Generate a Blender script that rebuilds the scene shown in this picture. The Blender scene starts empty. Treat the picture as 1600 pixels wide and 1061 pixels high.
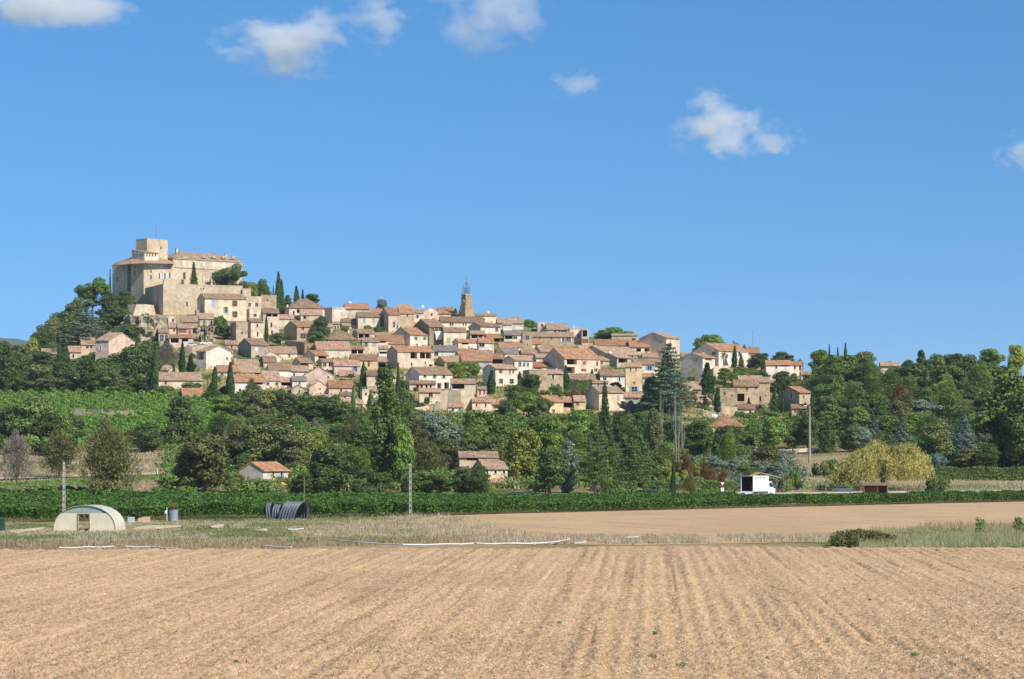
import bpy, math, random
import numpy as np
from math import radians as R

# ------------------------------------------------------------------ scene, camera, light
S = bpy.context.scene
COL = S.collection
F, HOR, CAMH = 3764.0, 700.0, 8.0          # focal length in photo pixels, horizon row, eye height
cam = bpy.data.cameras.new('camera')
camo = bpy.data.objects.new('camera', cam); COL.objects.link(camo); S.camera = camo
camo.location = (0, 0, CAMH); camo.rotation_euler = (R(90), 0, 0)
cam.sensor_width = 36; cam.lens = 36*F/1600; cam.shift_y = (HOR-530.5)/1600
cam.clip_start = 1; cam.clip_end = 30000
SUN_AZ, SUN_EL = R(138), R(40)            # azimuth clockwise from +Y (the view direction)
sun_dir = (math.sin(SUN_AZ)*math.cos(SUN_EL), math.cos(SUN_AZ)*math.cos(SUN_EL), math.sin(SUN_EL))
W = bpy.data.worlds.new("World"); S.world = W; W.use_nodes = True
wn = W.node_tree; wn.nodes.clear()
sky = wn.nodes.new('ShaderNodeTexSky'); sky.sky_type = 'NISHITA'; sky.sun_disc = False
sky.sun_elevation = SUN_EL; sky.sun_rotation = SUN_AZ; sky.altitude = 3000
sky.air_density = 1.0; sky.dust_density = 0.0; sky.ozone_density = 10.0
bg = wn.nodes.new('ShaderNodeBackground'); bg.inputs[1].default_value = 0.097
wo = wn.nodes.new('ShaderNodeOutputWorld')
hsv = wn.nodes.new('ShaderNodeHueSaturation'); hsv.inputs['Saturation'].default_value = 1.09; hsv.inputs['Hue'].default_value = .491; gco = wn.nodes.new('ShaderNodeTexCoord'); mpg = wn.nodes.new('ShaderNodeMapping'); mpg.inputs['Location'].default_value = (0, 0, .06); mpg.inputs['Scale'].default_value = (1, 1, .62)
wn.links.new(gco.outputs['Generated'], mpg.inputs[0]); wn.links.new(mpg.outputs[0], sky.inputs[0]); wn.links.new(sky.outputs[0], hsv.inputs['Color']); wn.links.new(hsv.outputs[0], bg.inputs[0]); wn.links.new(bg.outputs[0], wo.inputs[0])
sl = bpy.data.lights.new('sun', 'SUN'); sl.energy = 4.8; sl.angle = R(0.5); sl.color = (1, .95, .89)
slo = bpy.data.objects.new('sun', sl); COL.objects.link(slo)
from mathutils import Vector
slo.rotation_euler = Vector(sun_dir).to_track_quat('Z', 'Y').to_euler()
S.view_settings.view_transform = 'Standard'; S.view_settings.look = 'None'
S.view_settings.exposure = 0.28; S.view_settings.gamma = 1
S.cycles.max_bounces = 6; S.cycles.diffuse_bounces = 4; S.cycles.glossy_bounces = 2
S.cycles.transmission_bounces = 3; S.cycles.transparent_max_bounces = 6; S.cycles.volume_bounces = 4
S.cycles.volume_step_rate = 2; S.cycles.use_denoising = True

# ------------------------------------------------------------------ terrain
_cx = np.array([-400,-100,0,60,120,180,250,380,440,550,700,800,900,1000,1100,1200,1300,1450,1600,2000.])
_cy = np.array([600,585,574,562,530,492,462,462,480,488,496,506,523,538,554,570,585,592,596,600.])
_cY = np.array([760,780,790,800,840,870,890,900,880,860,850,840,820,800,790,770,720,680,660,640.])
_gx = np.arange(-600, 2200, 5.)
def _sm(v):
    d = np.interp(_gx, _cx, v); k = np.exp(-(np.arange(-12, 13)/5.)**2); k /= k.sum()
    return np.convolve(np.pad(d, 12, mode='edge'), k, mode='valid')
_gy, _gY = _sm(_cy), _sm(_cY)
Y0F, YF = 405.0, 774.35
def ridge(x): return np.interp(x, _gx, _gy), np.interp(x, _gx, _gY)
def zt(X, Y):
    X = np.asarray(X, float); Y = np.asarray(Y, float)
    x = 800+F*X/np.maximum(Y, 50)
    yr, Yr = ridge(x)
    t = np.clip((Y-Y0F)/(Yr-Y0F), 0, 1)
    y = YF+(yr-YF)*t
    z = CAMH+(HOR-y)/F*np.minimum(Y, Yr)
    z = np.where(Y <= Y0F, 0, z)
    back = np.maximum(Y-Yr, 0)
    return np.where(back > 0, np.maximum(z-.1*back, np.minimum(z, 12)), z)
def yd(x, y):
    """distance along the view at which the ground shows at photo pixel (x, y)"""
    if y >= YF: return CAMH*F/(y-HOR)
    yr, Yr = ridge(x)
    return float(Y0F+(YF-max(y, yr))/(YF-yr)*(Yr-Y0F))
def P(x, y, Y=None):
    if Y is None: Y = yd(x, y)
    return np.array([(x-800)/F*Y, Y, CAMH+(HOR-y)/F*Y])
def G(x, Y):
    X = (x-800)/F*Y
    return np.array([X, Y, float(zt(X, Y))])

# ------------------------------------------------------------------ noise
_rs = np.random.RandomState(3); _lat = _rs.rand(256, 256)
def vn(x, y):
    xi = np.floor(x).astype(int); yi = np.floor(y).astype(int); fx = x-xi; fy = y-yi
    fx = fx*fx*(3-2*fx); fy = fy*fy*(3-2*fy); a = xi & 255; b = yi & 255; a1 = (xi+1) & 255; b1 = (yi+1) & 255
    return (_lat[a, b]*(1-fx)+_lat[a1, b]*fx)*(1-fy)+(_lat[a, b1]*(1-fx)+_lat[a1, b1]*fx)*fy

# ------------------------------------------------------------------ materials
def hexc(h):
    c = [int(h[i:i+2], 16)/255 for i in (0, 2, 4)]
    return tuple((v/12.92 if v <= .04045 else ((v+.055)/1.055)**2.4) for v in c)+(1,)
def newmat(name):
    m = bpy.data.materials.new(name); m.use_nodes = True; m.node_tree.nodes.clear()
    return m, m.node_tree.nodes, m.node_tree.links
def noise(n, l, vec, scale, det=4, rough=.6, dist=0):
    t = n.new('ShaderNodeTexNoise'); t.inputs['Scale'].default_value = scale; t.inputs['Detail'].default_value = det
    t.inputs['Roughness'].default_value = rough; t.inputs['Distortion'].default_value = dist
    if vec is not None: l.new(vec, t.inputs['Vector'])
    return t.outputs['Fac']
def ramp(n, l, fac, stops):
    r = n.new('ShaderNodeValToRGB'); e = r.color_ramp.elements
    while len(e) > 1: e.remove(e[-1])
    e[0].position, e[0].color = stops[0]
    for p, c in stops[1:]:
        q = e.new(p); q.color = c
    l.new(fac, r.inputs[0]); return r.outputs[0]
def mixc(n, l, fac, a, b, mode='MIX'):
    m = n.new('ShaderNodeMix'); m.data_type = 'RGBA'; m.blend_type = mode
    for s, v in ((m.inputs[0], fac), (m.inputs[6], a), (m.inputs[7], b)):
        if hasattr(v, 'links'): l.new(v, s)
        else: s.default_value = v
    return m.outputs[2]
def surf(name, stops, scale=1., rough=.9, bump=0., bscale=None, det=5, rand=.12, extra=None, metal=0., spec=.3):
    """noise-coloured surface; rand = how far whole objects differ in brightness"""
    m, n, l = newmat(name)
    tc = n.new('ShaderNodeTexCoord'); v = tc.outputs['Object']
    c = ramp(n, l, noise(n, l, v, scale, det), stops)
    if extra:                                # second, larger pattern multiplied in: stains, patches
        c2 = ramp(n, l, noise(n, l, v, extra[0], 3), extra[1]); c = mixc(n, l, 1., c, c2, 'MULTIPLY')
    if rand:
        oi = n.new('ShaderNodeObjectInfo'); hs = n.new('ShaderNodeHueSaturation')
        mr = n.new('ShaderNodeMapRange'); mr.inputs[3].default_value = 1-rand; mr.inputs[4].default_value = 1+rand
        l.new(oi.outputs['Random'], mr.inputs[0]); l.new(mr.outputs[0], hs.inputs['Value']); l.new(c, hs.inputs['Color']); c = hs.outputs[0]
    b = n.new('ShaderNodeBsdfPrincipled'); l.new(c, b.inputs['Base Color']); b.inputs['Roughness'].default_value = rough
    b.inputs['Metallic'].default_value = metal; b.inputs['Specular IOR Level'].default_value = spec
    if bump:
        bp = n.new('ShaderNodeBump'); bp.inputs['Strength'].default_value = 1; bp.inputs['Distance'].default_value = bump
        l.new(noise(n, l, v, bscale or scale*2, 4), bp.inputs['Height']); l.new(bp.outputs[0], b.inputs['Normal'])
    o = n.new('ShaderNodeOutputMaterial'); l.new(b.outputs[0], o.inputs[0]); return m
def two(name, a, b, **k): return surf(name, [(.3, hexc(a)), (.7, hexc(b))], **k)
STAIN = (.45, [(.36, (.72, .68, .63, 1)), (.55, (.97, .96, .95, 1)), (.68, (1.04, 1.03, 1.01, 1))])
WALL = {
 'cream':  two('render_cream', 'd0bca2', 'e2cfb7', scale=.8, extra=STAIN, bump=.03, bscale=5),
 'yellow': two('render_yellow', 'dccaa8', 'ead9bd', scale=.6, extra=STAIN, bump=.03, bscale=5),
 'ochre':  two('render_ochre', 'd2b88e', 'e1caa2', scale=.8, extra=STAIN, bump=.03, bscale=5),
 'pink':   two('render_pink', 'd0b39c', 'dfc7b1', scale=.7, extra=STAIN, bump=.03, bscale=5),
 'white':  two('render_white', 'ddd0ba', 'ece2d0', scale=.7, extra=STAIN, bump=.02, bscale=5),
 'grey':   two('render_grey', 'b0a28c', 'c5b7a0', scale=.8, extra=STAIN, bump=.03, bscale=5),
 'stone':  surf('stone_wall', [(.25, hexc('938067')), (.5, hexc('bda98a')), (.75, hexc('d2c0a4'))], scale=2.2, extra=STAIN, bump=.12, bscale=3),
 'castle': surf('ashlar_wall', [(.25, hexc('b29f80')), (.5, hexc('cbb99c')), (.75, hexc('dccdb4'))], scale=.9, extra=(.12, [(.3, (.76, .71, .64, 1)), (.6, (1, 1, 1, 1))]), bump=.08, bscale=2.5, rand=.05),
 'brown':  surf('rubble_wall', [(.25, hexc('74634b')), (.5, hexc('9f8b69')), (.75, hexc('bda886'))], scale=2.5, extra=STAIN, bump=.12, bscale=3),
}
def roofmat(name, cols, rand=.13):
    m, n, l = newmat(name)
    uv = n.new('ShaderNodeUVMap'); mp = n.new('ShaderNodeMapping'); l.new(uv.outputs[0], mp.inputs[0]); mp.inputs['Scale'].default_value = (1, .45, 1)
    oi = n.new('ShaderNodeObjectInfo'); l.new(oi.outputs['Random'], mp.inputs['Location'])
    a = noise(n, l, mp.outputs[0], 2.6, 5, .7)
    c = ramp(n, l, a, [(.33, hexc(cols[0])), (.44, hexc(cols[1])), (.56, hexc(cols[2])), (.68, hexc(cols[3]))])
    c2 = ramp(n, l, noise(n, l, uv.outputs[0], .35, 3), [(.35, (.74, .70, .66, 1)), (.62, (1.05, 1.02, 1, 1))]); c = mixc(n, l, 1., c, c2, 'MULTIPLY')
    hs = n.new('ShaderNodeHueSaturation'); mr = n.new('ShaderNodeMapRange'); mr.inputs[3].default_value = 1-rand; mr.inputs[4].default_value = 1+rand
    l.new(oi.outputs['Random'], mr.inputs[0]); l.new(mr.outputs[0], hs.inputs['Value']); l.new(c, hs.inputs['Color'])
    b = n.new('ShaderNodeBsdfPrincipled'); l.new(hs.outputs[0], b.inputs['Base Color']); b.inputs['Roughness'].default_value = .95
    b.inputs['Specular IOR Level'].default_value = .2
    wv = n.new('ShaderNodeTexWave'); wv.bands_direction = 'X'; wv.inputs['Scale'].default_value = 1.3; wv.inputs['Distortion'].default_value = .6
    l.new(uv.outputs[0], wv.inputs[0])
    mxv = n.new('ShaderNodeMath'); mxv.operation = 'ADD'; l.new(wv.outputs['Fac'], mxv.inputs[0]); l.new(a, mxv.inputs[1])
    bp = n.new('ShaderNodeBump'); bp.inputs['Distance'].default_value = .09; l.new(mxv.outputs[0], bp.inputs['Height']); l.new(bp.outputs[0], b.inputs['Normal'])
    o = n.new('ShaderNodeOutputMaterial'); l.new(b.outputs[0], o.inputs[0]); return m
ROOF = {
 'tan':  roofmat('tiles_tan', ('7d6752', 'b09579', 'cdae91', 'e6cdb0')),
 'red':  roofmat('tiles_red', ('84603f', 'b18263', 'c79975', 'e0ba94')),
 'brown':roofmat('tiles_brown', ('68543f', '95795f', 'b3957a', 'cdb498')),
 'grey': roofmat('tiles_grey', ('6d6259', '8b8076', '9d9287', 'b0a59a')),
 'mottle':roofmat('tiles_mottled', ('6e4f3c', 'b0836a', 'd6ae92', 'efd8c0')),
}
GLASS = two('window_glass', '1c2226', '2c3438', rough=.15, spec=.5)
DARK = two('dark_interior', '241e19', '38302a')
FRAME = two('window_surround', 'b8a88e', 'ccbda4', rand=.1)
PAINT = {'b': two('shutter_blue', '7f9cc0', '93afd0'), 'g': two('shutter_green', '8fa38a', 'a3b59c'), 'r': two('shutter_red', '7c2f28', '8d3b31'),
         'w': two('shutter_white', 'cfd0cc', 'e0e0dc'), 'k': two('shutter_brown', '7c5138', '8f6248'), 'd': two('door_wood', '6b432a', '80563a')}
WHITE = two('white_paint', 'd4d4d0', 'e2e2de', rough=.5, rand=.03)
METAL = two('grey_metal', '70757a', '8b9095', rough=.45, metal=.6, rand=.05)
IRON = two('blue_grey_iron', '4d5d78', '5f7090', rough=.6)
CONC = surf('pale_concrete', [(.3, hexc('8d877b')), (.7, hexc('a69f92'))], scale=3, bump=.01)
WOOD = two('weathered_wood', '6f5a45', '8d765c', scale=3)
BARK = surf('bark', [(.3, hexc('4b3f33')), (.7, hexc('7a6a58'))], scale=4, bump=.05, rand=.2)
PALEBARK = surf('pale_dead_bark', [(.3, hexc('8f8577')), (.7, hexc('b9b0a2'))], scale=4, bump=.03, rand=.1)

def leafmat(name, cols, trans=.22, rand=.18):
    m, n, l = newmat(name)
    ge = n.new('ShaderNodeNewGeometry'); tc = n.new('ShaderNodeTexCoord'); oi = n.new('ShaderNodeObjectInfo')
    nz = noise(n, l, tc.outputs['Object'], .55, 3, .6)
    ad = n.new('ShaderNodeMath'); ad.operation = 'MULTIPLY_ADD'; l.new(ge.outputs['Random Per Island'], ad.inputs[0]); ad.inputs[1].default_value = .42
    sb = n.new('ShaderNodeMath'); sb.operation = 'SUBTRACT'; l.new(nz, sb.inputs[0]); sb.inputs[1].default_value = .21; l.new(sb.outputs[0], ad.inputs[2])
    c = ramp(n, l, ad.outputs[0], [(.25, hexc(cols[0])), (.5, hexc(cols[1])), (.78, hexc(cols[2]))])
    hs = n.new('ShaderNodeHueSaturation'); mr = n.new('ShaderNodeMapRange'); mr.inputs[3].default_value = 1-rand; mr.inputs[4].default_value = 1+rand
    l.new(oi.outputs['Random'], mr.inputs[0]); l.new(mr.outputs[0], hs.inputs['Value']); l.new(c, hs.inputs['Color']); hs.inputs['Saturation'].default_value = .9
    d = n.new('ShaderNodeBsdfDiffuse'); t = n.new('ShaderNodeBsdfTranslucent'); mx = n.new('ShaderNodeMixShader'); mx.inputs[0].default_value = trans
    l.new(hs.outputs[0], d.inputs[0]); l.new(hs.outputs[0], t.inputs[0]); l.new(d.outputs[0], mx.inputs[1]); l.new(t.outputs[0], mx.inputs[2])
    o = n.new('ShaderNodeOutputMaterial'); l.new(mx.outputs[0], o.inputs[0]); return m
LEAF = {
 'dark':   leafmat('leaves_dark_green', ('3d5029', '556a34', '738847')),
 'mid':    leafmat('leaves_mid_green', ('4a5f2b', '667f37', '869f49')),
 'bright': leafmat('leaves_bright_green', ('506c25', '6f8d31', '90ab47')),
 'yellow': leafmat('leaves_yellow_green', ('667327', '8b9635', 'b2b650')),
 'brown':  leafmat('leaves_olive_brown', ('51522f', '6c6e3d', '8b8a50')),
 'dull':   leafmat('leaves_dull_green', ('585f35', '767f45', '969c5a')),
 'olive':  leafmat('leaves_silver_green', ('5f6f57', '7e8f73', 'a5b199')),
 'blue':   leafmat('leaves_blue_green', ('516560', '718779', '96a898')),
 'cypress':leafmat('leaves_cypress', ('2c431f', '3e5a2e', '567439'), .1),
 'pine':   leafmat('leaves_pine', ('3a5421', '567430', '7a9a3e'), .15),
 'cedar':  leafmat('leaves_cedar', ('4b5c46', '68795f', '8b9c7f'), .1),
 'rust':   leafmat('leaves_rust', ('6e4a28', '8d6232', 'a88048')),
 'ginger': leafmat('leaves_dull_autumn', ('5e4c28', '7d6631', '9b7f43')),
 'willow': leafmat('leaves_golden', ('767f38', 'b8ab50', 'd8c97a'), .42),
 'bare':   leafmat('twigs_grey', ('635a4c', '7f7563', '998e80'), .05),
 'vine':   leafmat('leaves_vine', ('35541d', '4c7029', '6a8d3a'), .25, .05),
 'vinebright':leafmat('leaves_vine_light', ('557a28', '729c36', '93b848'), .3, .05),  # brighter green of the hillside and bank vines
}

# ------------------------------------------------------------------ mesh helpers
class MB:
    """collects faces in world space, each with a material slot and optional uv"""
    def __init__(s): s.v = []; s.f = []; s.m = []; s.uv = []; s.mats = []; s.hasuv = False
    def slot(s, mat):
        if mat not in s.mats: s.mats.append(mat)
        return s.mats.index(mat)
    def face(s, pts, mat, uv=None):
        k = len(s.v); s.v += [tuple(p) for p in pts]; s.f.append(tuple(range(k, k+len(pts)))); s.m.append(s.slot(mat))
        s.uv += [tuple(q) for q in uv] if uv is not None else [(0, 0)]*len(pts)
        if uv is not None: s.hasuv = True
    def hexa(s, c, mat):                       # 8 corners, bottom 4 then top 4
        for q in ((3, 2, 1, 0), (4, 5, 6, 7), (0, 1, 5, 4), (1, 2, 6, 5), (2, 3, 7, 6), (3, 0, 4, 7)): s.face([c[i] for i in q], mat)
    def box(s, fr, a0, a1, b0, b1, z0, z1, mat):
        c = [fr.p(a, b, z) for z in (z0, z1) for a, b in ((a0, b0), (a1, b0), (a1, b1), (a0, b1))]
        s.hexa(c, mat)
    def tube(s, pts, rad, mat, n=7, cap=True):
        pts = [np.array(p, float) for p in pts]; rad = rad if hasattr(rad, '__len__') else [rad]*len(pts); rings = []
        for i, p in enumerate(pts):
            d = pts[min(i+1, len(pts)-1)]-pts[max(i-1, 0)]; d /= (np.linalg.norm(d)+1e-9)
            h = np.array([0, 0, 1.]) if abs(d[2]) < .9 else np.array([1., 0, 0]); u = np.cross(h, d); u /= np.linalg.norm(u); w = np.cross(d, u)
            rings.append([p+rad[i]*(math.cos(2*math.pi*k/n)*u+math.sin(2*math.pi*k/n)*w) for k in range(n)])
        for i in range(len(rings)-1):
            for k in range(n): s.face([rings[i][k], rings[i][(k+1) % n], rings[i+1][(k+1) % n], rings[i+1][k]], mat)
        if cap: s.face(rings[0][::-1], mat); s.face(rings[-1], mat)
    def build(s, name, parent=None, origin=(0, 0, 0)):
        me = bpy.data.meshes.new(name); o3 = np.array(origin, float)
        me.from_pydata([tuple(np.array(v)-o3) for v in s.v], [], s.f)
        for m in s.mats: me.materials.append(m)
        me.polygons.foreach_set('material_index', s.m)
        if s.hasuv:
            uvl = me.uv_layers.new(name='UVMap'); uvl.data.foreach_set('uv', np.array(s.uv, 'f').ravel())
        me.update(); o = bpy.data.objects.new(name, me); COL.objects.link(o)
        if parent is not None: o.parent = parent
        else: o.location = origin
        return o
class Fr:
    """frame: origin, front direction u (a), depth direction (b)"""
    def __init__(s, o, phi): s.o = np.array(o, float); s.u = np.array([math.cos(phi), math.sin(phi), 0]); s.v = np.array([-math.sin(phi), math.cos(phi), 0]); s.phi = phi
    def p(s, a, b, z): return s.o+a*s.u+b*s.v+np.array([0, 0, z])
def rootat(name, loc):
    o = bpy.data.objects.new(name, None); o.empty_display_size = .5; o.location = tuple(loc); COL.objects.link(o); return o
def bulk(name, V, k, mat, origin=(0, 0, 0)):
    """V: (n*k,3) vertices, faces of k consecutive vertices each"""
    n = len(V)//k; me = bpy.data.meshes.new(name); me.vertices.add(len(V)); me.vertices.foreach_set('co', (V-np.array(origin)).astype('f').ravel())
    me.loops.add(len(V)); me.loops.foreach_set('vertex_index', np.arange(len(V), dtype='i'))
    me.polygons.add(n); me.polygons.foreach_set('loop_start', np.arange(0, len(V), k, dtype='i')); me.polygons.foreach_set('loop_total', np.full(n, k, 'i'))
    me.materials.append(mat); me.update(calc_edges=True); return me

# ------------------------------------------------------------------ labels
LM = []                                        # landmarks: (phrase, x, y)
PENDING = []
def tag(o, desc, cat, xy=None, group=None, kind=None):
    if kind: o['kind'] = kind
    if kind == 'structure': return
    o['category'] = cat
    if group: o['group'] = group
    if xy is None: o['label'] = desc
    else: PENDING.append((o, desc, xy))
def finish_labels():
    used = set()
    def rel(dx, dy):
        if abs(dx) > 1.6*abs(dy): return 'right of' if dx > 0 else 'left of'
        if abs(dy) > 1.6*abs(dx): return 'below' if dy > 0 else 'above'
        return ('below right of' if dx > 0 else 'below left of') if dy > 0 else ('above right of' if dx > 0 else 'above left of')
    for o, d, (x, y) in PENDING:
        c = sorted(((math.hypot(x-a, 1.3*(y-b)), nm, x-a, y-b) for nm, a, b in LM if math.hypot(x-a, y-b) > 9))
        done = False
        cand = []
        for k, (dist, nm, dx, dy) in enumerate(c[:6]):
            near = 'just ' if dist < 28 else ''
            cand.append(f'{d} {near}{rel(dx, dy)} {nm}')
        for i in range(0, 4):
            for j in range(i+1, 5):
                cand.append(f'{d} {rel(c[i][2], c[i][3])} {c[i][1]} and {rel(c[j][2], c[j][3])} {c[j][1]}')
        for t in cand:
            if t.lower() not in used and len(t.split()) <= 16: used.add(t.lower()); o['label'] = t; done = True; break
        if not done:
            for w in ('first', 'second', 'third', 'fourth', 'fifth', 'sixth', 'seventh', 'eighth'):
                t = f'{w} {d} {rel(c[0][2], c[0][3])} {c[0][1]}'
                if t.lower() not in used: used.add(t.lower()); o['label'] = t; break
            else: o['label'] = cand[0]
# ------------------------------------------------------------------ ground
def groundmat():
    m, n, l = newmat('dry_ground'); tc = n.new('ShaderNodeTexCoord'); v = tc.outputs['Object']
    c = ramp(n, l, noise(n, l, v, .9, 6, .7), [(.3, hexc('8a7650')), (.5, hexc('a8926a')), (.7, hexc('c0aa80'))])
    g = ramp(n, l, noise(n, l, v, .5, 6, .7), [(.35, hexc('4a5a28')), (.7, hexc('6c7a3c'))])
    f = ramp(n, l, noise(n, l, v, .045, 4, .6), [(.46, (0, 0, 0, 1)), (.60, (1, 1, 1, 1))])
    b = n.new('ShaderNodeBsdfPrincipled'); b.inputs['Roughness'].default_value = 1; b.inputs['Specular IOR Level'].default_value = .1
    l.new(mixc(n, l, f, c, g), b.inputs['Base Color'])
    bp = n.new('ShaderNodeBump'); bp.inputs['Distance'].default_value = .25; l.new(noise(n, l, v, 2.5, 5), bp.inputs['Height']); l.new(bp.outputs[0], b.inputs['Normal'])
    o = n.new('ShaderNodeOutputMaterial'); l.new(b.outputs[0], o.inputs[0]); return m
def gridmesh(name, X, Y, Z, mat):
    h, w = X.shape; V = np.stack([X, Y, Z], -1).reshape(-1, 3); i = np.arange(h*w).reshape(h, w)
    q = np.stack([i[:-1, :-1], i[:-1, 1:], i[1:, 1:], i[1:, :-1]], -1).reshape(-1, 4); n = len(q)
    me = bpy.data.meshes.new(name); me.vertices.add(len(V)); me.vertices.foreach_set('co', V.astype('f').ravel())
    me.loops.add(n*4); me.loops.foreach_set('vertex_index', q.astype('i').ravel()); me.polygons.add(n)
    me.polygons.foreach_set('loop_start', np.arange(0, n*4, 4, dtype='i')); me.polygons.foreach_set('loop_total', np.full(n, 4, 'i'))
    me.materials.append(mat); me.update(calc_edges=True); me.polygons.foreach_set('use_smooth', np.ones(n, bool))
    o = bpy.data.objects.new(name, me); COL.objects.link(o); return o
qs = np.concatenate([np.linspace(-3000, -400, 14)[:-1], np.linspace(-400, 2000, 241), np.linspace(2000, 4600, 14)[1:]])
ys = np.concatenate([[-60, 1, 40, 100, 180, 280, 380], np.linspace(400, 930, 107), np.linspace(950, 1500, 20), [2000, 3000, 4500, 9000]])
Xg = np.zeros((len(ys), len(qs))); Yg = np.zeros_like(Xg)
for j, y in enumerate(ys):
    Xg[j] = (qs-800)/F*max(y, 120); Yg[j] = y
Zg = zt(Xg, Yg)
amp = np.clip((Yg-420)/60, 0, 1)*np.clip((1400-Yg)/300, 0, 1)
Zg = Zg+amp*.5*(vn(Xg/9+50, Yg/9+50)-.5)
o = gridmesh('ground', Xg, Yg, Zg-.004, groundmat()); o['kind'] = 'structure'

# stubble field with furrows, in true relief
RD = 212/F
def strawmat(name, c0, c1, c2, soil, dirx, thr, fine=9, sc=(1.15, .05, 1)):
    m, n, l = newmat(name); tc = n.new('ShaderNodeTexCoord'); v = tc.outputs['Object']
    a = ramp(n, l, noise(n, l, v, fine, 6, .85), [(.33, hexc(c0)), (.47, hexc(c1)), (.62, hexc(c2))])
    mp = n.new('ShaderNodeMapping'); mp.vector_type = 'POINT'; mp.inputs['Rotation'].default_value = (0, 0, math.atan(dirx)); l.new(v, mp.inputs[0])
    m2 = n.new('ShaderNodeMapping'); m2.inputs['Scale'].default_value = sc; l.new(mp.outputs[0], m2.inputs[0])
    st = noise(n, l, m2.outputs[0], 1., 5, .75)
    br = noise(n, l, v, 1.6, 6, .8)
    ml = n.new('ShaderNodeMath'); ml.operation = 'MULTIPLY'; l.new(st, ml.inputs[0]); l.new(br, ml.inputs[1])
    f = ramp(n, l, ml.outputs[0], [(thr, (0, 0, 0, 1)), (thr+.12, (.9, .9, .9, 1))])
    big = ramp(n, l, noise(n, l, v, .06, 3), [(.35, (.90, .88, .88, 1)), (.65, (1.04, 1.03, 1.0, 1))])
    c = mixc(n, l, f, a, hexc(soil)); c = mixc(n, l, 1., c, big, 'MULTIPLY')
    b = n.new('ShaderNodeBsdfPrincipled'); b.inputs['Roughness'].default_value = 1; b.inputs['Specular IOR Level'].default_value = .1
    l.new(c, b.inputs['Base Color'])
    bp = n.new('ShaderNodeBump'); bp.inputs['Distance'].default_value = .05; l.new(noise(n, l, v, 9, 6, .8), bp.inputs['Height']); l.new(bp.outputs[0], b.inputs['Normal'])
    o = n.new('ShaderNodeOutputMaterial'); l.new(b.outputs[0], o.inputs[0]); return m
FIELD = strawmat('stubble', '866a4c', 'c29f77', 'e3c69f', '8c7055', RD, .26, 10, (.95, .018, 1))
def relief(X, Y):
    l = X-RD*Y
    w = l+.22*(vn(X/6, Y/30)-.5)
    m1 = np.clip(vn(X/5+40, Y/16+3)*2-.6, 0, 1); m2 = np.clip(vn(X/3.3+80, Y/12+13)*2.4-1.1, 0, 1)
    z = .022*(.45+m1)*np.cos(2*np.pi*w/2.1)+.026*(.4+m2)*np.cos(2*np.pi*w/.85+1.1)
    tr = np.abs(((w+.4) % 3.7)-1.85); z = z-.11*np.exp(-(tr/.11)**2)*np.clip(vn(w/3.7+20, Y/7)*2.2-.8, 0, 1)
    z = z+.11*(vn(X/.16, Y/.26)-.5)+.05*(vn(X/.45+7, Y/.6)-.5)+.05*(vn(X/2.5, Y/3)-.5)
    return z
qy = [62.]
while qy[-1] < 192: qy.append(qy[-1]+.09*(qy[-1]/85)**1.2)
qy = np.array(qy); qx = np.linspace(-1.55, 1.55, 1200)
Xf = qx[None, :]*.2126*qy[:, None]; Yf = np.repeat(qy[:, None], len(qx), 1)
edge = lambda X: 186+.03*X+2.2*(vn(X/9+3, X*0+2)-.5)*2
Zf = .3+relief(Xf, Yf); e = edge(Xf); Zf = np.where(Yf > e, Zf-(Yf-e)*.2, Zf)
o = gridmesh('stubble_field', Xf, Yf, Zf, FIELD); o['kind'] = 'structure'
# upper field: lies between the grass strip and the vines
def flatpoly(name, pts, z, mat, sub=1):
    b = MB()
    b.face([(*P(x, y)[:2], z) for x, y in pts], mat); o = b.build(name); o['kind'] = 'structure'; return o
UP = strawmat('stubble_far', '8f7454', 'c2a179', 'd9bd95', '876d54', -.44, .27, 6, (.8, .012, 1))
flatpoly('upper_field', [(640, 815), (700, 850), (1000, 852), (1345, 846), (1650, 834), (2100, 826), (2100, 774), (1600, 784), (1300, 790), (1100, 794), (900, 799), (668, 807)], .02, UP)

# ------------------------------------------------------------------ blades: straw, grass
def blades(name, pts, h, w, lean, mat, seed=0, z0=None, desc=None, cat=None):
    r = np.random.RandomState(seed); n = len(pts); hh = h[0]+(h[1]-h[0])*r.rand(n)**1.5; ww = w[0]+(w[1]-w[0])*r.rand(n)
    az = r.rand(n)*2*np.pi; b = np.zeros((n, 3)); b[:, :2] = pts; b[:, 2] = zt(pts[:, 0], pts[:, 1]) if z0 is None else z0
    la = lean*r.rand(n); la2 = r.rand(n)*2*np.pi
    la = la if lean < 1 else .75+.8*r.rand(n)
    tip = b+np.stack([np.cos(la2)*np.sin(la), np.sin(la2)*np.sin(la), np.cos(la)], 1)*hh[:, None]
    sd = np.stack([np.cos(az), np.sin(az)*.5, 0*az], 1)*ww[:, None]
    V = np.stack([b-sd, b+sd, tip], 1).reshape(-1, 3)
    me = bulk(name, V, 3, mat); o = bpy.data.objects.new(name, me); COL.objects.link(o); o['kind'] = 'stuff'; o['label'] = desc; o['category'] = cat; return o
def inpoly(poly, n, r):
    poly = np.array(poly, float); x0, y0 = poly.min(0); x1, y1 = poly.max(0); out = []
    while sum(map(len, out)) < n:
        q = r.rand(n, 2)*[x1-x0, y1-y0]+[x0, y0]; ins = np.zeros(n, bool); j = len(poly)-1
        for i in range(len(poly)):
            a, b = poly[i], poly[j]; c = ((a[1] > q[:, 1]) != (b[1] > q[:, 1])) & (q[:, 0] < (b[0]-a[0])*(q[:, 1]-a[1])/(b[1]-a[1]+1e-9)+a[0]); ins ^= c; j = i
        out.append(q[ins])
    return np.concatenate(out)[:n]
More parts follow.
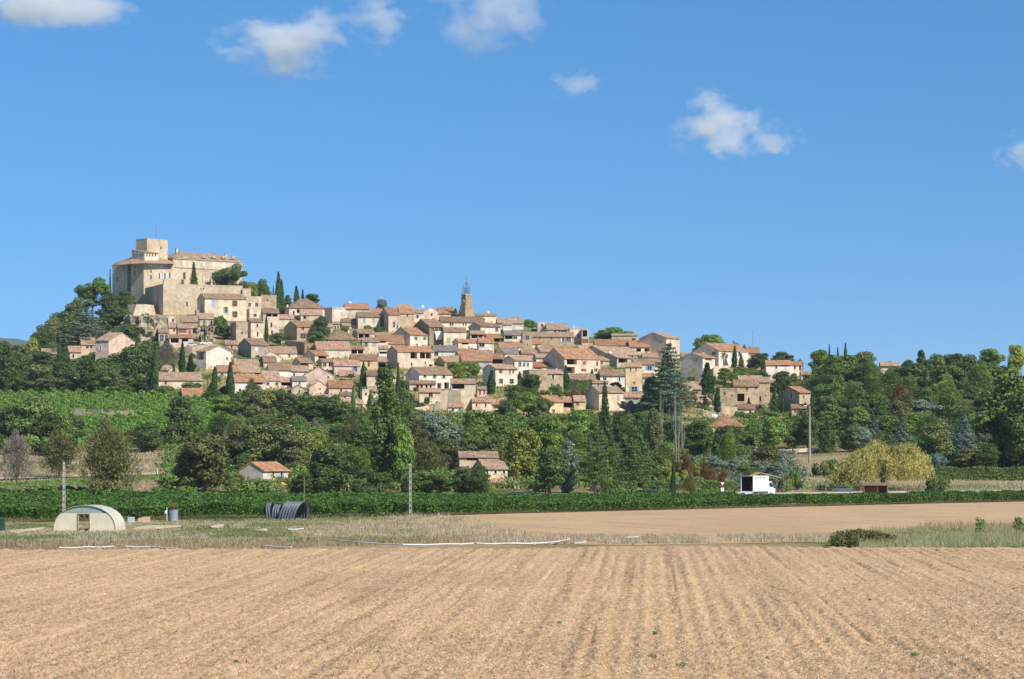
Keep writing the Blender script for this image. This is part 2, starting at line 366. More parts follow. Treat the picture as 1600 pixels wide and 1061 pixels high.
def flatpts(poly, n, seed):
    r = np.random.RandomState(seed); q = inpoly(poly, n, r); Y = CAMH*F/(q[:, 1]-HOR); return np.stack([(q[:, 0]-800)/F*Y, Y], 1)
STRAW = leafmat('straw', ('7d6546', 'c9a678', 'f0d8ae'), .1, 0)
DRYG = leafmat('dry_grass', ('8f8060', 'b5a482', 'd6c8a6'), .25, 0)
DRYB = leafmat('brown_grass', ('84704f', 'a68f6b', 'c4ae8a'), .25, 0)
GREENG = leafmat('green_grass', ('5f6b3a', '818c52', 'a6ab74'), .3, 0)
PALEG = leafmat('pale_grass', ('7c8354', 'a0a06e', 'c3bd8e'), .3, 0)
r = np.random.RandomState(1)
pt = flatpts([(-80, 862), (1680, 862), (1680, 1100), (-80, 1100)], 170000, 5)
z = .3+relief(pt[:, 0], pt[:, 1])
blades('straw', pt, (.05, .22), (.008, .026), 1.5, STRAW, 2, z, 'cut straw and stubble lying over the tan field', 'straw')
pt = flatpts([(-40, 848), (420, 845), (760, 838), (760, 850), (500, 854), (300, 862), (-40, 866)], 30000, 7)
k = vn(pt[:, 0]/1.7, pt[:, 1]/3); pt = pt[k > .35]
blades('dry_grass', pt, (.08, .5), (.02, .05), .95, DRYB, 3, None, 'tall brown dry grass along the near edge of the meadow', 'grass')
pt = flatpts([(-40, 812), (100, 822), (420, 806), (640, 800), (700, 808), (760, 838), (420, 846), (-40, 850)], 60000, 8)
k = .75*vn(pt[:, 0]/6, pt[:, 1]/12)+.5*vn(pt[:, 0]/2, pt[:, 1]/3)
blades('meadow_grass', pt[k < .62], (.06, .3), (.02, .05), .9, GREENG, 4, None, 'short green grass patches around the polytunnel', 'grass')
blades('meadow_straw', pt[k >= .62], (.06, .34), (.02, .05), .95, DRYG, 5, None, 'pale dry grass patches in the meadow behind the pipes', 'grass')
pt = flatpts([(540, 822), (660, 802), (730, 810), (830, 838), (640, 842), (540, 838)], 15000, 9)
k = vn(pt[:, 0]/2, pt[:, 1]/5); pt = pt[k > .45]
blades('tall_grass', pt, (.1, .7), (.02, .05), .8, DRYG, 6, None, 'tall feathery dry grass below the middle concrete pole', 'grass')
pt = flatpts([(740, 838), (1100, 838), (1350, 836), (1350, 847), (1000, 850), (740, 852)], 34000, 10)
k = vn(pt[:, 0]/2.2+9, pt[:, 1]/4); pt = pt[k > .3]
blades('grass_strip', pt, (.08, .55), (.02, .05), .9, DRYG, 7, None, 'strip of dry grass dividing the two stubble fields', 'grass')
pt = flatpts([(1335, 845), (1360, 832), (1640, 826), (1700, 850), (1640, 856), (1345, 862)], 30000, 11)
blades('pale_grass', pt, (.2, .85), (.02, .05), .5, PALEG, 8, None, 'pale green feathery grass beside the bramble clump', 'grass')
pt = flatpts([(1450, 822), (1640, 822), (1640, 834), (1400, 838)], 3500, 12)
blades('brown_weeds', pt, (.3, 1.0), (.02, .05), .5, DRYB, 9, None, 'brown weeds behind the pale feathery grass', 'weeds')
# grassy slope (left) and verge
r = np.random.RandomState(13); q = inpoly([(-60, 690), (260, 690), (300, 745), (300, 768), (-60, 768)], 22000, r)
Y = np.array([yd(a, b) for a, b in q]); X = (q[:, 0]-800)/F*Y
blades('slope_grass', np.stack([X, Y], 1), (.2, .7), (.04, .09), .7, DRYG, 14, None, 'dry grass on the bank below the hillside vineyard', 'grass')
r = np.random.RandomState(14); q = inpoly([(1180, 700), (1700, 700), (1700, 772), (1180, 772)], 26000, r)
Y = np.array([yd(a, b) for a, b in q]); X = (q[:, 0]-800)/F*Y; k = vn(X/9, Y/14)
blades('paddock_grass', np.stack([X, Y], 1)[k < .5], (.15, .6), (.04, .09), .7, PALEG, 15, None, 'dull green grass of the paddock behind the willow', 'grass')
blades('paddock_straw', np.stack([X, Y], 1)[k >= .5], (.15, .6), (.04, .09), .7, DRYG, 16, None, 'dry pale grass of the paddock around the shelter', 'grass')

r = np.random.RandomState(15); q = inpoly([(-60, 800), (-60, 764), (300, 758), (300, 772), (160, 786), (60, 794)], 16000, r)
Y = np.array([yd(a, b) for a, b in q]); X = (q[:, 0]-800)/F*Y; k = vn(X/4+3, Y/5)
blades('bank_grass', np.stack([X, Y], 1)[k > .3], (.15, .7), (.04, .09), .8, DRYB, 17, None, 'brown dry grass on the low bank behind the flat vineyard', 'grass')

# tracks and terraces
TRACK = two('dirt_track', 'b9a78a', 'd0bfa2', scale=1.5, rand=0)
def ribbon(name, pts, w, mat, kind='structure', off=.05):
    b = MB(); C = []
    for (x, y), (x2, y2) in zip(pts[:-1], pts[1:]):
        for t in np.linspace(0, 1, 8, endpoint=False): C.append(P(x+(x2-x)*t, y+(y2-y)*t))
    C.append(P(*pts[-1])); prev = None
    for i, p in enumerate(C):
        d = C[min(i+1, len(C)-1)]-C[max(i-1, 0)]; nrm = np.array([-d[1], d[0], 0]); nrm /= np.linalg.norm(nrm)
        a, c = p-nrm*w/2, p+nrm*w/2
        for q in (a, c): q[2] = float(zt(q[0], q[1]))+off+.3
        if prev: b.face([prev[0], a, c, prev[1]], mat)
        prev = (a, c)
    o = b.build(name); o['kind'] = kind; return o
ribbon('farm_track', [(800, 772), (880, 775), (985, 778), (1130, 776), (1200, 774), (1500, 771), (1700, 770)], 4, TRACK)
ribbon('hill_road', [(-50, 752), (60, 748), (180, 744), (300, 742)], 4.5, TRACK)
ribbon('upper_lane', [(1160, 707), (1230, 709), (1310, 706)], 4, TRACK)

# distant hills
r = np.random.RandomState(5); b = MB()
qx2 = np.linspace(-500, 330, 50); yl = np.interp(qx2, [-500, -100, 0, 30, 60, 140, 330], [505, 520, 527, 530, 537, 552, 600])
Xh = np.zeros((12, 50)); Yh = np.zeros_like(Xh); Zh = np.zeros_like(Xh)
for j in range(12):
    t = abs(j-5)/5.; Yh[j] = 6000+(j-5)*350; zz = CAMH+(HOR-yl)/F*6000
    Xh[j] = (qx2-800)/F*6000; Zh[j] = 10+(zz-10)*np.clip(1-t**1.3, 0, 1)+(12*(vn(Xh[j]/180, Yh[j]/200)-.5) if t else 5*(vn(qx2/9, qx2*0)-.5))
HILL = two('wooded_hill', '35452c', '4a5c3a', scale=.01, det=8, rand=0)
o = gridmesh('hills', Xh, Yh, Zh, HILL); o['kind'] = 'structure'
# ------------------------------------------------------------------ houses
WR = random.Random(11)
def wall_face(b, pf, W0, z0, z1, holes, mat, inn=DARK):
    """pf(a, z, depth): point; rectangle 0..W0 x z0..z1 with recessed openings"""
    xs = sorted({0., W0, *[h[0] for h in holes], *[h[1] for h in holes]}); zs = sorted({z0, z1, *[h[2] for h in holes], *[h[3] for h in holes]})
    for i in range(len(xs)-1):
        for j in range(len(zs)-1):
            cx, cz = (xs[i]+xs[i+1])/2, (zs[j]+zs[j+1])/2
            if any(h[0] < cx < h[1] and h[2] < cz < h[3] for h in holes): continue
            b.face([pf(xs[i], zs[j], 0), pf(xs[i+1], zs[j], 0), pf(xs[i+1], zs[j+1], 0), pf(xs[i], zs[j+1], 0)], mat)
    for a0, a1, c0, c1, d in holes:
        q = [(a0, c0), (a1, c0), (a1, c1), (a0, c1)]
        for k in range(4):
            (p0, r0), (p1, r1) = q[k], q[(k+1) % 4]
            b.face([pf(p0, r0, 0), pf(p1, r1, 0), pf(p1, r1, d), pf(p0, r0, d)], mat)
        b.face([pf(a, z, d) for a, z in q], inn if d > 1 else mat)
def fit(v, lo, hi): return max(lo, min(hi, v))
class Bld:
    """one building volume measured on the photo: front x0..x1, foot yb, eave ye, ridge yr, width gw of the visible gable
    (positive: gable at the low-x side, negative: at the other)"""
    def __init__(s, x0, x1, yb, ye, yr, gw=0, t='g', D=None, Y=None, foot=4.0, phi0=None):
        xn = x0 if gw >= 0 else x1
        s.Y = Y or yd(xn, yb); s.s = F/s.Y; s.t = t
        th = math.atan((xn-800)/F); g = abs(gw)
        if D is None:
            if t == 'g': D = fit(max(ye-yr, 3)/s.s/(.17-.5*(HOR-yr)/F), 6.5, 15)
            elif t == 'h': D = fit(max(ye-yr, 3)/s.s/(.17-.5*(HOR-yr)/F), 7, 16)
            elif t == 'm': D = fit(max(ye-yr, 2)/s.s/(.30-(HOR-yr)/F), 3, 10)
            else: D = 8.
        if g:
            sn = g/(s.s*D)
            if sn > .78: D = g/(s.s*.78); sn = .78
            a = math.asin(sn)
        else: a = .06
        phi = (a-th) if gw >= 0 else (-a-th)
        if phi0 is not None: phi = phi0
        pn = P(xn, yb, s.Y); s.zb = pn[2]
        if gw >= 0:
            t1 = (x1-800)/F; s.W = (t1*pn[1]-pn[0])/(math.cos(phi)-t1*math.sin(phi)); o = pn
        else:
            t0 = (x0-800)/F; s.W = (pn[0]-t0*pn[1])/(math.cos(phi)-t0*math.sin(phi)); o = pn-s.W*np.array([math.cos(phi), math.sin(phi), 0])
        s.W = max(s.W, 1.2); s.fr = Fr((o[0], o[1], 0), phi); s.D = D; s.foot = foot
        s.ze = CAMH+(HOR-ye)/F*s.Y
        bb = D/2 if t in 'gh' else (D if t == 'm' else 0)
        s.zr = CAMH+(HOR-yr)/F*(s.Y+bb*math.cos(phi))
        if t in 'ghm': s.zr = max(s.zr, s.ze+.5)
        if t == 's': s.zr = max(CAMH+(HOR-yr)/F*s.Y, s.ze+.5)
        s.gs = 1 if gw >= 0 else -1; s.px = (x0+x1)/2; s.py = (yb+ye)/2
        s.root = None
    def axy(s, x, y):
        """local a and z on the front at a pixel"""
        t = (x-800)/F; o = s.fr.o; u = s.fr.u
        a = (t*o[1]-o[0])/(u[0]-t*u[1]); return a, CAMH+(HOR-y)/F*(o[1]+a*u[1])
    def bxy(s, x, y):
        """the same on the visible gable"""
        o = s.fr.p(0, 0, 0) if s.gs > 0 else s.fr.p(s.W, 0, 0); v = s.fr.v; t = (x-800)/F
        a = (t*o[1]-o[0])/(v[0]-t*v[1]); return a, CAMH+(HOR-y)/F*(o[1]+a*v[1])
    def make(s, root, wall, roof, win=(), ch=(), wn='wall', rn='roof', gwin=()):
        fr, Wd, D, ze, zr = s.fr, s.W, s.D, s.ze, s.zr; zf = s.zb-s.foot; org = root.location
        wm = WALL[wall]; b = MB(); pf = lambda a, z, d: fr.p(a, d, z)
        topf = ze if s.t != 's' else ze
        def clean(lst, Wf, solver):
            out = []; parts = []
            for (x, y, w, h, k) in lst:
                a, z = solver(x, y); hw = w/s.s/2*1.03; hh = h/s.s/2
                a0, a1, z0, z1 = max(a-hw, .12), min(a+hw, Wf-.12), z-hh, min(z+hh, topf-.12)
                if a1-a0 < .3 or z1-z0 < .3: continue
                if any(a0 < q[1]+.08 and a1 > q[0]-.08 and z0 < q[3]+.08 and z1 > q[2]-.08 for q in out): continue
                d = min(2.6, D*.45) if k == 'L' else .22
                out.append((a0, a1, z0, z1, d)); parts.append((a0, a1, z0, z1, k))
            return out, parts
        holes, wp = clean(win, Wd, s.axy); gh, gp = clean(gwin, D, s.bxy)
        wall_face(b, pf, Wd, zf, ze, holes, wm)
        bk = [fr.p(Wd, D, zf), fr.p(0, D, zf), fr.p(0, D, ze), fr.p(Wd, D, ze)]
        zback = zr if s.t == 'm' else ze
        b.face([fr.p(Wd, D, zf), fr.p(0, D, zf), fr.p(0, D, zback), fr.p(Wd, D, zback)], wm)
        for side in (0, 1):
            a = Wd if side else 0
            hl = gh if (side == 0) == (s.gs > 0) else []
            wall_face(b, lambda q, z, d, a=a, side=side: fr.p(a-d if side else a+d, q, z), D, zf, ze, hl, wm)
            if s.t == 'g': b.face([fr.p(a, 0, ze), fr.p(a, D/2, zr), fr.p(a, D, ze)], wm)
            if s.t == 'm': b.face([fr.p(a, 0, ze), fr.p(a, D, zr), fr.p(a, D, ze)], wm)
        if s.t == 's':
            for q in (0, D): b.face([fr.p(0, q, ze), fr.p(Wd/2, q, zr), fr.p(Wd, q, ze)], wm)
        b.build(wn, root, org)
        # roof
        rm = ROOF[roof] if roof in ROOF else None; b = MB(); T = .17; o = .38; og = .15
        def slab(c, mat=None, L=None, Hh=None):      # c: 4 underside corners (eave0, eave1, ridge1, ridge0)
            c = [np.array(q, float)+np.array([0, 0, .012]) for q in c]; tp = [q+np.array([0, 0, T]) for q in c]
            L = np.linalg.norm(c[1]-c[0]); Hh = np.linalg.norm(c[3]-c[0])
            b.face(tp, rm, [(0, 0), (L, 0), (L, Hh), (0, Hh)]); b.face(c[::-1], rm, [(0, 0)]*4)
            for i in range(4):
                j = (i+1) % 4; b.face([c[i], c[j], tp[j], tp[i]], rm, [(0, 0), (.5, 0), (.5, .1), (0, .1)])
        if s.t == 'g':
            sl = (zr-ze)/(D/2)
            slab([fr.p(-og, -o, ze-o*sl), fr.p(Wd+og, -o, ze-o*sl), fr.p(Wd+og, D/2, zr), fr.p(-og, D/2, zr)])
            slab([fr.p(Wd+og, D+o, ze-o*sl), fr.p(-og, D+o, ze-o*sl), fr.p(-og, D/2, zr), fr.p(Wd+og, D/2, zr)])
        elif s.t == 'm':
            sl = (zr-ze)/D
            slab([fr.p(-og, -o, ze-o*sl), fr.p(Wd+og, -o, ze-o*sl), fr.p(Wd+og, D+og, zr+og*sl), fr.p(-og, D+og, zr+og*sl)])
        elif s.t == 's':
            sl = (zr-ze)/(Wd/2)
            slab([fr.p(-o, D+og, ze-o*sl), fr.p(-o, -og, ze-o*sl), fr.p(Wd/2, -og, zr), fr.p(Wd/2, D+og, zr)])
            slab([fr.p(Wd+o, -og, ze-o*sl), fr.p(Wd+o, D+og, ze-o*sl), fr.p(Wd/2, D+og, zr), fr.p(Wd/2, -og, zr)])
        elif s.t == 'h':
            k = min(D*.45, Wd*.4); e = [fr.p(-o, -o, ze-.1), fr.p(Wd+o, -o, ze-.1), fr.p(Wd+o, D+o, ze-.1), fr.p(-o, D+o, ze-.1)]
            up = np.array([0, 0, T]); r0, r1 = fr.p(k, D/2, zr), fr.p(Wd-k, D/2, zr); E = [q+up for q in e]
            L = Wd+2*o; Hh = math.hypot(D/2+o, zr-ze)
            b.face([E[0], E[1], r1+up, r0+up], rm, [(0, 0), (L, 0), (L-k, Hh), (k, Hh)]); b.face([E[2], E[3], r0+up, r1+up], rm, [(0, 0), (L, 0), (L-k, Hh), (k, Hh)])
            b.face([E[1], E[2], r1+up], rm, [(0, 0), (D, 0), (D/2, k)]); b.face([E[3], E[0], r0+up], rm, [(0, 0), (D, 0), (D/2, k)])
            b.face(e[::-1], rm, [(0, 0)]*4)
            for i in range(4): b.face([e[i], e[(i+1) % 4], E[(i+1) % 4], E[i]], rm, [(0, 0), (.5, 0), (.5, .1), (0, .1)])
        else:                                      # flat top with a low parapet
            rm = wm if not roof or roof not in ROOF else rm
            b.face([fr.p(0, 0, ze-.01), fr.p(Wd, 0, ze-.01), fr.p(Wd, D, ze-.01), fr.p(0, D, ze-.01)], rm, [(0, 0), (Wd, 0), (Wd, D), (0, D)])
            for a0, a1, b0, b1 in ((-.06, Wd+.06, -.06, .3), (-.06, Wd+.06, D-.3, D+.06), (-.06, .3, .3, D-.3), (Wd-.3, Wd+.06, .3, D-.3)): b.box(fr, a0, a1, b0, b1, ze+.003, ze+.28, wm)
        ro = b.build(rn if s.t != 't' else 'parapet', root, org)
        # openings
        for parts, pf2, Wf in ((wp, pf, Wd), (gp, (lambda q, z, d: fr.p(0+d if s.gs > 0 else Wd-d, q, z)), D)):
            for a0, a1, z0, z1, k in parts:
                def bx(bb, u0, u1, v0, v1, d0, d1, mat): bb.hexa([pf2(u, v, d) for v in (v0, v1) for u, d in ((u0, d0), (u1, d0), (u1, d1), (u0, d1))], mat)
                if k == 'L':
                    if a1-a0 > 3.5:                # a post or two in a wide loggia
                        q = MB(); nn = 1 if a1-a0 < 7 else 2
                        for i in range(nn):
                            c = a0+(a1-a0)*(i+1)/(nn+1); bx(q, c-.11, c+.11, z0, z1, .1, .32, wm)
                        q.build('post', root, org)
                    continue
                q = MB()
                if k in 'BGRWKD':                  # closed shutters or a door fill the opening
                    bx(q, a0+.01, a1-.01, z0+.01, z1-.01, .05, .11, PAINT[k.lower()]); q.build('door' if k == 'D' else 'shutter', root, org); continue
                q.face([pf2(a0, z0, .17), pf2(a1, z0, .17), pf2(a1, z1, .17), pf2(a0, z1, .17)], GLASS)
                if a1-a0 > .6:
                    c = (a0+a1)/2; bx(q, c-.035, c+.035, z0, z1, .12, .165, FRAME)
                    if z1-z0 > 1.2: bx(q, a0, a1, (z0+z1)/2-.03, (z0+z1)/2+.03, .125, .16, FRAME)
                q2 = q.build('window', root, org)
                sb = MB(); bx(sb, a0-.12, a1+.12, z0-.14, z0-.005, -.10, .1, FRAME); so = sb.build('sill', q2, (0, 0, 0))
                so.data.transform(__import__('mathutils').Matrix.Translation(-Vector(org)))
                if k in 'bgrwk':
                    w = fit((a1-a0)*.5, .3, .6)
                    for u0, u1 in ((a0-w-.02, a0-.02), (a1+.02, a1+w+.02)):
                        sm = MB(); bx(sm, u0, u1, z0+.02, z1, -.06, -.012, PAINT[k]); sm.build('shutter', root, org)
        # chimneys, dishes, aerials on the roof
        for c in ch:
            x, y, h = c[0], c[1], c[2]; k = c[3] if len(c) > 3 else 'c'
            bb = D/2 if s.t in 'gh' else (D*.7 if s.t == 'm' else D*.4); t = (x-800)/F; oo = fr.p(0, bb, 0)
            a = fit((t*oo[1]-oo[0])/(fr.u[0]-t*fr.u[1]), .5, max(Wd-.5, .6)); Yc = oo[1]+a*fr.u[1]
            zt_ = CAMH+(HOR-y)/F*Yc; zb_ = min(zt_-h/s.s, (zr if s.t in 'ghm' else ze)-.4); q = MB()
            if k == 'c':
                w = .38; q.box(fr, a-w, a+w, bb-w, bb+w, zb_, zt_-.22, wm); q.box(fr, a-w-.09, a+w+.09, bb-w-.09, bb+w+.09, zt_-.22, zt_-.1, ROOF['red']); q.box(fr, a-w*.5, a+w*.5, bb-w*.5, bb+w*.5, zt_-.1, zt_+.15, ROOF['red'])
                e = q.build('chimney', ro, (0, 0, 0))
            elif k == 'w':
                w = .24; q.box(fr, a-w, a+w, bb-w, bb+w, zb_, zt_-.1, WALL['white']); q.box(fr, a-w-.06, a+w+.06, bb-w-.06, bb+w+.06, zt_-.1, zt_, WALL['white'])
                e = q.build('chimney', ro, (0, 0, 0))
            elif k == 's':
                cen = fr.p(a, bb-.3, zt_-.4); dr = np.array([.5, -.8, .35]); dr /= np.linalg.norm(dr); ux = np.cross(dr, [0, 0, 1]); ux /= np.linalg.norm(ux); uz = np.cross(ux, dr)
                rg = [[cen-dr*(.22*(1-rr*rr))+rr*.5*(math.cos(t_)*ux+math.sin(t_)*uz) for t_ in np.linspace(0, 2*math.pi, 12, endpoint=False)] for rr in (.3, .7, 1)]
                q.face(rg[0], WHITE)
                for i in (0, 1):
                    for j in range(12): q.face([rg[i][j], rg[i][(j+1) % 12], rg[i+1][(j+1) % 12], rg[i+1][j]], WHITE)
                q.tube([cen-dr*.22, fr.p(a, bb, zb_)], .04, METAL, 5); e = q.build('satellite_dish', ro, (0, 0, 0))
            else:
                top = fr.p(a, bb, zt_); q.tube([fr.p(a, bb, zb_), top], .035, METAL, 4)
                for dz, L in ((.1, .7), (.35, .9)): q.tube([top-fr.u*L/2-[0, 0, dz], top+fr.u*L/2-[0, 0, dz]], .025, METAL, 4)
                e = q.build('aerial', ro, (0, 0, 0))
            e.data.transform(__import__('mathutils').Matrix.Translation(-Vector(org)))
        return s
def autowin(x0, x1, ye, yb, n, k='n', rows=1, sz=(3.6, 5.5)):
    out = []; H_ = yb-ye
    for r in range(rows):
        for i in range(n):
            if WR.random() < .12 and n*rows > 1: continue
            x = x0+(x1-x0)*(i+.5+.25*(WR.random()-.5))/n; y = ye+H_*((r+.5)/rows if rows > 1 else .45)
            out.append((x, y, sz[0]*(.85+.3*WR.random()), sz[1]*(.8+.35*WR.random()), k))
    return out
HN = 0
def H(desc, x0, x1, yb, ye, yr, gw=0, wall='cream', roof='tan', t='g', win=(), ch=(), aw=0, ak='n', rows=1, gwin=(), name='house', cat='house', D=None, Y=None, group='houses of the hill village', lm=None, xy=None, phi0=None):
    s = Bld(x0, x1, yb, ye, yr, gw, t, D, Y, 4.0, phi0)
    c = s.fr.p(s.W/2, s.D/2, s.zb); root = rootat(name, c)
    w = list(win)
    if not w and not aw and (yb-ye) > 7 and wall not in ('brown',): w += autowin(x0, x1, ye, min(yb, ye+12), max(1, int((x1-x0)/11)), WR.choice('nnwbg'), 1, (2.8, 4.4))
    if aw: w += autowin(x0, x1, ye, yb, aw, ak, rows)
    if not ch and x1-x0 > 13 and t in 'ghs' and WR.random() < .65: ch = [(x0+(x1-x0)*WR.uniform(.15, .85), min(yr, ye)-WR.uniform(1, 2.5), 5, WR.choice('ccwa'))]
    s.make(root, wall, roof, w, ch, gwin=gwin)
    tag(root, desc, cat, xy or ((x0+x1)/2, (ye+yb)/2), group)
    if lm: LM.append((lm, (x0+x1)/2, (ye+yb)/2))
    return root, s
# ------------------------------------------------------------------ the village, read off the photograph
H('tall pale yellow house with blue shutters', 320,385,502,466,459,12,'yellow','brown',win=[(333,474,5,11,'B'),(367,474,4,9,'k'),(353,484,4,9,'g'),(367,491,4,9,'k')],lm='the tall yellow house')
H('flat topped cream annexe with two windows', 385,408,492,464,464,0,'cream','',t='t',win=[(390,476,4,5,'n'),(401,476,4,5,'n')])
H('low ruined stone wall block on the hilltop', 408,432,490,462,462,0,'stone','',t='t',name='ruin',cat='ruin',win=[(418,469,2,2.5,'n')])
H('upper stone house with dark loggia', 411,436,524,489,482,0,'cream','brown',win=[(425,492,17,5.5,'L'),(424,507.5,2.6,7,'n'),(425,519,2.6,6,'n')],ch=[(429,480,6,'w')],lm='the loggia tower house')
H('cream cube house with one white window', 390,405,502,484,484,14,'cream','',t='t',win=[(398.5,492.5,5,4.5,'n')])
H('narrow cream house with brown canopy roof', 392,411,530,503,498,6,'cream','brown',t='m',win=[(402,508.5,2.4,5,'n'),(402.5,522,2.4,7,'n')])
H('square stone tower house', 369,387,536,504,504,9,'stone','',t='t',win=[(378,520,2.4,3.6,'n')],gwin=[(361,521,3,4,'n'),(362.5,534,2.4,5,'n')],lm='the square tower house')
H('grey gabled house with hipped roof', 392.5,420,560,539,529,21,'grey','brown',win=[(401,545,4,6,'W'),(403,557,5,4,'n')],t='g')
H('tan ruined wall house', 435,459,514,498,492,0,'cream','tan',t='m',win=[(451,499,2,2,'n')])
H('stone house with dark red shutters', 464,497,534,510,502,20,'stone','brown',win=[(473.5,513.5,4,4.5,'R'),(473.8,525,4.5,8,'r'),(483,524,4,6,'r')],ch=[(488,500,5,'w')],lm='the red shuttered house')
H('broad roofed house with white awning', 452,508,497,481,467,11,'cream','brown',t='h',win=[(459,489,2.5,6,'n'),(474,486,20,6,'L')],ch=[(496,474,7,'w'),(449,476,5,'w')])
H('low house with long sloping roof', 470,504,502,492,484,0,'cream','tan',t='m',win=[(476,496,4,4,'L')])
H('boxy cream house with white blind', 519,547,508,481,481,12,'cream','grey',t='t',win=[(528.5,486,14,4,'W'),(534,500,4,8,'W'),(543,500,3,7,'g')],lm='the boxy house')
H('tiny stone outhouse with dark openings', 520,531,516,506,503,0,'grey','tan',win=[(524,512,2,5,'n'),(528,512,2,5,'n')],name='outhouse')
H('cream lean-to under a tan roof', 535,559,514,509,505,0,'cream','tan',t='m')
H('low wide house with faded hip roof', 513,558,535,530.5,517,8,'cream','brown',t='h',win=[(525,533,3,2,'n')])
H('house with mottled pink tile roof', 495,548,561,545.5,534,5,'yellow','mottle',win=[(535,552,7,5,'W')],ch=[(505,540,5,'w')],lm='the mottled roof house')
H('brown roofed loggia annexe', 548,569,556,545.5,540,0,'cream','brown',win=[(558.5,549.5,18,6.5,'L')])
H('roofless rubble stone block', 476,492,556,537,537,9,'brown','',t='t',name='ruin',cat='ruin')
H('cream house with small dark loggia', 492,513,567,555,548,18,'cream','red',win=[(504,558,14,4.5,'L')])
H('small house with twin dark windows', 503,522,579,565,561,8,'cream','brown',win=[(507.5,570,5,5,'n'),(517,570,7,5.5,'n')])
H('pale house under rough orange tiles', 522,563,586,571,563,0,'cream','mottle',win=[(555,576.5,5,7,'b')])
H('lean-to with worn pink roof', 531,556,590,587,579.5,0,'grey','mottle',t='m')
H('yellow house with brown plank door', 549,590,580,562.5,554.5,0,'ochre','brown',win=[(576,569,3.5,8,'D')])
H('narrow tan roof between two houses', 590,605,578,565,558,0,'brown','tan',win=[(597,571,11,7,'L')])
H('little house with wide dark balcony', 559,586,531,520.5,514.5,8,'cream','brown',win=[(569,524.7,17,7,'L')],lm='the balcony house')
H('cream house with pale green shutters', 566,593,553,533.5,528,0,'cream','brown',win=[(572,538,4,7,'g'),(584,538,5.5,7,'G')])
H('small orange walled house', 591,606,548,532,528,0,'pink','red',win=[(598,534,9,3.5,'L'),(600,541,6,3,'n')])
H('white house with striped awning', 592,606,560,545,541,0,'white','tan',t='m',win=[(599,551,12,3.5,'L')])
H('house with long red roof', 590,632,546,537,524,0,'cream','red',t='g')
H('skyline house with orange roof', 540,577,506,482.5,474,0,'cream','red',win=[(542.5,499,3,6,'n'),(566,489,3,4,'n')],ch=[(547,471,8,'s'),(569,472,7,'a')])
H('pale yellow house with blue shutters', 559.5,594,515,495,488,4,'yellow','brown',win=[(569,501.5,3.6,6.5,'B'),(583.7,501.5,3.6,6.5,'B')],lm='the small yellow house')
H('stone house with pale window', 607,624.5,519,491.5,481,14,'cream','red',win=[(615.5,507,3.4,8,'n'),(621,511,3,6,'w')])
H('tan stone house with red roof', 624.5,646.5,512,489.5,481,0,'stone','red',win=[(636.5,493,2,4,'n')],ch=[(647,480,5,'a')])
H('dormer house on the skyline', 621,644,490,480,476,0,'cream','tan',t='m',win=[(636,483,4,3.5,'n'),(641,483,3,3.5,'n')])
H('low cream house with tiled ridge', 642,662,503,489,484,0,'cream','tan',ch=[(655,481,6,'w')])
H('gabled skyline house with arched window', 659,689,500,489,480,0,'cream','tan',t='s',win=[(674.5,491,2.5,5,'n')],ch=[(661,477,6,'s')])
H('cream house with bright red roof', 686,710,500,490,480.5,0,'cream','red')
H('small orange roof below the bell tower', 708,727,502,497,490,0,'cream','red',t='m',ch=[(719,487,6,'s')])
H('long house with low brown roof', 689,757,515,503,495,0,'yellow','brown',win=[(704,506.5,2,4,'n'),(707.5,506.5,2,4,'n'),(724,506.5,2,4,'n'),(728,506.5,2,4,'n')],ch=[(734,497,6,'w'),(738,497,6,'w')],lm='the long brown roof')
H('long cream skyline house with round chimney', 739,776,503,493,490,0,'yellow','tan',win=[(747,498.5,2,2.5,'n'),(754,499,2,2.5,'n'),(757,499,2,2.5,'n')],ch=[(763,484.5,7)])
H('house with broad orange skyline roof', 778,818,514,505,497.5,0,'cream','tan',ch=[(803,495.5,7),(809,495.5,7)],win=[(786,508,2,3,'n'),(812,512,12,4,'W')])
H('pale plaster house with white garage', 786,800,520,507,503,0,'white','tan',t='m',win=[(792,514,9,6,'W')])
H('rubble stone house with white laundry', 671,693.5,540,510,499,27,'brown','brown',win=[(676,515,4,5,'n'),(682,515,4,5,'n'),(688,515,4,5,'n'),(685.5,531,6,3,'n')],lm='the house with hanging laundry')
H('white gabled house with green shutters', 641,671,541,523,512,30,'white','red',win=[(649.5,528.5,3.4,5,'g'),(663.5,528.5,3.4,5,'g'),(652,538,2,3,'n')],lm='the white gabled house')
H('cream house with sea green shutters', 693.5,728.5,542,518,512,0,'yellow','brown',win=[(700.5,532,5,8,'G'),(713.5,532,4,8,'G')])
H('gabled house with pale shutters', 751,782,523,510,504.5,19,'cream','brown',win=[(762,514.5,3,5,'W'),(768,514.5,3,5,'W'),(776,515,3.4,5.5,'b')],ch=[(769,502,5,'w'),(737,511,5,'s')])
H('loggia house with a green plant', 735,758,533,522,517,0,'cream','tan',win=[(747,525.5,20,5.5,'L')])
H('red roofed porch house', 761,782,536,528,522,0,'brown','red',win=[(772,531.5,18,5,'L')])
H('white cottage with grey gable', 716,748,547,534.5,530,9,'white','red',win=[(727,536.8,11,3,'L'),(733,542,2,2.5,'n')])
H('white house with red roof', 748,771.5,554,535,528,0,'white','red',win=[(753,539,8,5.5,'n'),(763,547,2,2,'n')],lm='the white red roofed house')
H('big pale house with large upper windows', 621,678,576,549,541,17,'cream','red',win=[(646.5,555,10.5,10.5,'L'),(665,555,18,10.5,'L'),(643,569,2.4,5,'n'),(664.5,567,1.8,3.5,'n'),(673,571,3,3.5,'k')],ch=[(634,543,5,'w')],lm='the big pale house')
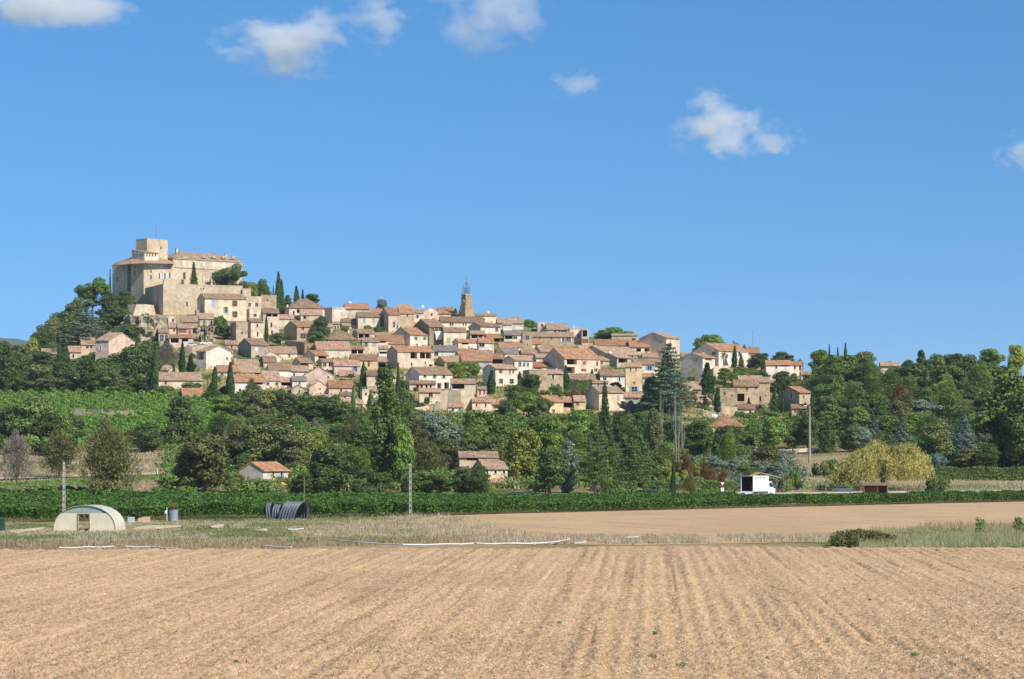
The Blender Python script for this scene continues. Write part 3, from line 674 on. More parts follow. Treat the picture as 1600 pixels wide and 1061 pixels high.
H('grey roofed house with white shutters', 678,716,560,548.5,540,5,'cream','grey',win=[(681.5,552.5,6,6,'n'),(687.5,553,3.5,8,'W'),(704.5,553,7,7,'W')])
H('small stone house under orange tiles', 716,744,562,554,545,8,'grey','red')
H('long red roof house with blue window', 722,769,585,564,552.5,0,'cream','red',win=[(757.5,569,5,7,'B'),(743,572,5,6,'W')])
H('grey gabled house with tan roof', 695,717,574,565.5,557,15,'grey','tan',ch=[(697,569,8,'w')])
H('villa with brown shuttered windows', 774,808.5,605,576,570,20,'white','tan',win=[(782.5,580.5,6.5,6.5,'K'),(796.5,580.5,3,7,'K'),(802,580.5,3.5,7,'K'),(783,595.5,6.5,7,'n'),(799.5,595.5,7,7,'n')],lm='the brown windowed villa')
H('grey gabled house with slate coloured roof', 788,815,558,552,543,17,'white','grey',ch=[(775,545,5,'w')])
H('tile roofed pergola with dark opening', 768,787,573,560,553,0,'grey','red',win=[(777.5,565,16,6.5,'L')])
H('white gabled house with three windows', 804,832,584,563,556,18,'white','tan',win=[(812,569,4.4,6.5,'w'),(818.5,569.5,3.4,5.5,'w'),(824.5,569.5,3.4,5.5,'w')])
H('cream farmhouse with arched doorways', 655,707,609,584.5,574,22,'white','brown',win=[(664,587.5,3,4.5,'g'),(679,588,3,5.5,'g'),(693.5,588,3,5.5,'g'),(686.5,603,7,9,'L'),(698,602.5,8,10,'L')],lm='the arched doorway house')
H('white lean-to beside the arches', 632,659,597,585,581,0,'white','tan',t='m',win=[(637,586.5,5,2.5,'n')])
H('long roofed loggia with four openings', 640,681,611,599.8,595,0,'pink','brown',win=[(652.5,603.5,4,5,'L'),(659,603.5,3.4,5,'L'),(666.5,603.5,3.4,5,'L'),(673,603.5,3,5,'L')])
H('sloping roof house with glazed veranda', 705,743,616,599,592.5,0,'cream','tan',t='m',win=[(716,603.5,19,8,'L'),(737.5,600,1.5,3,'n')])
H('lower terrace house with white window', 655,689,632,612.5,607.5,0,'cream','tan',t='m',win=[(673,617,6,7,'n')])
H('small pavilion with two brown doors', 746,760,620,608,605.5,0,'pink','tan',t='m',win=[(750,613.5,3,7,'K'),(756.5,613.5,3,7,'K')],name='pavilion')
H('red tiled shed by the retaining wall', 700,724,645,636,631,0,'cream','mottle',t='m',name='shed')
H('pale boundary building with wide roof', 738,768,642,628,621,0,'cream','mottle',t='m')
H('white house with mottled hip roof', 768,790,640,631.5,624,0,'white','mottle')
# centre right
H('white house with wide shaded terrace', 788,816,534,523,517,0,'white','grey',win=[(795,527,12,5.5,'L'),(805,527.5,6,3.5,'n')])
H('white house under bright orange eaves', 780,816,553,542,536.5,0,'white','red',win=[(806,538,3,2,'n')])
H('pale tower like house with one window', 816.5,832,550,521,521,0,'stone','grey',t='t',win=[(824,527.5,5.5,6.5,'n'),(824,538,2,2.5,'n')],lm='the pale tower house')
H('little red roof beside the tower house', 819,840,560,555,548,0,'brown','red',t='m')
H('pale block with blue grey top on the skyline', 840,855,520,505,505,0,'cream','grey',t='t',win=[(847,508.5,4,4.5,'n')])
H('skyline house with tan roof and balcony', 855,887,526,515,505.5,0,'cream','tan',win=[(876,518.5,20,6,'L')],ch=[(862,502,6,'w'),(884,510,6,'a')])
H('long stone house with white windows', 832,897,541,526,519,0,'stone','tan',win=[(880,530.8,3.6,6,'w'),(885.5,530.8,3,6,'w'),(890.5,530.8,3,6,'w'),(844,530,2,3,'n'),(862,529,2,3,'n')],lm='the long stone house')
H('pale skyline house with arched window', 890,909,536,513,513,0,'cream','',t='t',win=[(904,524,3.4,7,'w')],ch=[(897,508,6,'w')])
H('open roof terrace tower', 909,920,540,515,515,0,'pink','',t='t',win=[(914,521,7,10,'L'),(914.5,533,10,7,'K')])
H('stone skyline house with low roof', 956,996,534,524,522,0,'stone','tan',t='m',win=[(990,530,6,3,'L')])
H('wide house with orange tile roof', 930,984,549,539.5,531,0,'white','red',win=[(943,542,2,3,'n'),(950,543,1.4,4,'n'),(967,541.5,5,3.5,'n'),(976,541.5,5,3.5,'n')])
H('house with pale lilac gable', 949,1004,562,553.5,541,48,'grey','tan',gwin=[(913,549,4,5,'n'),(927,555,4,3,'n')],lm='the lilac gabled house')
H('red roofed house with dark openings', 984,1016,554,542,532,0,'cream','red',win=[(998,547,7,5,'L'),(1011,547,8,5,'L')],ch=[(990,537,9)])
H('large plain gabled house', 1041,1062,560,528,520,42,'cream','tan',win=[(1047,537,1.6,12,'n'),(1056,534,1.6,9,'W')],ch=[(1050,522,6,'w')],lm='the large plain gable')
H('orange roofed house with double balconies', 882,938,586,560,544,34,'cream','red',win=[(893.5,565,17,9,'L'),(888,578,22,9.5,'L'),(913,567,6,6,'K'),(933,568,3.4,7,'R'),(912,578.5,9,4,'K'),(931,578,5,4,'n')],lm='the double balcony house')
H('small cream house behind a tan roof', 838,871,568,559,553,5,'cream','tan',win=[(841,564,5,4,'W'),(856,564,6,4,'n')])
H('grey dormer house with tan roof', 845,868,557,550,543,10,'grey','tan',win=[(849,553.5,2.5,4,'n')])
H('low house with overlapping tan roofs', 833,874,580,573,566,0,'cream','red',win=[(840,575.5,9,2,'L')])
H('honey stone house without a roof', 827,855,612,579,579,10,'stone','',t='t',win=[(835,597,1.6,2.5,'n')],lm='the honey stone house')
H('honey stone house with low tan roof', 855,880,610,583.5,578,0,'stone','tan',win=[(864,588.5,3.6,6.5,'w'),(862,601,2.4,3,'n'),(872,602,5,3.4,'n')])
H('dark grey gabled house with white balcony', 964,986,574,559,552.5,26,'grey','tan',win=[(973.5,563,17,7.5,'L')],ch=[(950,549,6,'s')])
H('tall ochre stone tower with blue door', 977.5,1003,615,573,567.5,0,'ochre','tan',t='m',win=[(985.5,577,2,4,'n'),(994,577,2,4,'n'),(991,608,8,8,'b'),(991,598,3,3,'n')],lm='the ochre tower house')
H('white house with dusky pink roof', 990,1028,586,569,561,0,'white','brown',win=[(1015,575,6,6,'b')])
H('small ochre house under a tan roof', 1004,1028,564,558,552,0,'ochre','tan')
H('brown roofed house with narrow white wall', 938,978,607,587,578,0,'white','brown',win=[(968,592,2,6,'w'),(945,592,5,4,'n')],ch=[(943,583,5,'s')])
H('long brown roof house behind hedge', 892,950,607,598,585,0,'cream','brown',win=[(935,601.5,2,3.5,'n')])
H('big lower house with cream front and drainpipe', 936,974,642,613,604,20,'yellow','tan',win=[(966,622,4,9,'G')],gwin=[(921,626,1.5,3,'n')],lm='the big cream front house')
H('cream house with two green garage doors', 974,1004,636,621,614,0,'yellow','mottle',win=[(981,628,9,11,'G'),(993,628,10,11,'G')])
H('low farmhouse with grey gable', 855,880,646,627.5,618.5,20,'ochre','red',win=[(864,632,4,4,'K'),(865,641.5,4.5,4,'n')],gwin=[(836,630,2,4,'n'),(849,630,2.4,5,'n')],ch=[(854,617,6,'w')],lm='the low farmhouse')
H('farmhouse wing with dark central porch', 880,900,643,628,621,0,'ochre','red',win=[(888,632.5,14,8,'L')])
H('farmhouse end wing with tan roof', 897,915,644,626.5,618.5,0,'ochre','tan',win=[(902.5,631,5,6,'K')])
# right edge of the village
H('cream house with shaded upper gallery', 1098,1117,598,558.5,552,34,'white','red',win=[(1107,561,16,4.5,'K'),(1106,590,5,3,'n')],gwin=[(1088,562,2,5,'n')],lm='the gallery house')
H('broad house with long red brown roof', 1123,1169,573,548,536.5,42,'white','red',win=[(1130,557,2,6,'n'),(1136,556,3,5,'n'),(1155,553,4,6,'w')],ch=[(1091,536,5,'w')],gwin=[(1115,552,11,5,'n')],lm='the broad red brown roof')
H('end wing with dark shutters', 1168,1187,571,551.5,543,0,'white','red',win=[(1176,556.5,7,4,'K')])
H('white villa with orange roof', 1197,1236,594,570,563.5,0,'white','red',win=[(1213,573,2.6,4.5,'n'),(1226,571,12,3,'L')],ch=[(1202,561,5,'w')],lm='the white villa')
H('white villa wing with grey window', 1234,1255,588,570,565,0,'white','red',win=[(1242,574,2.6,5,'n'),(1250,575,3,6,'n')])
H('yellow terrace house with tan roof', 1252,1268,596,585,580,0,'yellow','tan',win=[(1261,590,8,7,'L')])
H('old stone house with stepped tan roofs', 1147,1186,632,603.5,594,0,'stone','brown',win=[(1167,608,3.4,4.5,'n'),(1157,621,12,12,'L'),(1181,606,3,3,'n')],lm='the old stone house')
H('upper tan roof of the old stone house row', 1155,1192,606,597,587.5,0,'stone','tan',ch=[(1170,586,5)])
H('round cornered stone house', 1184,1203,630,597,590,0,'stone','tan',t='m',win=[(1188,623,3,8,'n'),(1196,618,2,3,'n')])
H('ruined stone house front', 1125,1152,636,608,608,0,'stone','',t='t',name='ruin',cat='ruin',win=[(1132,615,3,4,'n'),(1144,618,2,3,'n')])
H('little hut with wide tan roof', 1152,1178,651,638.5,632,0,'cream','brown',name='hut',cat='hut',win=[(1172,644,3,5,'n')])
H('low house with red hip roof', 1110,1162,676,666,651,0,'white','red',t='h',win=[(1156,669,5,3,'n')],ch=[(1115,647,7,'s'),(1118,647,7,'s')],lm='the red hip roof')
H('stone house with lit orange roof', 1249,1267,645,613.5,604.5,34,'stone','red',win=[(1256,620,2,4,'n'),(1258,631,3,5,'n')],gwin=[(1237,619,5,7,'w'),(1241.5,630,3,5,'n'),(1233,633,2.4,4,'n')],ch=[(1225,604,4,'w')],lm='the stone house by the tall pole')
H('pink lean-to on the stone house', 1237,1260,651,638,632.5,0,'pink','brown',t='m',win=[(1250,643,3,4,'n')])
H('narrow stone wing between cypresses', 1083,1096,628,608,604,0,'stone','tan',t='m')
# left side
H('half hidden tan house on the slope', 66,91,566,553,545,0,'cream','tan')
H('small pinkish house with arched window', 108,127,568,550,541,0,'pink','tan',win=[(114.5,556,2.6,5,'n')])
H('long pink grey house with tan roof', 127,150,560,538.5,527,0,'pink','tan',win=[(136,542.5,3.4,4,'n'),(142.5,542.5,3.4,4,'n')],ch=[(142,524,7,'w')],lm='the long pink grey house')
H('pink gabled house with white shutters', 149,170,566,532,520,-41,'pink','tan',win=[(156.5,544,2.4,7,'w')],lm='the pink gabled house')
H('white garden shed under the oaks', 116,128,602,587,585,0,'white','grey',t='m',name='shed')
H('orange gabled cottage', 249,264,584,578,571,-17,'ochre','tan',win=[(260,580.5,9,2.5,'L')])
H('long low house with tan roof', 248,316,608,594,582,0,'yellow','tan',win=[(259,598,3,5,'n')],ch=[(304,584,8,'s')],lm='the long low house')
H('white gabled house with shaded gallery', 307,322,577,549,541,-39,'white','tan',win=[(314,556,12,12,'L')],gwin=[(355,560,4,4.5,'n')],lm='the white gallery house')
H('pink upper house with brown shutters', 278,301,532,512.5,506,0,'pink','tan',win=[(285,517,13,6,'K'),(296.5,519.5,3.4,7.5,'K')],lm='the pink house')
H('pink house with shaded ground loggia', 265,302,542,527.5,523,0,'pink','red',t='m',win=[(273,532,12,7,'L'),(289,531,10,5,'L')])
H('shaded pink lean-to', 248,264,540,519.5,514,0,'grey','brown',t='m',win=[(253,528,5,10,'n'),(260,528,4,10,'n')])
H('stone house with sloping parapet', 312,336,522,498,490,0,'stone','tan',t='m')
H('square stone turret with one window', 307,327,500,485,485,0,'stone','',t='t',win=[(314,489,2,3.5,'n')],name='turret')
H('cream pillar building by white dish', 263,275,515,495,495,0,'cream','',t='t',ch=[(278,497,6,'s')])
H('house with bright orange roof', 340,374,590,581,571,0,'cream','red')
H('white house with pale awning', 367,415,615,596.5,586,0,'white','red',win=[(383,601,18,5,'W'),(403,599,14,4,'L'),(375,610,3,5,'n')])
H('tan gabled house with small dark window', 376,408,588,581.5,571.5,10,'cream','tan',win=[(402,583.5,7,3,'L')])
H('cream walled house with tan eaves', 411,438,607,594,580,0,'cream','tan')
H('small brown roof beside white gable', 412,432,574,566,557,0,'white','brown',win=[(421,568,3,2,'n')])
H('white house with pointed gable', 409,438,566,557,549.5,0,'white','tan',t='s')
H('low tan roof above the cypress', 367,405,577,570.5,562,0,'cream','tan',ch=[(362,560,5,'w')])
H('white house with light blue awning', 420,455,592,578,568.5,0,'white','brown',win=[(431,583,10,6,'B'),(439,583,5,5,'K')])
H('gabled house with shaded porch', 469,489,579,566.5,559,12,'cream','brown',win=[(476,570.5,13,7,'L')])
H('pink white house with one dark window', 474,522,602,587,573,0,'pink','tan',t='s',win=[(501.5,585,3,4.5,'n'),(513,588,3.4,6,'w')],lm='the pink white gable')
H('sloping cream wall house', 452,482,592,580,572,0,'cream','tan',t='m')
H('white house with dark slate roof', 457,479,607,594.5,588.5,0,'white','grey',t='m',win=[(468,598.5,3.4,4,'w')])
H('tan roofed house with deep loggia', 438,457,606,596.5,590,0,'cream','tan',win=[(447.5,600,15,5.5,'L')])
H('pink house with broad red roof', 514,553,618,605.5,595,0,'pink','red',win=[(546,609,4,3,'W'),(533,610,3,4,'n')],lm='the pink walled house')
H('pale pink gabled house wing', 483,514,618,606,595.5,0,'pink','tan',t='s',win=[(500,607,2.4,3,'n')])
H('pale house under overlapping eaves', 500,526,632,622,617,0,'white','tan',win=[(512,626,4,4,'n')])
H('dark gabled outhouse among trees', 455,476,616,608,602,0,'grey','brown',t='s',name='outhouse')
H('small house with brown hip roof', 532,549,630,617.5,613,0,'pink','brown',win=[(539,622,3,4,'n')])
H('lower cream house with white shutters', 537,567,644,630.5,623,0,'cream','tan',win=[(543,634.5,4,6,'W'),(562,635.5,5,7,'W')])
H('narrow pale house block', 566,577,642,610,610,0,'yellow','',t='t')
H('cream house with brown roof and blue door', 573,590,606,586.5,579,0,'cream','brown',win=[(588,590.5,2.5,6,'B')])
H('low red roof by the hillside vines', 286,318,626,620,607,0,'white','red',win=[(315,622,3,3,'n')])
H('cream roofed house above hedge', 420,438,600,590,585,0,'ochre','tan')
# smaller houses filling the closely packed rows
H('low tan roofed house beside white gable', 422,464,561,551.5,542,0,'cream','tan',win=[(434,555,3,4,'n'),(452,555,3,4,'n')])
H('low cream house with faded roof', 575,600,622,611,604,0,'cream','tan',win=[(585,614,3,4,'n')])
H('narrow cream house with dark door', 604,622,600,590,584,0,'cream','tan',win=[(612,594,3,6,'K')])
H('small cream house under the rampart', 264,286,524,512,505,0,'cream','tan',win=[(272,516,3,4,'n'),(280,516,3,4,'n')])
H('long stone house with slanting tan roof', 284,318,514,503,494,0,'stone','tan',t='m',win=[(296,507,2,3,'n')])
H('tan stone house partly under ivy', 318,350,520,508,500,0,'stone','tan',t='m',win=[(330,512,2.4,4,'n')])
H('small cream house with grey shutters', 340,364,560,551,545,0,'cream','tan',t='m',win=[(352,555,3,4,'w')])
H('stone cottage by the square tower', 352,372,548,538,532,0,'stone','tan',win=[(362,542,2.4,4,'n')])
H('tan roofed outbuilding under the loggia tower', 420,446,556,548,542,0,'cream','tan',t='m')
H('sunlit cream house below the red shutters', 440,470,546,538,533,0,'cream','tan',t='m',win=[(450,541,2,3,'n')])
H('cream house with mottled eaves', 588,606,536,528,523,0,'cream','tan',win=[(597,531,3,4,'n')])
H('small cream house under the skyline roof', 596,612,512,503,498,0,'cream','tan',win=[(604,507,3,4,'n')])
H('cream skyline annexe with red tiles', 577,607,500,489,483,0,'cream','red',win=[(581,490.5,5,5,'B')])
H('narrow house behind the balcony house', 534,560,512,503,498,0,'cream','brown',win=[(545,506,3,4,'n')])
H('tan house squeezed beside the hip roof', 505,520,520,511,506,0,'cream','tan')
H('low house behind the yellow green tree', 700,724,570,562,556,0,'cream','tan',win=[(708,565,3,4,'n')])
H('white house beside the grey slate roof', 744,770,562,553,548,0,'white','tan',win=[(753,556,3,4,'w')])
H('low cream house over the villa', 815,835,560,552,546,0,'cream','tan',win=[(824,555,3,4,'n')])
H('long low house with pale red tiles', 815,846,545,537,531,0,'cream','red',win=[(826,541,3,4,'n'),(838,541,3,4,'n')])
H('cream house with tan roof over the double balconies', 905,934,556,547,540,0,'cream','tan',win=[(915,551,3,4,'n')])
H('cream house wedged before the lilac gable', 930,952,572,563,557,0,'cream','tan',win=[(940,567,3,4,'n')])
H('low tan roofed house over the honey stone house', 868,892,582,574,568,0,'cream','brown',win=[(880,577,3,3.5,'n')])
H('cream house above the big cream front', 950,975,604,595,588,0,'cream','tan',win=[(962,599,3,4,'n')])
H('small house with red eaves by the ochre tower', 1004,1022,600,590,584,0,'white','red',win=[(1012,594,3,4,'w')])
H('pale house under the large plain gable', 1024,1050,578,568,561,0,'cream','tan',win=[(1036,572,3,4,'n')])
H('low cream house below the gallery house', 1066,1090,612,603,597,0,'cream','tan',win=[(1078,606,3,4,'n')])
# outlying
r_, s_ = H('small farmhouse with blue shutters and orange roof', 411,450,772,735,723,36,'white','red',D=4.6,Y=425,phi0=R(60),win=[(427,741,4,7,'n'),(440,742,5,12,'b')],lm='the small blue shuttered farmhouse',group='farmhouses below the village',ch=[(439,722,4,'w')],name='farmhouse',cat='farmhouse')
H('ochre farmhouse with white satellite dishes', 718,778,745,714.5,706.5,0,'pink','tan',Y=450,win=[(743,717.5,26,4,'L')],ch=[(752,709,7,'s'),(770,710,7,'s'),(761,700,8,'a')],lm='the ochre farmhouse',group='farmhouses below the village',name='farmhouse',cat='farmhouse')
H('ochre farmhouse wing with tan roof', 757,793,772,732.5,718.5,18,'ochre','tan',Y=432,group='farmhouses below the village',name='farmhouse',cat='farmhouse',ch=[(782,719,6,'w')])
H('ochre end wing of the farmhouse', 791,812,772,739,725,0,'ochre','tan',Y=436,group='farmhouses below the village',name='farmhouse',cat='farmhouse')
H('low farmhouse porch on pale pillars', 768,812,774,755,749.5,0,'cream','mottle',t='m',Y=422,D=4,win=[(777,763,5,12,'L'),(785,763,5,12,'L'),(793,763,5,12,'L'),(801,763,5,12,'L'),(808,763,3,12,'L')],group='farmhouses below the village',name='porch',cat='porch')
H('low shed with wide tan roof behind hedge', 997,1026,775,752,745,0,'brown','tan',Y=425,group=None,name='shed',cat='shed',lm='the shed behind the hedge')
H('white walled house half hidden by oaks', 1308,1328,578,570,564,0,'white','brown',group='houses on the wooded ridge')
H('tan roofed house peeping over the ridge', 1376,1406,576,572,566.5,0,'cream','tan',group='houses on the wooded ridge')
H('pale villa behind the big tree', 1512,1538,706,693,687,0,'cream','brown',Y=520,win=[(1522,698,4,4,'n')],group='houses on the wooded ridge')
H('tiny house glimpsed between conifers', 977,990,708,690,685,0,'cream','red',Y=480,group=None)
H('pale cottage behind the oaks', 1066,1079,674,664,660,0,'cream','tan',group=None)
# ------------------------------------------------------------------ castle
Mtx = __import__('mathutils').Matrix
cr = rootat('castle', G(275, 880)); tag(cr, 'large stone castle with square keep crowning the hill', 'castle')
LM.append(('the castle', 285, 415))
cs = {}
def part(x0, x1, yb, ye, yr, gw, wall, roof, t, Y, D=None, win=(), ch=(), wn='wall', rn='roof', foot=6, gwin=(), phi0=None):
    s = Bld(x0, x1, yb, ye, yr, gw, t, D, Y, foot, phi0); s.make(cr, wall, roof, win, ch, wn, rn, gwin); return s
# west range: shaded bastion face and lit face meeting at x 224.5, a deep groove, a shaded outer face
part(224.5, 270.5, 462, 412, 412, 20, 'castle', '', 't', 872, 7.2, wn='bastion_wall', foot=8,
     win=[(236.5,415.5,4,4,'W'),(236,424,3.2,4,'n'),(236,433,3.4,6,'n'),(253,418,4.4,9,'W'),(263,417,2,2.5,'n'),(249,431,3.4,8,'w'),(257.5,431,3.4,8,'w'),(265,430,4,8,'w')],
     gwin=[(210.5,427,3,9,'n'),(210.5,417,3.4,3,'n'),(210.5,441,1.5,4,'n')])
part(175.5, 199, 462, 414.5, 414.5, 0, 'castle', '', 't', 884, 7, wn='west_wall', foot=8, win=[(183,436,3,7,'n'),(193,437,3,9,'W'),(184,419.5,2.5,2.5,'n'),(194,419,3,2.5,'n')], phi0=R(-38))
part(196, 212, 462, 413.5, 413.5, 0, 'castle', '', 't', 884, 7, wn='groove_wall', foot=8, phi0=R(-30))
b = MB(); e = [P(173.5, 415.6, 888), P(206, 412.6, 869), P(224.6, 411.2, 868.5), P(272, 412.4, 880), P(272, 409, 900), P(180, 411, 903)]; r0, r1 = P(205, 402.5, 886), P(250, 402.8, 889); up = np.array([0, 0, .12])
ct_ = ROOF['tan']
for q in ((e[0], e[1], r0), (e[1], e[2], r0), (e[2], e[3], r1, r0), (e[3], e[4], r1), (e[4], e[5], r0, r1), (e[5], e[0], r0)):
    w0 = np.linalg.norm(q[1]-q[0]); hh = np.linalg.norm(q[-1]-q[0]); b.face([p+up for p in q], ct_, [(0, 0), (w0, 0), (w0, hh), (0, hh)][:len(q)] if len(q) == 4 else [(0, 0), (w0, 0), (w0/2, hh)])
for i in range(6): b.face([e[i], e[(i+1) % 6], e[(i+1) % 6]+up, e[i]+up], ct_, [(0, 0), (.5, 0), (.5, .1), (0, .1)])
b.face(e[::-1], ct_, [(0, 0)]*6); b.build('west_roof', cr, cr.location)
# gallery with a row of small openings
part(226, 247.5, 412, 394.5, 391, 20, 'cream', 'tan', 'm', 876, 8, wn='gallery_wall', foot=1,
     win=[(229.5,398.5,2.6,5,'L'),(234,398.5,2.6,5,'L'),(238.5,398.5,2.6,5,'L'),(243,398.5,2.6,5,'L')], gwin=[(209.5,399,2.8,4.5,'n'),(214,399,2.8,4.5,'n'),(218.5,399,2.8,4.5,'n'),(222.5,399,2.4,4.5,'n')])
part(229.6, 262, 415, 373.5, 373, 17, 'castle', '', 't', 886, 6.2, wn='keep_wall', foot=2, win=[(251.5,387.5,2.4,4.5,'n'),(245.5,380,.01,.01,'n')])
# main wing
mw = [(288,410.5,4.0,9,'W'),(303.8,411,4.0,9,'W'),(319,412,4.0,9,'W'),(334.5,413,4.0,8.5,'W'),(350,414,3.8,8.5,'W'),(365,415,3.8,8,'W'),
      (288,431,4.2,11,'n'),(303.8,432,4.0,11,'n'),(334.5,433,4.0,10,'W'),(350,433,4.0,10,'n')]
part(270.5, 379, 446, 402.5, 392.5, 0, 'castle', 'tan', 'h', 894, 16, win=mw, ch=[(276,387.5,6),(353,396,5)], wn='main_wall', rn='main_roof', foot=7, phi0=R(38))
s = Bld(270.5, 379, 446, 402.5, 392.5, 0, 'h', 16, 894, 7, R(38))
b = MB()                                        # string course and the small lunettes over the upper windows
for y0, y1, dd in ((417, 418, .25), (403, 404.2, .35)):
    a0, z1 = s.axy(271, y0); a1, z0 = s.axy(378.5, y1); z0 = z1-(y1-y0)/s.s; b.box(s.fr, a0, a1, -dd, -.004, z0, z1, WALL['stone'])
b.build('cornice', cr, cr.location)
for x in (288, 303.8, 319, 334.5, 350, 365):
    a, z = s.axy(x, 402); b = MB()
    n = 7; arc = [(a+1.15*math.cos(t), z-.35+.95*math.sin(t)) for t in np.linspace(0, math.pi, n)]
    for d in (-.45, .4): b.face([s.fr.p(q[0], d, q[1]) for q in arc], WALL['stone'])
    for i in range(n-1): b.face([s.fr.p(arc[i][0], -.45, arc[i][1]), s.fr.p(arc[i+1][0], -.45, arc[i+1][1]), s.fr.p(arc[i+1][0], .4, arc[i+1][1]), s.fr.p(arc[i][0], .4, arc[i][1])], WALL['stone'])
    b.build('lunette', cr, cr.location)
b = MB(); p = P(243.5, 372, 892); b.tube([p, p+[0, 0, 6.2]], .05, METAL, 4); b.build('flagpole', cr, cr.location)
# chapel window ruin: three pointed lancets cut in a slim wall
rr = rootat('chapel_ruin', P(322, 442, 866)); fr = Fr((*P(316, 442, 866)[:2], 0), .15); z0 = P(316, 444, 866)[2]; b = MB()
Wc, Hc = 3.1, 5.7; cells = [(.35+.8*i, .35+.8*i+.6) for i in range(3)]
b.box(fr, 0, .35, 0, .7, z0-2, z0+Hc-1.2, WALL['grey']); b.box(fr, 2.55, Wc, 0, .7, z0-2, z0+Hc-1.2, WALL['grey'])
for i in (0, 1): b.box(fr, cells[i][1], cells[i+1][0], .1, .6, z0-2, z0+Hc-1.5, WALL['grey'])
N = 12
for k in range(N):                              # stepped pointed head with gaps for the lancets
    x0, x1 = Wc*k/N, Wc*(k+1)/N; xm = (x0+x1)/2; top = z0+Hc-abs(xm-Wc/2)*.9; inl = [c for c in cells if c[0] < xm < c[1]]
    lo = z0+Hc-1.2 if not inl else z0+Hc-1.35+.35-abs(xm-(inl[0][0]+inl[0][1])/2)*1.2
    b.box(fr, x0, x1, .05, .65, lo, max(top, lo+.15), WALL['grey'])
b.box(fr, .35, 2.55, .1, .6, z0-2, z0+.9, WALL['grey'])
b.build('tracery', rr, rr.location); tag(rr, 'grey ruined chapel window with three narrow lancets before the castle', 'ruin')
# ramparts
rp = rootat('rampart', G(300, 850)); 
def rpart(*a, **k):
    global cr; sv = cr; cr = rp; s = part(*a, **k); cr = sv; return s
rs_ = rpart(255, 379, 500, 444.5, 444.5, 29, 'castle', '', 't', 846, 26, wn='rampart_wall', foot=9, win=[(292,475,3,7,'n'),(314,451,1.6,3,'n'),(318,451,1.6,3,'n'),(265,486,.8,4,'n'),(274,486,.8,4,'n'),(283,486,.8,4,'n'),(301,486,.8,4,'n')],
      gwin=[(246,464,2.4,6,'n'),(245,483,2,2,'n'),(239,492,2.2,10,'n')])
rpart(379, 392, 500, 452, 452, 0, 'castle', '', 't', 856, 10, wn='low_rampart_wall', foot=6)
rpart(256, 290, 447, 437.5, 437.5, 0, 'castle', '', 't', 862, 6, wn='terrace_wall', foot=1)
tag(rp, 'tall blank stone rampart wall below the castle', 'rampart'); LM.append(('the rampart', 300, 472))
# sloping buttress wall and the crag
bt = rootat('buttress_wall', P(212, 498, 848)); b = MB()
q = [P(200, 475.5, 850), P(226, 475.5, 846), P(228, 500, 842), P(191, 512, 842)]; dv = np.array([3, 7, 0.])
def prism(b, q, dv, mat):
    q = [np.array(k) for k in q]; w = [k+dv for k in q]; b.face(q, mat); b.face(w[::-1], mat)
    for i in range(len(q)): b.face([q[i], q[(i+1) % len(q)], w[(i+1) % len(q)], w[i]], mat)
prism(b, [P(213, 475.5, 846), P(228, 475.5, 846), P(230, 505, 842), P(205, 505, 842)], dv, WALL['castle'])
prism(b, [P(199, 475.5, 852), P(213, 475.5, 846.05), P(205, 505, 842.05), P(190, 512, 850)], np.array([8, 9, 0.]), WALL['castle'])
b.build('wall', bt, bt.location); tag(bt, 'battered stone buttress wall at the shaded corner of the rampart', 'wall')
def crag(name, xc, yt, yb, w, Y, dep, mat, seed, desc):
    Y = yd(xc, yb)+dep+2; n1, n2 = 34, 26; r = np.random.RandomState(seed); s = F/Y; V = []; c = P(xc, yb, Y); Hh = (yb-yt)/s; Wd = w/s
    b = MB(); pts = np.zeros((n1, n2, 3))
    for i in range(n1):
        for j in range(n2):
            u = -1+2*i/(n1-1); v = j/(n2-1)*1.5          # v<1 face, >1 top
            ang = u*1.45; face = min(v, 1.); X = math.sin(ang)*Wd/2*(1.05-.14*face); D_ = -math.cos(ang)*dep*(1.0-.2*face)
            z = Hh*face; 
            if v > 1: k = (v-1)/.5; X *= 1-k*.96; D_ *= 1-k*.96
            nz = (vn(np.array(i/2.3+seed*7), np.array(j/2.0))-.5)*3.2+(vn(np.array(i*1.1+seed), np.array(j/3.5))-.5)*1.8+(vn(np.array(i/.8+seed), np.array(j/.9))-.5)*.8
            pts[i, j] = c+np.array([X+nz*math.sin(ang), D_-nz*math.cos(ang), z-2.5*(1-face)+(.5*nz if v > .9 else 0)])
    for i in range(n1-1):
        for j in range(n2-1): b.face([pts[i, j], pts[i+1, j], pts[i+1, j+1], pts[i, j+1]], mat)
    o = b.build(name, None, tuple(c)); tag(o, desc, 'rock'); return o
ROCK = surf('grey_rock', [(.28, hexc('756a58')), (.45, hexc('9c8e76')), (.6, hexc('b3a488')), (.8, hexc('c4b497'))], scale=.8, bump=.35, bscale=1.2, det=8, rand=.05)
crag('rock_crag', 228, 497, 543, 72, 838, 9, ROCK, 2, 'rugged grey rock crag under the shaded corner of the rampart'); LM.append(('the rock crag', 228, 518))
crag('rock_outcrop', 322, 512, 536, 26, 790, 4, ROCK, 5, 'rough stone outcrop behind the pink house')
crag('rock_outcrop', 992, 632, 648, 44, 615, 3, ROCK, 7, 'pale rock outcrop below the two green garage doors')
crag('rock_outcrop', 1343, 608, 622, 36, 640, 4, ROCK, 9, 'pale rocky bank on the wooded slope near a round pine')
crag('rock_outcrop', 1292, 637, 652, 42, 590, 4, ROCK, 11, 'tan rocky bank under the round pine beside the tall pole')
crag('rock_outcrop', 1503, 634, 656, 46, 590, 4, ROCK, 13, 'tan earth cliff among grey green conifers')
crag('rock_outcrop', 1106, 618, 640, 34, 640, 3, ROCK, 15, 'tumbled pale rocks between the two cypresses')

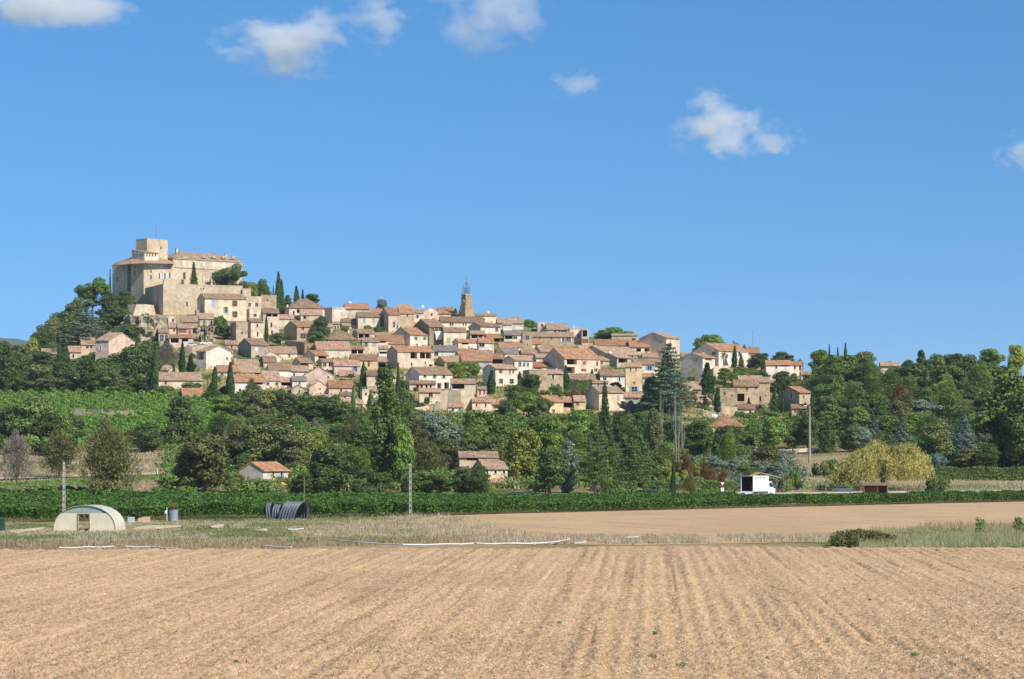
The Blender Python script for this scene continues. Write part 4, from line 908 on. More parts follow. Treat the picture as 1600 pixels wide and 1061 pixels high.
# clock tower with iron bell cage
Yt = 840; ct = rootat('clock_tower', P(728, 495, Yt)); st_ = F/Yt
cen = P(728.6, 495, Yt); hw = 2.25; rot = R(38); LM.append(('the clock tower', 728, 470))
z495, z461 = P(0, 499, Yt)[2]-4, P(0, 461.5, Yt)[2]; hb = 3.5
def sq(h, z, cx=cen, rr=rot): return [np.array([cx[0]+h*math.cos(rr+R(45+90*k))*1.41421, cx[1]+h*math.sin(rr+R(45+90*k))*1.41421, z]) for k in (0, 1, 2, 3)]
b = MB(); zs = [z495, P(0, 492, Yt)[2], P(0, 482, Yt)[2], P(0, 474, Yt)[2], z461]; hs = [2.45, 2.05, 1.65, 1.32, 1.22]
for i in range(4):
    A, B = sq(hs[i], zs[i]), sq(hs[i+1], zs[i+1])
    for k in range(4): b.face([A[k], A[(k+1) % 4], B[(k+1) % 4], B[k]], WALL['brown'])
b.face(sq(1.22, z461), WALL['brown']); b.build('tower_body', ct, ct.location)
b = MB(); A, B = sq(1.38, z461-.05), sq(1.38, z461+.35); b.hexa(A+B, WALL['stone']); b.build('cornice', ct, ct.location)
def faceframe(k):                               # centre and axes of side k near the clock
    A, B = sq(1.30, P(0, 471.5, Yt)[2]), None; a, c = A[k], A[(k+1) % 4]; m = (a+c)/2; u = (c-a)/np.linalg.norm(c-a); nr = np.cross(u, [0, 0, 1]); return m, u, nr
best = min(range(4), key=lambda k: (faceframe(k)[0]-cen)[0]+(faceframe(k)[0]-cen)[1])
m_, u_, n_ = faceframe(best); n_ = n_*(1 if np.dot(n_, m_-cen) > 0 else -1); up = np.array([0, 0, 1.])
b = MB()
ring = lambda r0, d: [m_+n_*d+r0*(math.cos(t)*u_+math.sin(t)*up) for t in np.linspace(0, 2*math.pi, 20, endpoint=False)]
A, B = ring(.68, .02), ring(.68, .24)
for i in range(20): b.face([A[i], A[(i+1) % 20], B[(i+1) % 20], B[i]], FRAME)
b.face(B, WALL['white']); cl = b.build('clock_face', ct, ct.location)
b = MB()
b.face(ring(.36, .245), two('clock_centre', '5a554c', '6b665c')); b.tube([m_+n_*.27, m_+n_*.27+.5*up], .04, DARK, 4); b.tube([m_+n_*.27, m_+n_*.27+.32*u_], .045, DARK, 4)
o = b.build('hand', cl); o.data.transform(Mtx.Translation(-ct.location))
b = MB(); zc = z461+.35; zk = P(0, 450, Yt)[2]; zsp = P(0, 440, Yt)[2]; ztip = P(0, 432.5, Yt)[2]
for (h, z0, z1) in ((.85, zc, zk),):
    A, B = sq(h, z0), sq(h, z1)
    for k in range(4):
        b.tube([A[k], B[k]], .085, IRON, 5); m0, m1 = (A[k]+A[(k+1) % 4])/2, (B[k]+B[(k+1) % 4])/2; b.tube([m0, m1], .05, IRON, 4)
        for f in (.05, .5, .98): b.tube([A[k]*(1-f)+B[k]*f, A[(k+1) % 4]*(1-f)+B[(k+1) % 4]*f], .06, IRON, 4)
        b.tube([B[k], np.array([cen[0], cen[1], zsp])*.72+B[k]*.28, np.array([cen[0], cen[1], zsp])], .07, IRON, 4)
b.tube([(cen[0], cen[1], zsp-1), (cen[0], cen[1], ztip)], .06, IRON, 5); b.tube([(cen[0]-.35, cen[1], ztip-.5), (cen[0]+.35, cen[1], ztip-.5)], .05, IRON, 4)
b.build('bell_cage', ct, ct.location)
b = MB(); pr = [(.0, .8), (.18, .76), (.24, .55), (.29, .25), (.44, .02), (.4, 0)]
for i in range(len(pr)-1):
    for k in range(10):
        t0, t1 = 2*math.pi*k/10, 2*math.pi*(k+1)/10; zz = zk-1.3
        b.face([(cen[0]+r_*math.cos(t), cen[1]+r_*math.sin(t), zz+h_) for (r_, h_), t in (((pr[i]), t0), ((pr[i]), t1), ((pr[i+1]), t1), ((pr[i+1]), t0))], METAL)
b.build('bell', ct, ct.location); tag(ct, 'stone clock tower with flared base and blue iron bell cage', 'clock tower')

# retaining walls
def rwall(desc, pts, mat, th=.6, name='retaining_wall', cat='wall'):
    """pts: (x, ytop, ybottom)"""
    b = MB(); Q = []
    for x, yt, yb in pts:
        Y = yd(x, yb); t = P(x, yt, Y); bt_ = P(x, yb, Y); bt_[2] -= 1.5; Q.append((bt_, t))
    dv = np.array([0, th, 0])
    for (a, A), (c, C) in zip(Q[:-1], Q[1:]):
        b.hexa([a, c, c+dv, a+dv, A, C, C+dv, A+dv], WALL[mat])
    o = b.build(name, None, tuple(Q[0][0])); x = np.mean([p[0] for p in pts]); y = np.mean([(p[1]+p[2])/2 for p in pts]); tag(o, desc, cat, (x, y), 'stone walls of the village'); return o
rwall('tall smooth honey stone retaining wall', [(688,611,640),(700,609,640),(720,610,641),(741,609,640)], 'castle')
rwall('low tan garden wall', [(640,638,642),(670,634,641),(688,630,642)], 'cream')
rwall('rough stone parapet wall under the parked cars', [(278,543,556),(300,541,558),(322,538,557),(338,537,556),(352,542,557),(370,547,560)], 'stone')
rwall('tan stone garden wall', [(445,532,548),(470,534,552),(482,540,556)], 'stone')
rwall('rubble terrace wall', [(1060,612,632),(1085,618,634)], 'stone')
rwall('long pale terrace wall above olive trees', [(1172,700,706),(1210,701,707)], 'cream')
rwall('long pale terrace wall by the tall pole', [(1222,703,710),(1262,700,708),(1310,701,707)], 'cream')
rwall('broken stone wall', [(1128,634,655),(1152,636,652)], 'stone')
rwall('low stone bank wall', [(1098,640,655),(1128,646,656)], 'stone')
rwall('cream garden wall under the red brown roof', [(1115,572,598),(1140,571,592)], 'cream')
rwall('pale stone terrace edge in the hillside vineyard', [(116,638,651),(132,639,650)], 'cream')
rwall('low pale stone edge crossing the hillside vineyard', [(143,640,648),(160,639,647)], 'cream')
rwall('long thin pale stone edge in the hillside vineyard', [(166,644,649),(208,641,646)], 'cream')
rwall('pale low wall below the hip roofed villa', [(1365,624,630),(1398,622,629)], 'cream')
rwall('white concrete wall among grey shrubs', [(103,720,726),(123,719,725)], 'white')
# ------------------------------------------------------------------ tree prototypes (real size, shared meshes)
def leafset(C, Rr, n, size, rs, flat=.0, core=.35, up=.0, stretch=(1, 1, 1), quad=True, droop=0):
    """n leaf-clump faces spread over lobes: centres C (k,3), radii Rr (k,3)"""
    C = np.array(C, float); Rr = np.array(Rr, float)
    if Rr.ndim == 1: Rr = np.repeat(Rr[:, None], 3, 1)
    wgt = (Rr[:, 0]*Rr[:, 2]); wgt = wgt/wgt.sum(); k = rs.choice(len(C), n, p=wgt)
    d = rs.randn(n, 3); d /= np.linalg.norm(d, axis=1)[:, None]
    rad = np.where(rs.rand(n) < core, .35+.5*rs.rand(n), .82+.24*rs.rand(n))
    p = C[k]+d*Rr[k]*rad[:, None]
    nr = d+rs.randn(n, 3)*.55; nr[:, 2] += up; nr /= np.linalg.norm(nr, axis=1)[:, None]
    t = np.cross(nr, rs.randn(n, 3)); t /= np.linalg.norm(t, axis=1)[:, None]+1e-9
    if droop: t = t*(1-droop)+np.array([0, 0, -1.])*droop; t /= np.linalg.norm(t, axis=1)[:, None]
    w = np.cross(nr, t); w /= np.linalg.norm(w, axis=1)[:, None]+1e-9
    s = size*(.55+.9*rs.rand(n))[:, None]; a, c = t*s*stretch[0], w*s*stretch[1]
    V = np.stack([p-a, p-c*.8, p+a, p+c*.8], 1).reshape(-1, 3); return V
def trunkmesh(name, h, r0, limbs, mat, seed=0, lean=.0):
    rs = random.Random(seed); b = MB(); pts = [np.array([0, 0, -.6])]; n = 5
    for i in range(1, n+1): pts.append(np.array([rs.uniform(-1, 1)*.05*h*i/n+lean*i/n, rs.uniform(-1, 1)*.05*h*i/n, h*i/n]))
    b.tube(pts, [r0*(1.15-.75*i/n) for i in range(n+1)], mat, 7)
    for (z, az, L, el, rr) in limbs:
        k = min(int(z/h*n), n-1); f = z/h*n-k; s = pts[k]*(1-f)+pts[k+1]*f; s[2] = z
        d = np.array([math.cos(az)*math.cos(el), math.sin(az)*math.cos(el), math.sin(el)]); m = s+d*L*.5+np.array([0, 0, .06*L]); e = s+d*L+np.array([0, 0, .2*L])
        b.tube([s, m, e], [rr, rr*.7, rr*.25], mat, 5)
    me_o = b.build(name); me = me_o.data; bpy.data.objects.remove(me_o); return me
def limbset(n, h0, h1, L, rs, el=(.3, .9), r=.12): return [(h0+(h1-h0)*rs.random(), rs.random()*6.28, L*(.6+.6*rs.random()), el[0]+(el[1]-el[0])*rs.random(), r*(.7+.5*rs.random())) for _ in range(n)]
PROTO = {}
def reg(kind, crown, trunk, W0, H0, leaf): PROTO.setdefault(kind, []).append((crown, trunk, W0, H0, leaf))
def lmesh(name, V): return bulk(name, V, 4, LEAF['mid'])
for i in range(5):                              # broadleaf
    rs = np.random.RandomState(20+i); rp_ = random.Random(20+i); C = []; Q = []
    for _ in range(26):
        a = rs.rand()*6.28; u = rs.rand()**.6; z = rs.rand(); prof = math.sin(math.pi*min(.96, .16+.84*z))**.6
        C.append((math.cos(a)*u*2.9*prof, math.sin(a)*u*2.9*prof, 1.3+6.5*z)); q = .75+.75*rs.rand(); Q.append((q*1.1, q*1.1, q*.8))
    C += [(0, 0, 3.6), (0, 0, 5.6)]; Q += [(2.1, 2.1, 1.6), (1.9, 1.9, 1.6)]
    C = np.array(C); C[:, 2] = np.minimum(C[:, 2], 9-np.array(Q)[:, 2])
    reg('oak', lmesh('crown_broad', leafset(C, Q, 9000, .175, rs, up=.25)), trunkmesh('trunk_broad', 5.5, .26, limbset(7, 1.6, 4.5, 2.8, rp_), BARK, i), 7.4, 9.2, 'dark')
for i in range(2):                              # low shrub
    rs = np.random.RandomState(40+i); rp_ = random.Random(i); C = []; Q = []
    for _ in range(14):
        a = rs.rand()*6.28; u = rs.rand()**.5; C.append((math.cos(a)*u*1.7, math.sin(a)*u*1.7, .5+1.3*rs.rand()*(1.1-u*.6))); q = .5+.4*rs.rand(); Q.append((q, q, q*.85))
    reg('bush', lmesh('crown_shrub', leafset(C, Q, 2600, .14, rs, up=.2)), trunkmesh('trunk_shrub', 1.2, .08, limbset(5, .2, .8, 1.1, rp_, r=.05), BARK, i), 4.4, 2.4, 'mid')
for i in range(3):                              # cypress
    rs = np.random.RandomState(50+i); n = 2600; z = rs.rand(n)**.85; prof = np.where(z < .18, .55+.45*z/.18, (1-((z-.18)/.82)**1.7))*(1+.12*np.sin(z*23+i*2))
    a = rs.rand(n)*6.283; rr = (.62+.1*np.sin(a*3+i))*np.clip(prof, .04, 1)*(.75+.3*rs.rand(n)); p = np.stack([np.cos(a)*rr, np.sin(a)*rr, .25+8.7*z], 1)
    d = np.stack([np.cos(a), np.sin(a), .5+0*a], 1)+rs.randn(n, 3)*.4; d /= np.linalg.norm(d, axis=1)[:, None]
    t = np.array([0, 0, 1.])+rs.randn(n, 3)*.35; w = np.cross(d, t); w /= np.linalg.norm(w, axis=1)[:, None]; t /= np.linalg.norm(t, axis=1)[:, None]
    s = (.10+.10*rs.rand(n))[:, None]; V = np.stack([p-t*s*1.8, p-w*s, p+t*s*1.9, p+w*s], 1).reshape(-1, 3)
    reg('cypress', lmesh('crown_cypress', V), trunkmesh('trunk_cypress', 7, .14, [], BARK, i), 1.5, 9.1, 'cypress')
for i in range(2):                              # poplar, upright and ragged
    rs = np.random.RandomState(60+i); rp_ = random.Random(60+i); C = []; Q = []
    for k in range(60):
        z = rs.rand(); prof = np.interp(z, [0, .12, .45, .8, 1], [.45, .95, 1, .6, .12]); a = rs.rand()*6.28; u = rs.rand()**.5*2.0*prof
        C.append((math.cos(a)*u, math.sin(a)*u, 1.4+16.4*z)); q = .55+.35*rs.rand(); Q.append((q, q, q*2.1))
    for k in range(8): C.append((0, 0, 2.5+1.9*k)); Q.append((1.0*np.interp(k, [0, 4, 7], [1, 1.1, .5]),)*2+(1.5,))
    reg('poplar', lmesh('crown_poplar', leafset(C, Q, 9000, .19, rs, core=.25)), trunkmesh('trunk_poplar', 15, .3, limbset(10, 2, 11, 3, rp_, (.9, 1.3)), BARK, i), 5.2, 19, 'mid')
for i in range(2):                              # layered cedar
    rs = np.random.RandomState(70+i); rp_ = random.Random(70+i); C = []; Q = []; lim = []
    for k in range(17):
        z = 2.2+9.6*k/16; L = (5.2*(1-(k/16)**1.5)+.7)*(.75+.4*rs.rand())
        for j in range(4 if k < 13 else 3):
            a = k*2.4+j*6.28/3.6+rs.rand()*.6; lim.append((z, a, L*.85, .08, .08))
            for f in (.35, .65, .95): C.append((math.cos(a)*L*f, math.sin(a)*L*f, z+.12*L*f*.6)); q = .32*L*(1.15-.5*f)+.3; Q.append((q, q, .2))
    for k in range(7): C.append((0, 0, 3+1.4*k)); Q.append((1.5-.17*k, 1.5-.17*k, .8))
    reg('cedar', lmesh('crown_cedar', leafset(C, Q, 10000, .15, rs, up=1.2, core=.5)), trunkmesh('trunk_cedar', 11.5, .32, lim, BARK, i), 10.6, 12.6, 'cedar')
for i in range(2):                              # fir / spruce
    rs = np.random.RandomState(80+i); rp_ = random.Random(80+i); C = []; Q = []; lim = []
    for k in range(24):
        z = 1.0+10.6*k/23; L = (2.9*(1-k/23.)+.22)*(.8+.4*rs.rand())
        for j in range(6):
            a = k*1.9+j*1.047+rs.rand()*.3; lim.append((z, a, L*.8, -.12, .04))
            for f in (.45, .9): C.append((math.cos(a)*L*f, math.sin(a)*L*f, z-.22*L*f)); q = .24*L+.13; Q.append((q, q, .26))
    reg('fir', lmesh('crown_fir', leafset(C, Q, 8000, .14, rs, up=.5, core=.4)), trunkmesh('trunk_fir', 11, .22, lim, BARK, i), 5.6, 12, 'dark')
for i in range(2):                              # umbrella pine with open stem
    rs = np.random.RandomState(90+i); rp_ = random.Random(90+i); C = []; Q = []; lim = []
    for k in range(24):
        a = rs.rand()*6.28; u = rs.rand()**.5*3.9; z = 6.3+2.9*rs.rand()*(1-(u/5.2)**2)
        if k > 18: z = 4.4+rs.rand()*1.2; u = 2.6+rs.rand()*1.5
        C.append((math.cos(a)*u, math.sin(a)*u, z)); q = .75+.55*rs.rand(); Q.append((q*1.15, q*1.15, q*.75)); lim.append((3.6+2*rs.rand(), a, u*.9+.8, .55, .1))
    reg('pine', lmesh('crown_pine', leafset(C, Q, 7500, .17, rs, up=.5)), trunkmesh('trunk_pine', 7.5, .3, lim, BARK, i), 9.4, 10.2, 'pine')
for i in range(2):                              # dry, twiggy tree
    rs = np.random.RandomState(100+i); rp_ = random.Random(100+i); n = 5200
    a = rs.rand(n)*6.28; u = rs.rand(n)**.5; z = rs.rand(n)**.8; rad = 2.6*np.sin(np.pi*np.clip(.27+.69*z, 0, 1))**.7*u*(.55+.9*vn(a*1.6+i*9, z*4))
    p = np.stack([np.cos(a)*rad, np.sin(a)*rad, 0.6+5.6*z*(.8+.4*vn(a*1.3+3+i*5, z*0))], 1); d = np.stack([np.cos(a)*.7*u, np.sin(a)*.7*u, .8+0*a], 1)+rs.randn(n, 3)*.45; d /= np.linalg.norm(d, axis=1)[:, None]
    w = np.cross(d, rs.randn(n, 3)); w /= np.linalg.norm(w, axis=1)[:, None]; L = (.25+.4*rs.rand(n))[:, None]
    V = np.stack([p, p+d*L*.5-w*.035, p+d*L, p+d*L*.5+w*.035], 1).reshape(-1, 3)
    lim = limbset(26, .5, 4, 3.0, rp_, (.5, 1.2), .06)
    reg('bare', lmesh('crown_twigs', V), trunkmesh('trunk_twiggy', 4.6, .14, lim, BARK, i), 5.4, 6.6, 'bare')
    V2 = np.concatenate([V, leafset([(0, 0, 3.4), (.9, .4, 4.6), (-1, .3, 3.9), (.2, -1, 2.6), (-.4, .8, 5.2)], [2.0, 1.2, 1.3, 1.3, .9], 2600, .13, rs, core=.6)])
    reg('scrub', lmesh('crown_scrub', V2), trunkmesh('trunk_scrubby', 4.6, .14, lim, BARK, i), 5.4, 6.6, 'brown')
rs = np.random.RandomState(110); C = []; Q = []; V = []   # golden willow: uneven dome of hanging strands
DOM = [(-6.0, 0, 6.4, 2.9), (-3.6, -1, 8.0, 3.0), (-1.2, .4, 9.5, 2.8), (1.4, .5, 8.5, 2.8), (4.0, -.4, 9.0, 3.1), (6.4, 0, 7.3, 2.3), (-.4, -3, 7.0, 2.9), (-7.6, 0, 4.4, 1.7), (2.8, -3.2, 7.0, 2.6), (-4.4, -3, 5.8, 2.4), (5.6, -2.6, 6.0, 2.2), (0, 3, 8, 3)]
for k in range(1500):
    cx, cy, ct0, cr0 = DOM[rs.randint(len(DOM))]; a = rs.rand()*6.28; u = rs.rand()**.5; x, y = cx+math.cos(a)*u*cr0, cy+math.sin(a)*u*cr0; top = ct0-(u**2)*cr0*.75+rs.randn()*.18; L = min(top-(.6 if x < 1 else 1.9), (1.0+3.6*u)*(.35+1.0*rs.rand())); n = 13
    if L < .4: continue
    t = rs.rand(n); bow = .8*np.sin(t*1.6)*(.3+.9*rs.rand()); sw = rs.randn()*.3; px_ = x+math.cos(a)*bow+sw*t+rs.randn(n)*.15; py_ = y+math.sin(a)*bow+rs.randn(n)*.15; pz = top-L*t
    p = np.stack([px_, py_, pz], 1); d = np.stack([rs.randn(n)*.4+math.cos(a)*.3, rs.randn(n)*.4, -1+0*t], 1); w = rs.randn(n, 3)*[1, 1, .3]; w /= np.linalg.norm(w, axis=1)[:, None]; s = (.08+.09*rs.rand(n))[:, None]
    V.append(np.stack([p-d*s*1.5, p-w*s*.7, p+d*s*1.5, p+w*s*.7], 1).reshape(-1, 3))
reg('willow', lmesh('crown_willow', np.concatenate(V)), trunkmesh('trunk_willow', 6, .45, limbset(12, 2, 5.5, 5, random.Random(4), (.3, .9), .16), BARK, 4), 16, 9.8, 'willow')
V = []; rs = np.random.RandomState(120)          # palm
for k in range(26):
    a = k*2.4; el = .9-1.4*(k/26); n = 26
    for j in range(n):
        t = (j+1)/n; L = 1.9*t; x = L*math.cos(el)*(1-.1*t); z = 4+L*math.sin(el)-.55*t*t; c = np.array([math.cos(a)*x, math.sin(a)*x, z]); sd = np.array([-math.sin(a), math.cos(a), 0])
        for s in (-1, 1):
            e = c+sd*s*.38*(1-.5*t)+np.array([math.cos(a)*.16, math.sin(a)*.16, -.12]); V += [c, c+np.array([0, 0, .04]), e, c+np.array([math.cos(a)*.09, math.sin(a)*.09, 0])]
reg('palm', lmesh('crown_palm', np.array(V)), trunkmesh('trunk_palm', 4, .22, [], BARK, 3), 3.6, 5.4, 'mid')
b = MB(); rp_ = random.Random(8)                 # dead poplars: several pale upright stems
for k in range(7):
    x, y = rp_.uniform(-1.2, 1.2), rp_.uniform(-1, 1); h = rp_.uniform(9, 15); pts = [np.array([x*.5, y*.5, -.5])]
    for i in range(1, 7): pts.append(np.array([x*(.5+.7*i/6)+rp_.uniform(-.2, .2), y*(.5+.6*i/6), h*i/6]))
    b.tube(pts, [.17*(1.1-i/6.5) for i in range(7)], PALEBARK, 6)
    for i in range(16):
        z = rp_.uniform(.35, .98)*h; j = int(z/h*6); s = pts[min(j, 5)]*(1-(z/h*6-j))+pts[min(j+1, 6)]*(z/h*6-j); a = rp_.uniform(0, 6.28); L = rp_.uniform(.4, 1.2)
        b.tube([s, s+np.array([math.cos(a)*L*.4, math.sin(a)*L*.4, L])], [.04, .012], PALEBARK, 4)
o = b.build('x'); DEADP = o.data; DEADP.name = 'dead_stems'; bpy.data.objects.remove(o)

TN = {'oak': ('broadleaf_tree', 'tree'), 'bush': ('shrub', 'shrub'), 'cypress': ('cypress_tree', 'cypress'), 'poplar': ('poplar_tree', 'poplar'), 'cedar': ('cedar_tree', 'cedar'),
      'fir': ('fir_tree', 'fir'), 'pine': ('pine_tree', 'pine'), 'bare': ('dry_tree', 'dry tree'), 'scrub': ('scrub_tree', 'tree'), 'willow': ('willow_tree', 'willow'), 'palm': ('palm_tree', 'palm')}
CW = {'dark': 'dark green', 'mid': 'green', 'bright': 'bright green', 'yellow': 'yellow green', 'brown': 'brownish green', 'dull': 'dull green', 'olive': 'silvery green', 'blue': 'blue grey', 'cypress': 'dark green',
      'pine': 'fresh green', 'cedar': 'grey green', 'rust': 'rust orange', 'ginger': 'gingery brown', 'willow': 'golden yellow', 'bare': 'grey twiggy', 'vine': 'green'}
TW = {'oak': 'broadleaf tree', 'bush': 'shrub', 'cypress': 'slim cypress', 'poplar': 'tall poplar', 'cedar': 'layered cedar', 'fir': 'conical fir', 'pine': 'umbrella pine', 'bare': 'leafless tree', 'scrub': 'scrubby tree', 'willow': 'weeping willow', 'palm': 'palm tree'}
TR = random.Random(77); NT = 0; OCC = []
def T(kind, x, yb, yt, w, leaf=None, Y=None, desc=None, var=None, group='trees and shrubs around the village', lm=None):
    global NT
    pr = PROTO[kind]; crown, trunk, W0, H0, lf = pr[(NT if var is None else var) % len(pr)]; NT += 1
    leaf = leaf or lf; Y = Y or yd(x, yb); s = F/Y; w = w*(1.22 if kind == 'oak' else 1); base = G(x, Y); Hh = CAMH+(HOR-yt)/F*Y-base[2]; Hh = max(Hh, (yb-yt)/s*.6)
    nm, cat = TN[kind]; root = rootat(nm, base); sx = w/s/W0; root.scale = (sx, sx, Hh/H0); root.rotation_euler = (0, 0, TR.uniform(0, 6.28) if kind != 'willow' else 0)
    t = bpy.data.objects.new('trunk', trunk); COL.objects.link(t); t.parent = root
    c = bpy.data.objects.new('crown', crown); COL.objects.link(c); c.parent = root
    c.material_slots[0].link = 'OBJECT'; c.material_slots[0].material = LEAF[leaf]
    size = 'tiny' if yb-yt < 16 else ('small' if yb-yt < 34 else ('' if yb-yt < 62 else ('large' if yb-yt < 105 else 'very tall')))
    d = desc or ' '.join(f'{size} {CW[leaf]} {TW[kind]}'.split()); tag(root, d, cat, (x, (yb+yt)/2), group)
    if lm: LM.append((lm, x, (yb+yt)/2))
    return root
LM += [('the polytunnel', 138, 810), ('the white box truck', 1178, 758), ('the blue car', 1017, 771), ('the middle concrete pole', 641, 765), ('the tall pole', 1265, 680), ('the water tank', 271, 804), ('the horse shelter', 1370, 760), ('the give way sign', 1129, 760), ('the black hoops', 448, 796)]
# castle hill and skyline
T('pine',145,494,430,64,lm='the big umbrella pine'); T('cypress',172,462,421,5); T('oak',193,478,452,34,'dark',Y=868); T('oak',172,505,452,42,'dark'); T('oak',182,530,478,52,'dark',Y=835); T('oak',200,470,458,16,'dark',Y=855)
T('oak',98,512,478,46,'dark'); T('oak',84,530,492,42,'dull'); T('oak',72,548,503,30,'dark'); T('oak',118,505,468,44,'dull'); T('oak',60,556,512,34,'dark'); T('oak',150,530,490,60,'dark'); T('oak',110,545,500,50,'dark'); T('oak',205,545,500,40,'dark')
T('cedar',134,552,478,80,'cedar',lm='the grey green cedar'); T('oak',53,552,523,20,'yellow'); T('oak',30,572,533,38,'dull'); T('oak',8,570,530,34,'dark'); T('oak',64,575,545,40,'dark'); T('oak',-14,575,528,40,'dark')
T('cypress',93,568,528,8); T('oak',104,572,546,16,'dark')
for a in [(20,612,545,50,'dark'),(60,612,562,46,'dull'),(95,610,562,45,'dark'),(137,612,549,36,'dark'),(166,612,574,46,'dark'),(213,600,533,68,'dark'),(190,614,585,42,'dull'),(226,616,590,42,'dark'),(2,612,560,44,'dark'),(40,614,580,40,'dark'),(80,614,585,40,'dull'),(115,614,588,34,'dark'),(150,616,592,34,'dark'),(-30,610,555,50,'dark')]: T('oak',*a)
T('cypress',242,616,537,14,lm='the lone tall cypress'); T('cypress',213,606,570,8); T('bush',258,618,599,36,'dull'); T('cypress',285,584,534,12); T('cypress',298,584,556,14); T('bare',262,572,536,32,'bare'); T('scrub',240,580,548,26,'brown')
T('cypress',335,614,573,10); T('cypress',360,627,566,15); T('fir',331,628,596,38,'dark'); T('bush',300,609,595,36,'dark'); T('palm',324,606,584,14,'mid'); T('oak',352,624,600,22,'dark')
T('cypress',416,537,493,7.5); T('oak',436,542,517,30,'dark'); T('bush',440,548,533,24,'bright'); T('bush',344,506,486,26,'mid',Y=800); T('oak',350,530,503,24,'dark'); T('bush',319,534,521,14,'mid'); T('bush',333,520,500,14,'olive')
T('cypress',435,490,425,13,lm='the twin cypress above the houses'); T('cypress',440,490,437,10); T('cypress',427,464,446,3.5); T('cypress',463,482,447,11); T('cypress',473,474,452,6.5); T('oak',487,474,455,26,'dark'); T('oak',449,482,459,14,'dull')
T('pine',362,452,404,60,'dark',Y=862,lm='the castle cedar',desc='dark spreading cedar in front of the castle'); T('oak',350,449,428,24,'dark',Y=864); T('fir',303,447,408,26,'dark',Y=858); T('oak',391,464,434,32,'yellow',Y=870); T('oak',411,464,433,28,'dark',Y=878); T('bush',248,446,436,8,'mid',Y=858); T('bush',372,452,440,30,'dark',Y=860)
T('oak',503,532,489,27,'dark'); T('oak',494,540,514,26,'mid'); T('bush',538,518,506,14,'bright'); T('bush',576,517,506,20,'bright'); T('bush',594,519,508,20,'dark'); T('oak',598,486,464,21,'blue',Y=862)
T('cypress',706,494,481,3.5); T('oak',712,494,481,8,'dark'); T('oak',717,598,560,50,'yellow',lm='the yellow green tree'); T('oak',738,594,563,30,'bright'); T('cypress',768,616,579,15); T('cypress',812,594,580,6)
T('oak',961,534,509,52,'bright',Y=818); T('oak',978,534,514,36,'bright',Y=812); T('oak',943,534,514,30,'mid',Y=815); T('oak',826,510,497,26,'bright',Y=845)
T('oak',832,614,580,34,'dark'); T('oak',818,612,588,22,'mid'); T('cypress',884,610,571,12); T('cypress',925,600,577,9); T('bush',897,608,592,26,'dark'); T('bush',914,608,594,22,'dark'); T('bush',902,622,607,36,'rust'); T('oak',963,610,595,24,'dark'); T('bush',868,612,600,24,'mid')
T('oak',568,600,566,12,'dark'); T('cypress',568,604,565,10); T('cypress',563,630,592,9,'cypress'); T('cypress',552,652,603,9,'mid'); T('cypress',577,645,617,9); T('oak',575,628,606,16,'mid'); T('oak',598,618,566,24,'dark')
# right end of the village
T('cedar',1045,632,531,76,'cedar',Y=606,lm='the tall grey cedar'); T('fir',1040,640,545,50,'cedar',Y=612); T('oak',1052,640,590,44,'dark'); T('oak',1015,650,580,34,'dark'); T('oak',1030,640,596,40,'dark'); T('scrub',1066,645,600,34,'ginger'); T('scrub',1084,636,612,16,'ginger'); T('oak',1000,690,640,34,'dark')
T('cypress',1105,624,567,25); T('cypress',1121,645,605,12); T('palm',1085,597,572,13,'yellow'); T('oak',1080,610,585,16,'dark'); T('oak',1110,545,519,48,'bright',Y=800); T('oak',1094,545,524,24,'mid',Y=800); T('palm',1131,573,546,12,'dull'); T('cypress',1148,575,540,10); T('fir',1158,575,551,12,'dark'); T('pine',1149,552,527,13,'blue',Y=800); T('pine',1162,555,536,12,'blue',Y=800)
T('oak',1190,580,547,32,'dark'); T('oak',1220,572,548,38,'dark'); T('oak',1178,578,556,22,'mid'); T('oak',1133,600,573,32,'bright'); T('bush',1153,590,574,26,'bright'); T('bush',1172,590,575,24,'bright'); T('oak',1192,596,577,26,'dark'); T('oak',1224,612,575,38,'dark'); T('fir',1210,645,606,22,'dark'); T('cypress',1223,645,612,6); T('cypress',1170,638,620,6); T('cypress',1269,655,605,9); T('bush',1140,610,596,24,'dark'); T('oak',1240,600,582,16,'mid'); T('pine',1250,560,557,10,'blue',Y=760)
T('bush',1150,652,640,26,'bright'); T('bush',1172,654,642,26,'mid'); T('oak',1105,648,630,15,'bright'); T('bush',1195,650,632,22,'dull'); T('bush',1187,643,628,12,'olive'); T('oak',1205,660,640,30,'mid'); T('oak',1240,665,648,36,'mid')
# right wooded ridge
for a in [(1283,580,541,40,'mid'),(1300,582,552,26,'mid'),(1350,582,544,40,'dull'),(1355,606,564,58,'dark'),(1285,606,567,38,'bright'),(1318,606,573,42,'dark'),(1440,596,543,20,'dark'),(1466,606,546,34,'mid'),(1492,598,545,46,'dark'),(1517,606,550,42,'dark'),(1545,596,537,48,'bright'),(1586,596,534,34,'yellow'),(1430,616,560,62,'dark'),(1477,620,562,60,'mid'),(1396,610,572,42,'mid'),(1420,585,558,24,'dark'),(1530,620,575,50,'mid'),(1400,590,569,26,'mid'),(1560,610,570,46,'dull'),
          (1480,626,590,44,'yellow'),(1445,640,600,40,'dull'),(1520,640,600,46,'dark'),(1505,630,606,34,'mid'),(1365,672,632,48,'dark'),(1335,706,660,46,'dark'),(1465,716,652,62,'dull'),(1340,640,600,30,'mid'),(1320,630,596,26,'dark'),(1375,626,602,30,'mid'),(1262,700,640,34,'dark'),(1240,700,655,36,'dark'),(1290,706,660,30,'dark'),(1545,660,610,50,'dark'),(1335,672,634,40,'dull')]: T('oak',*a)
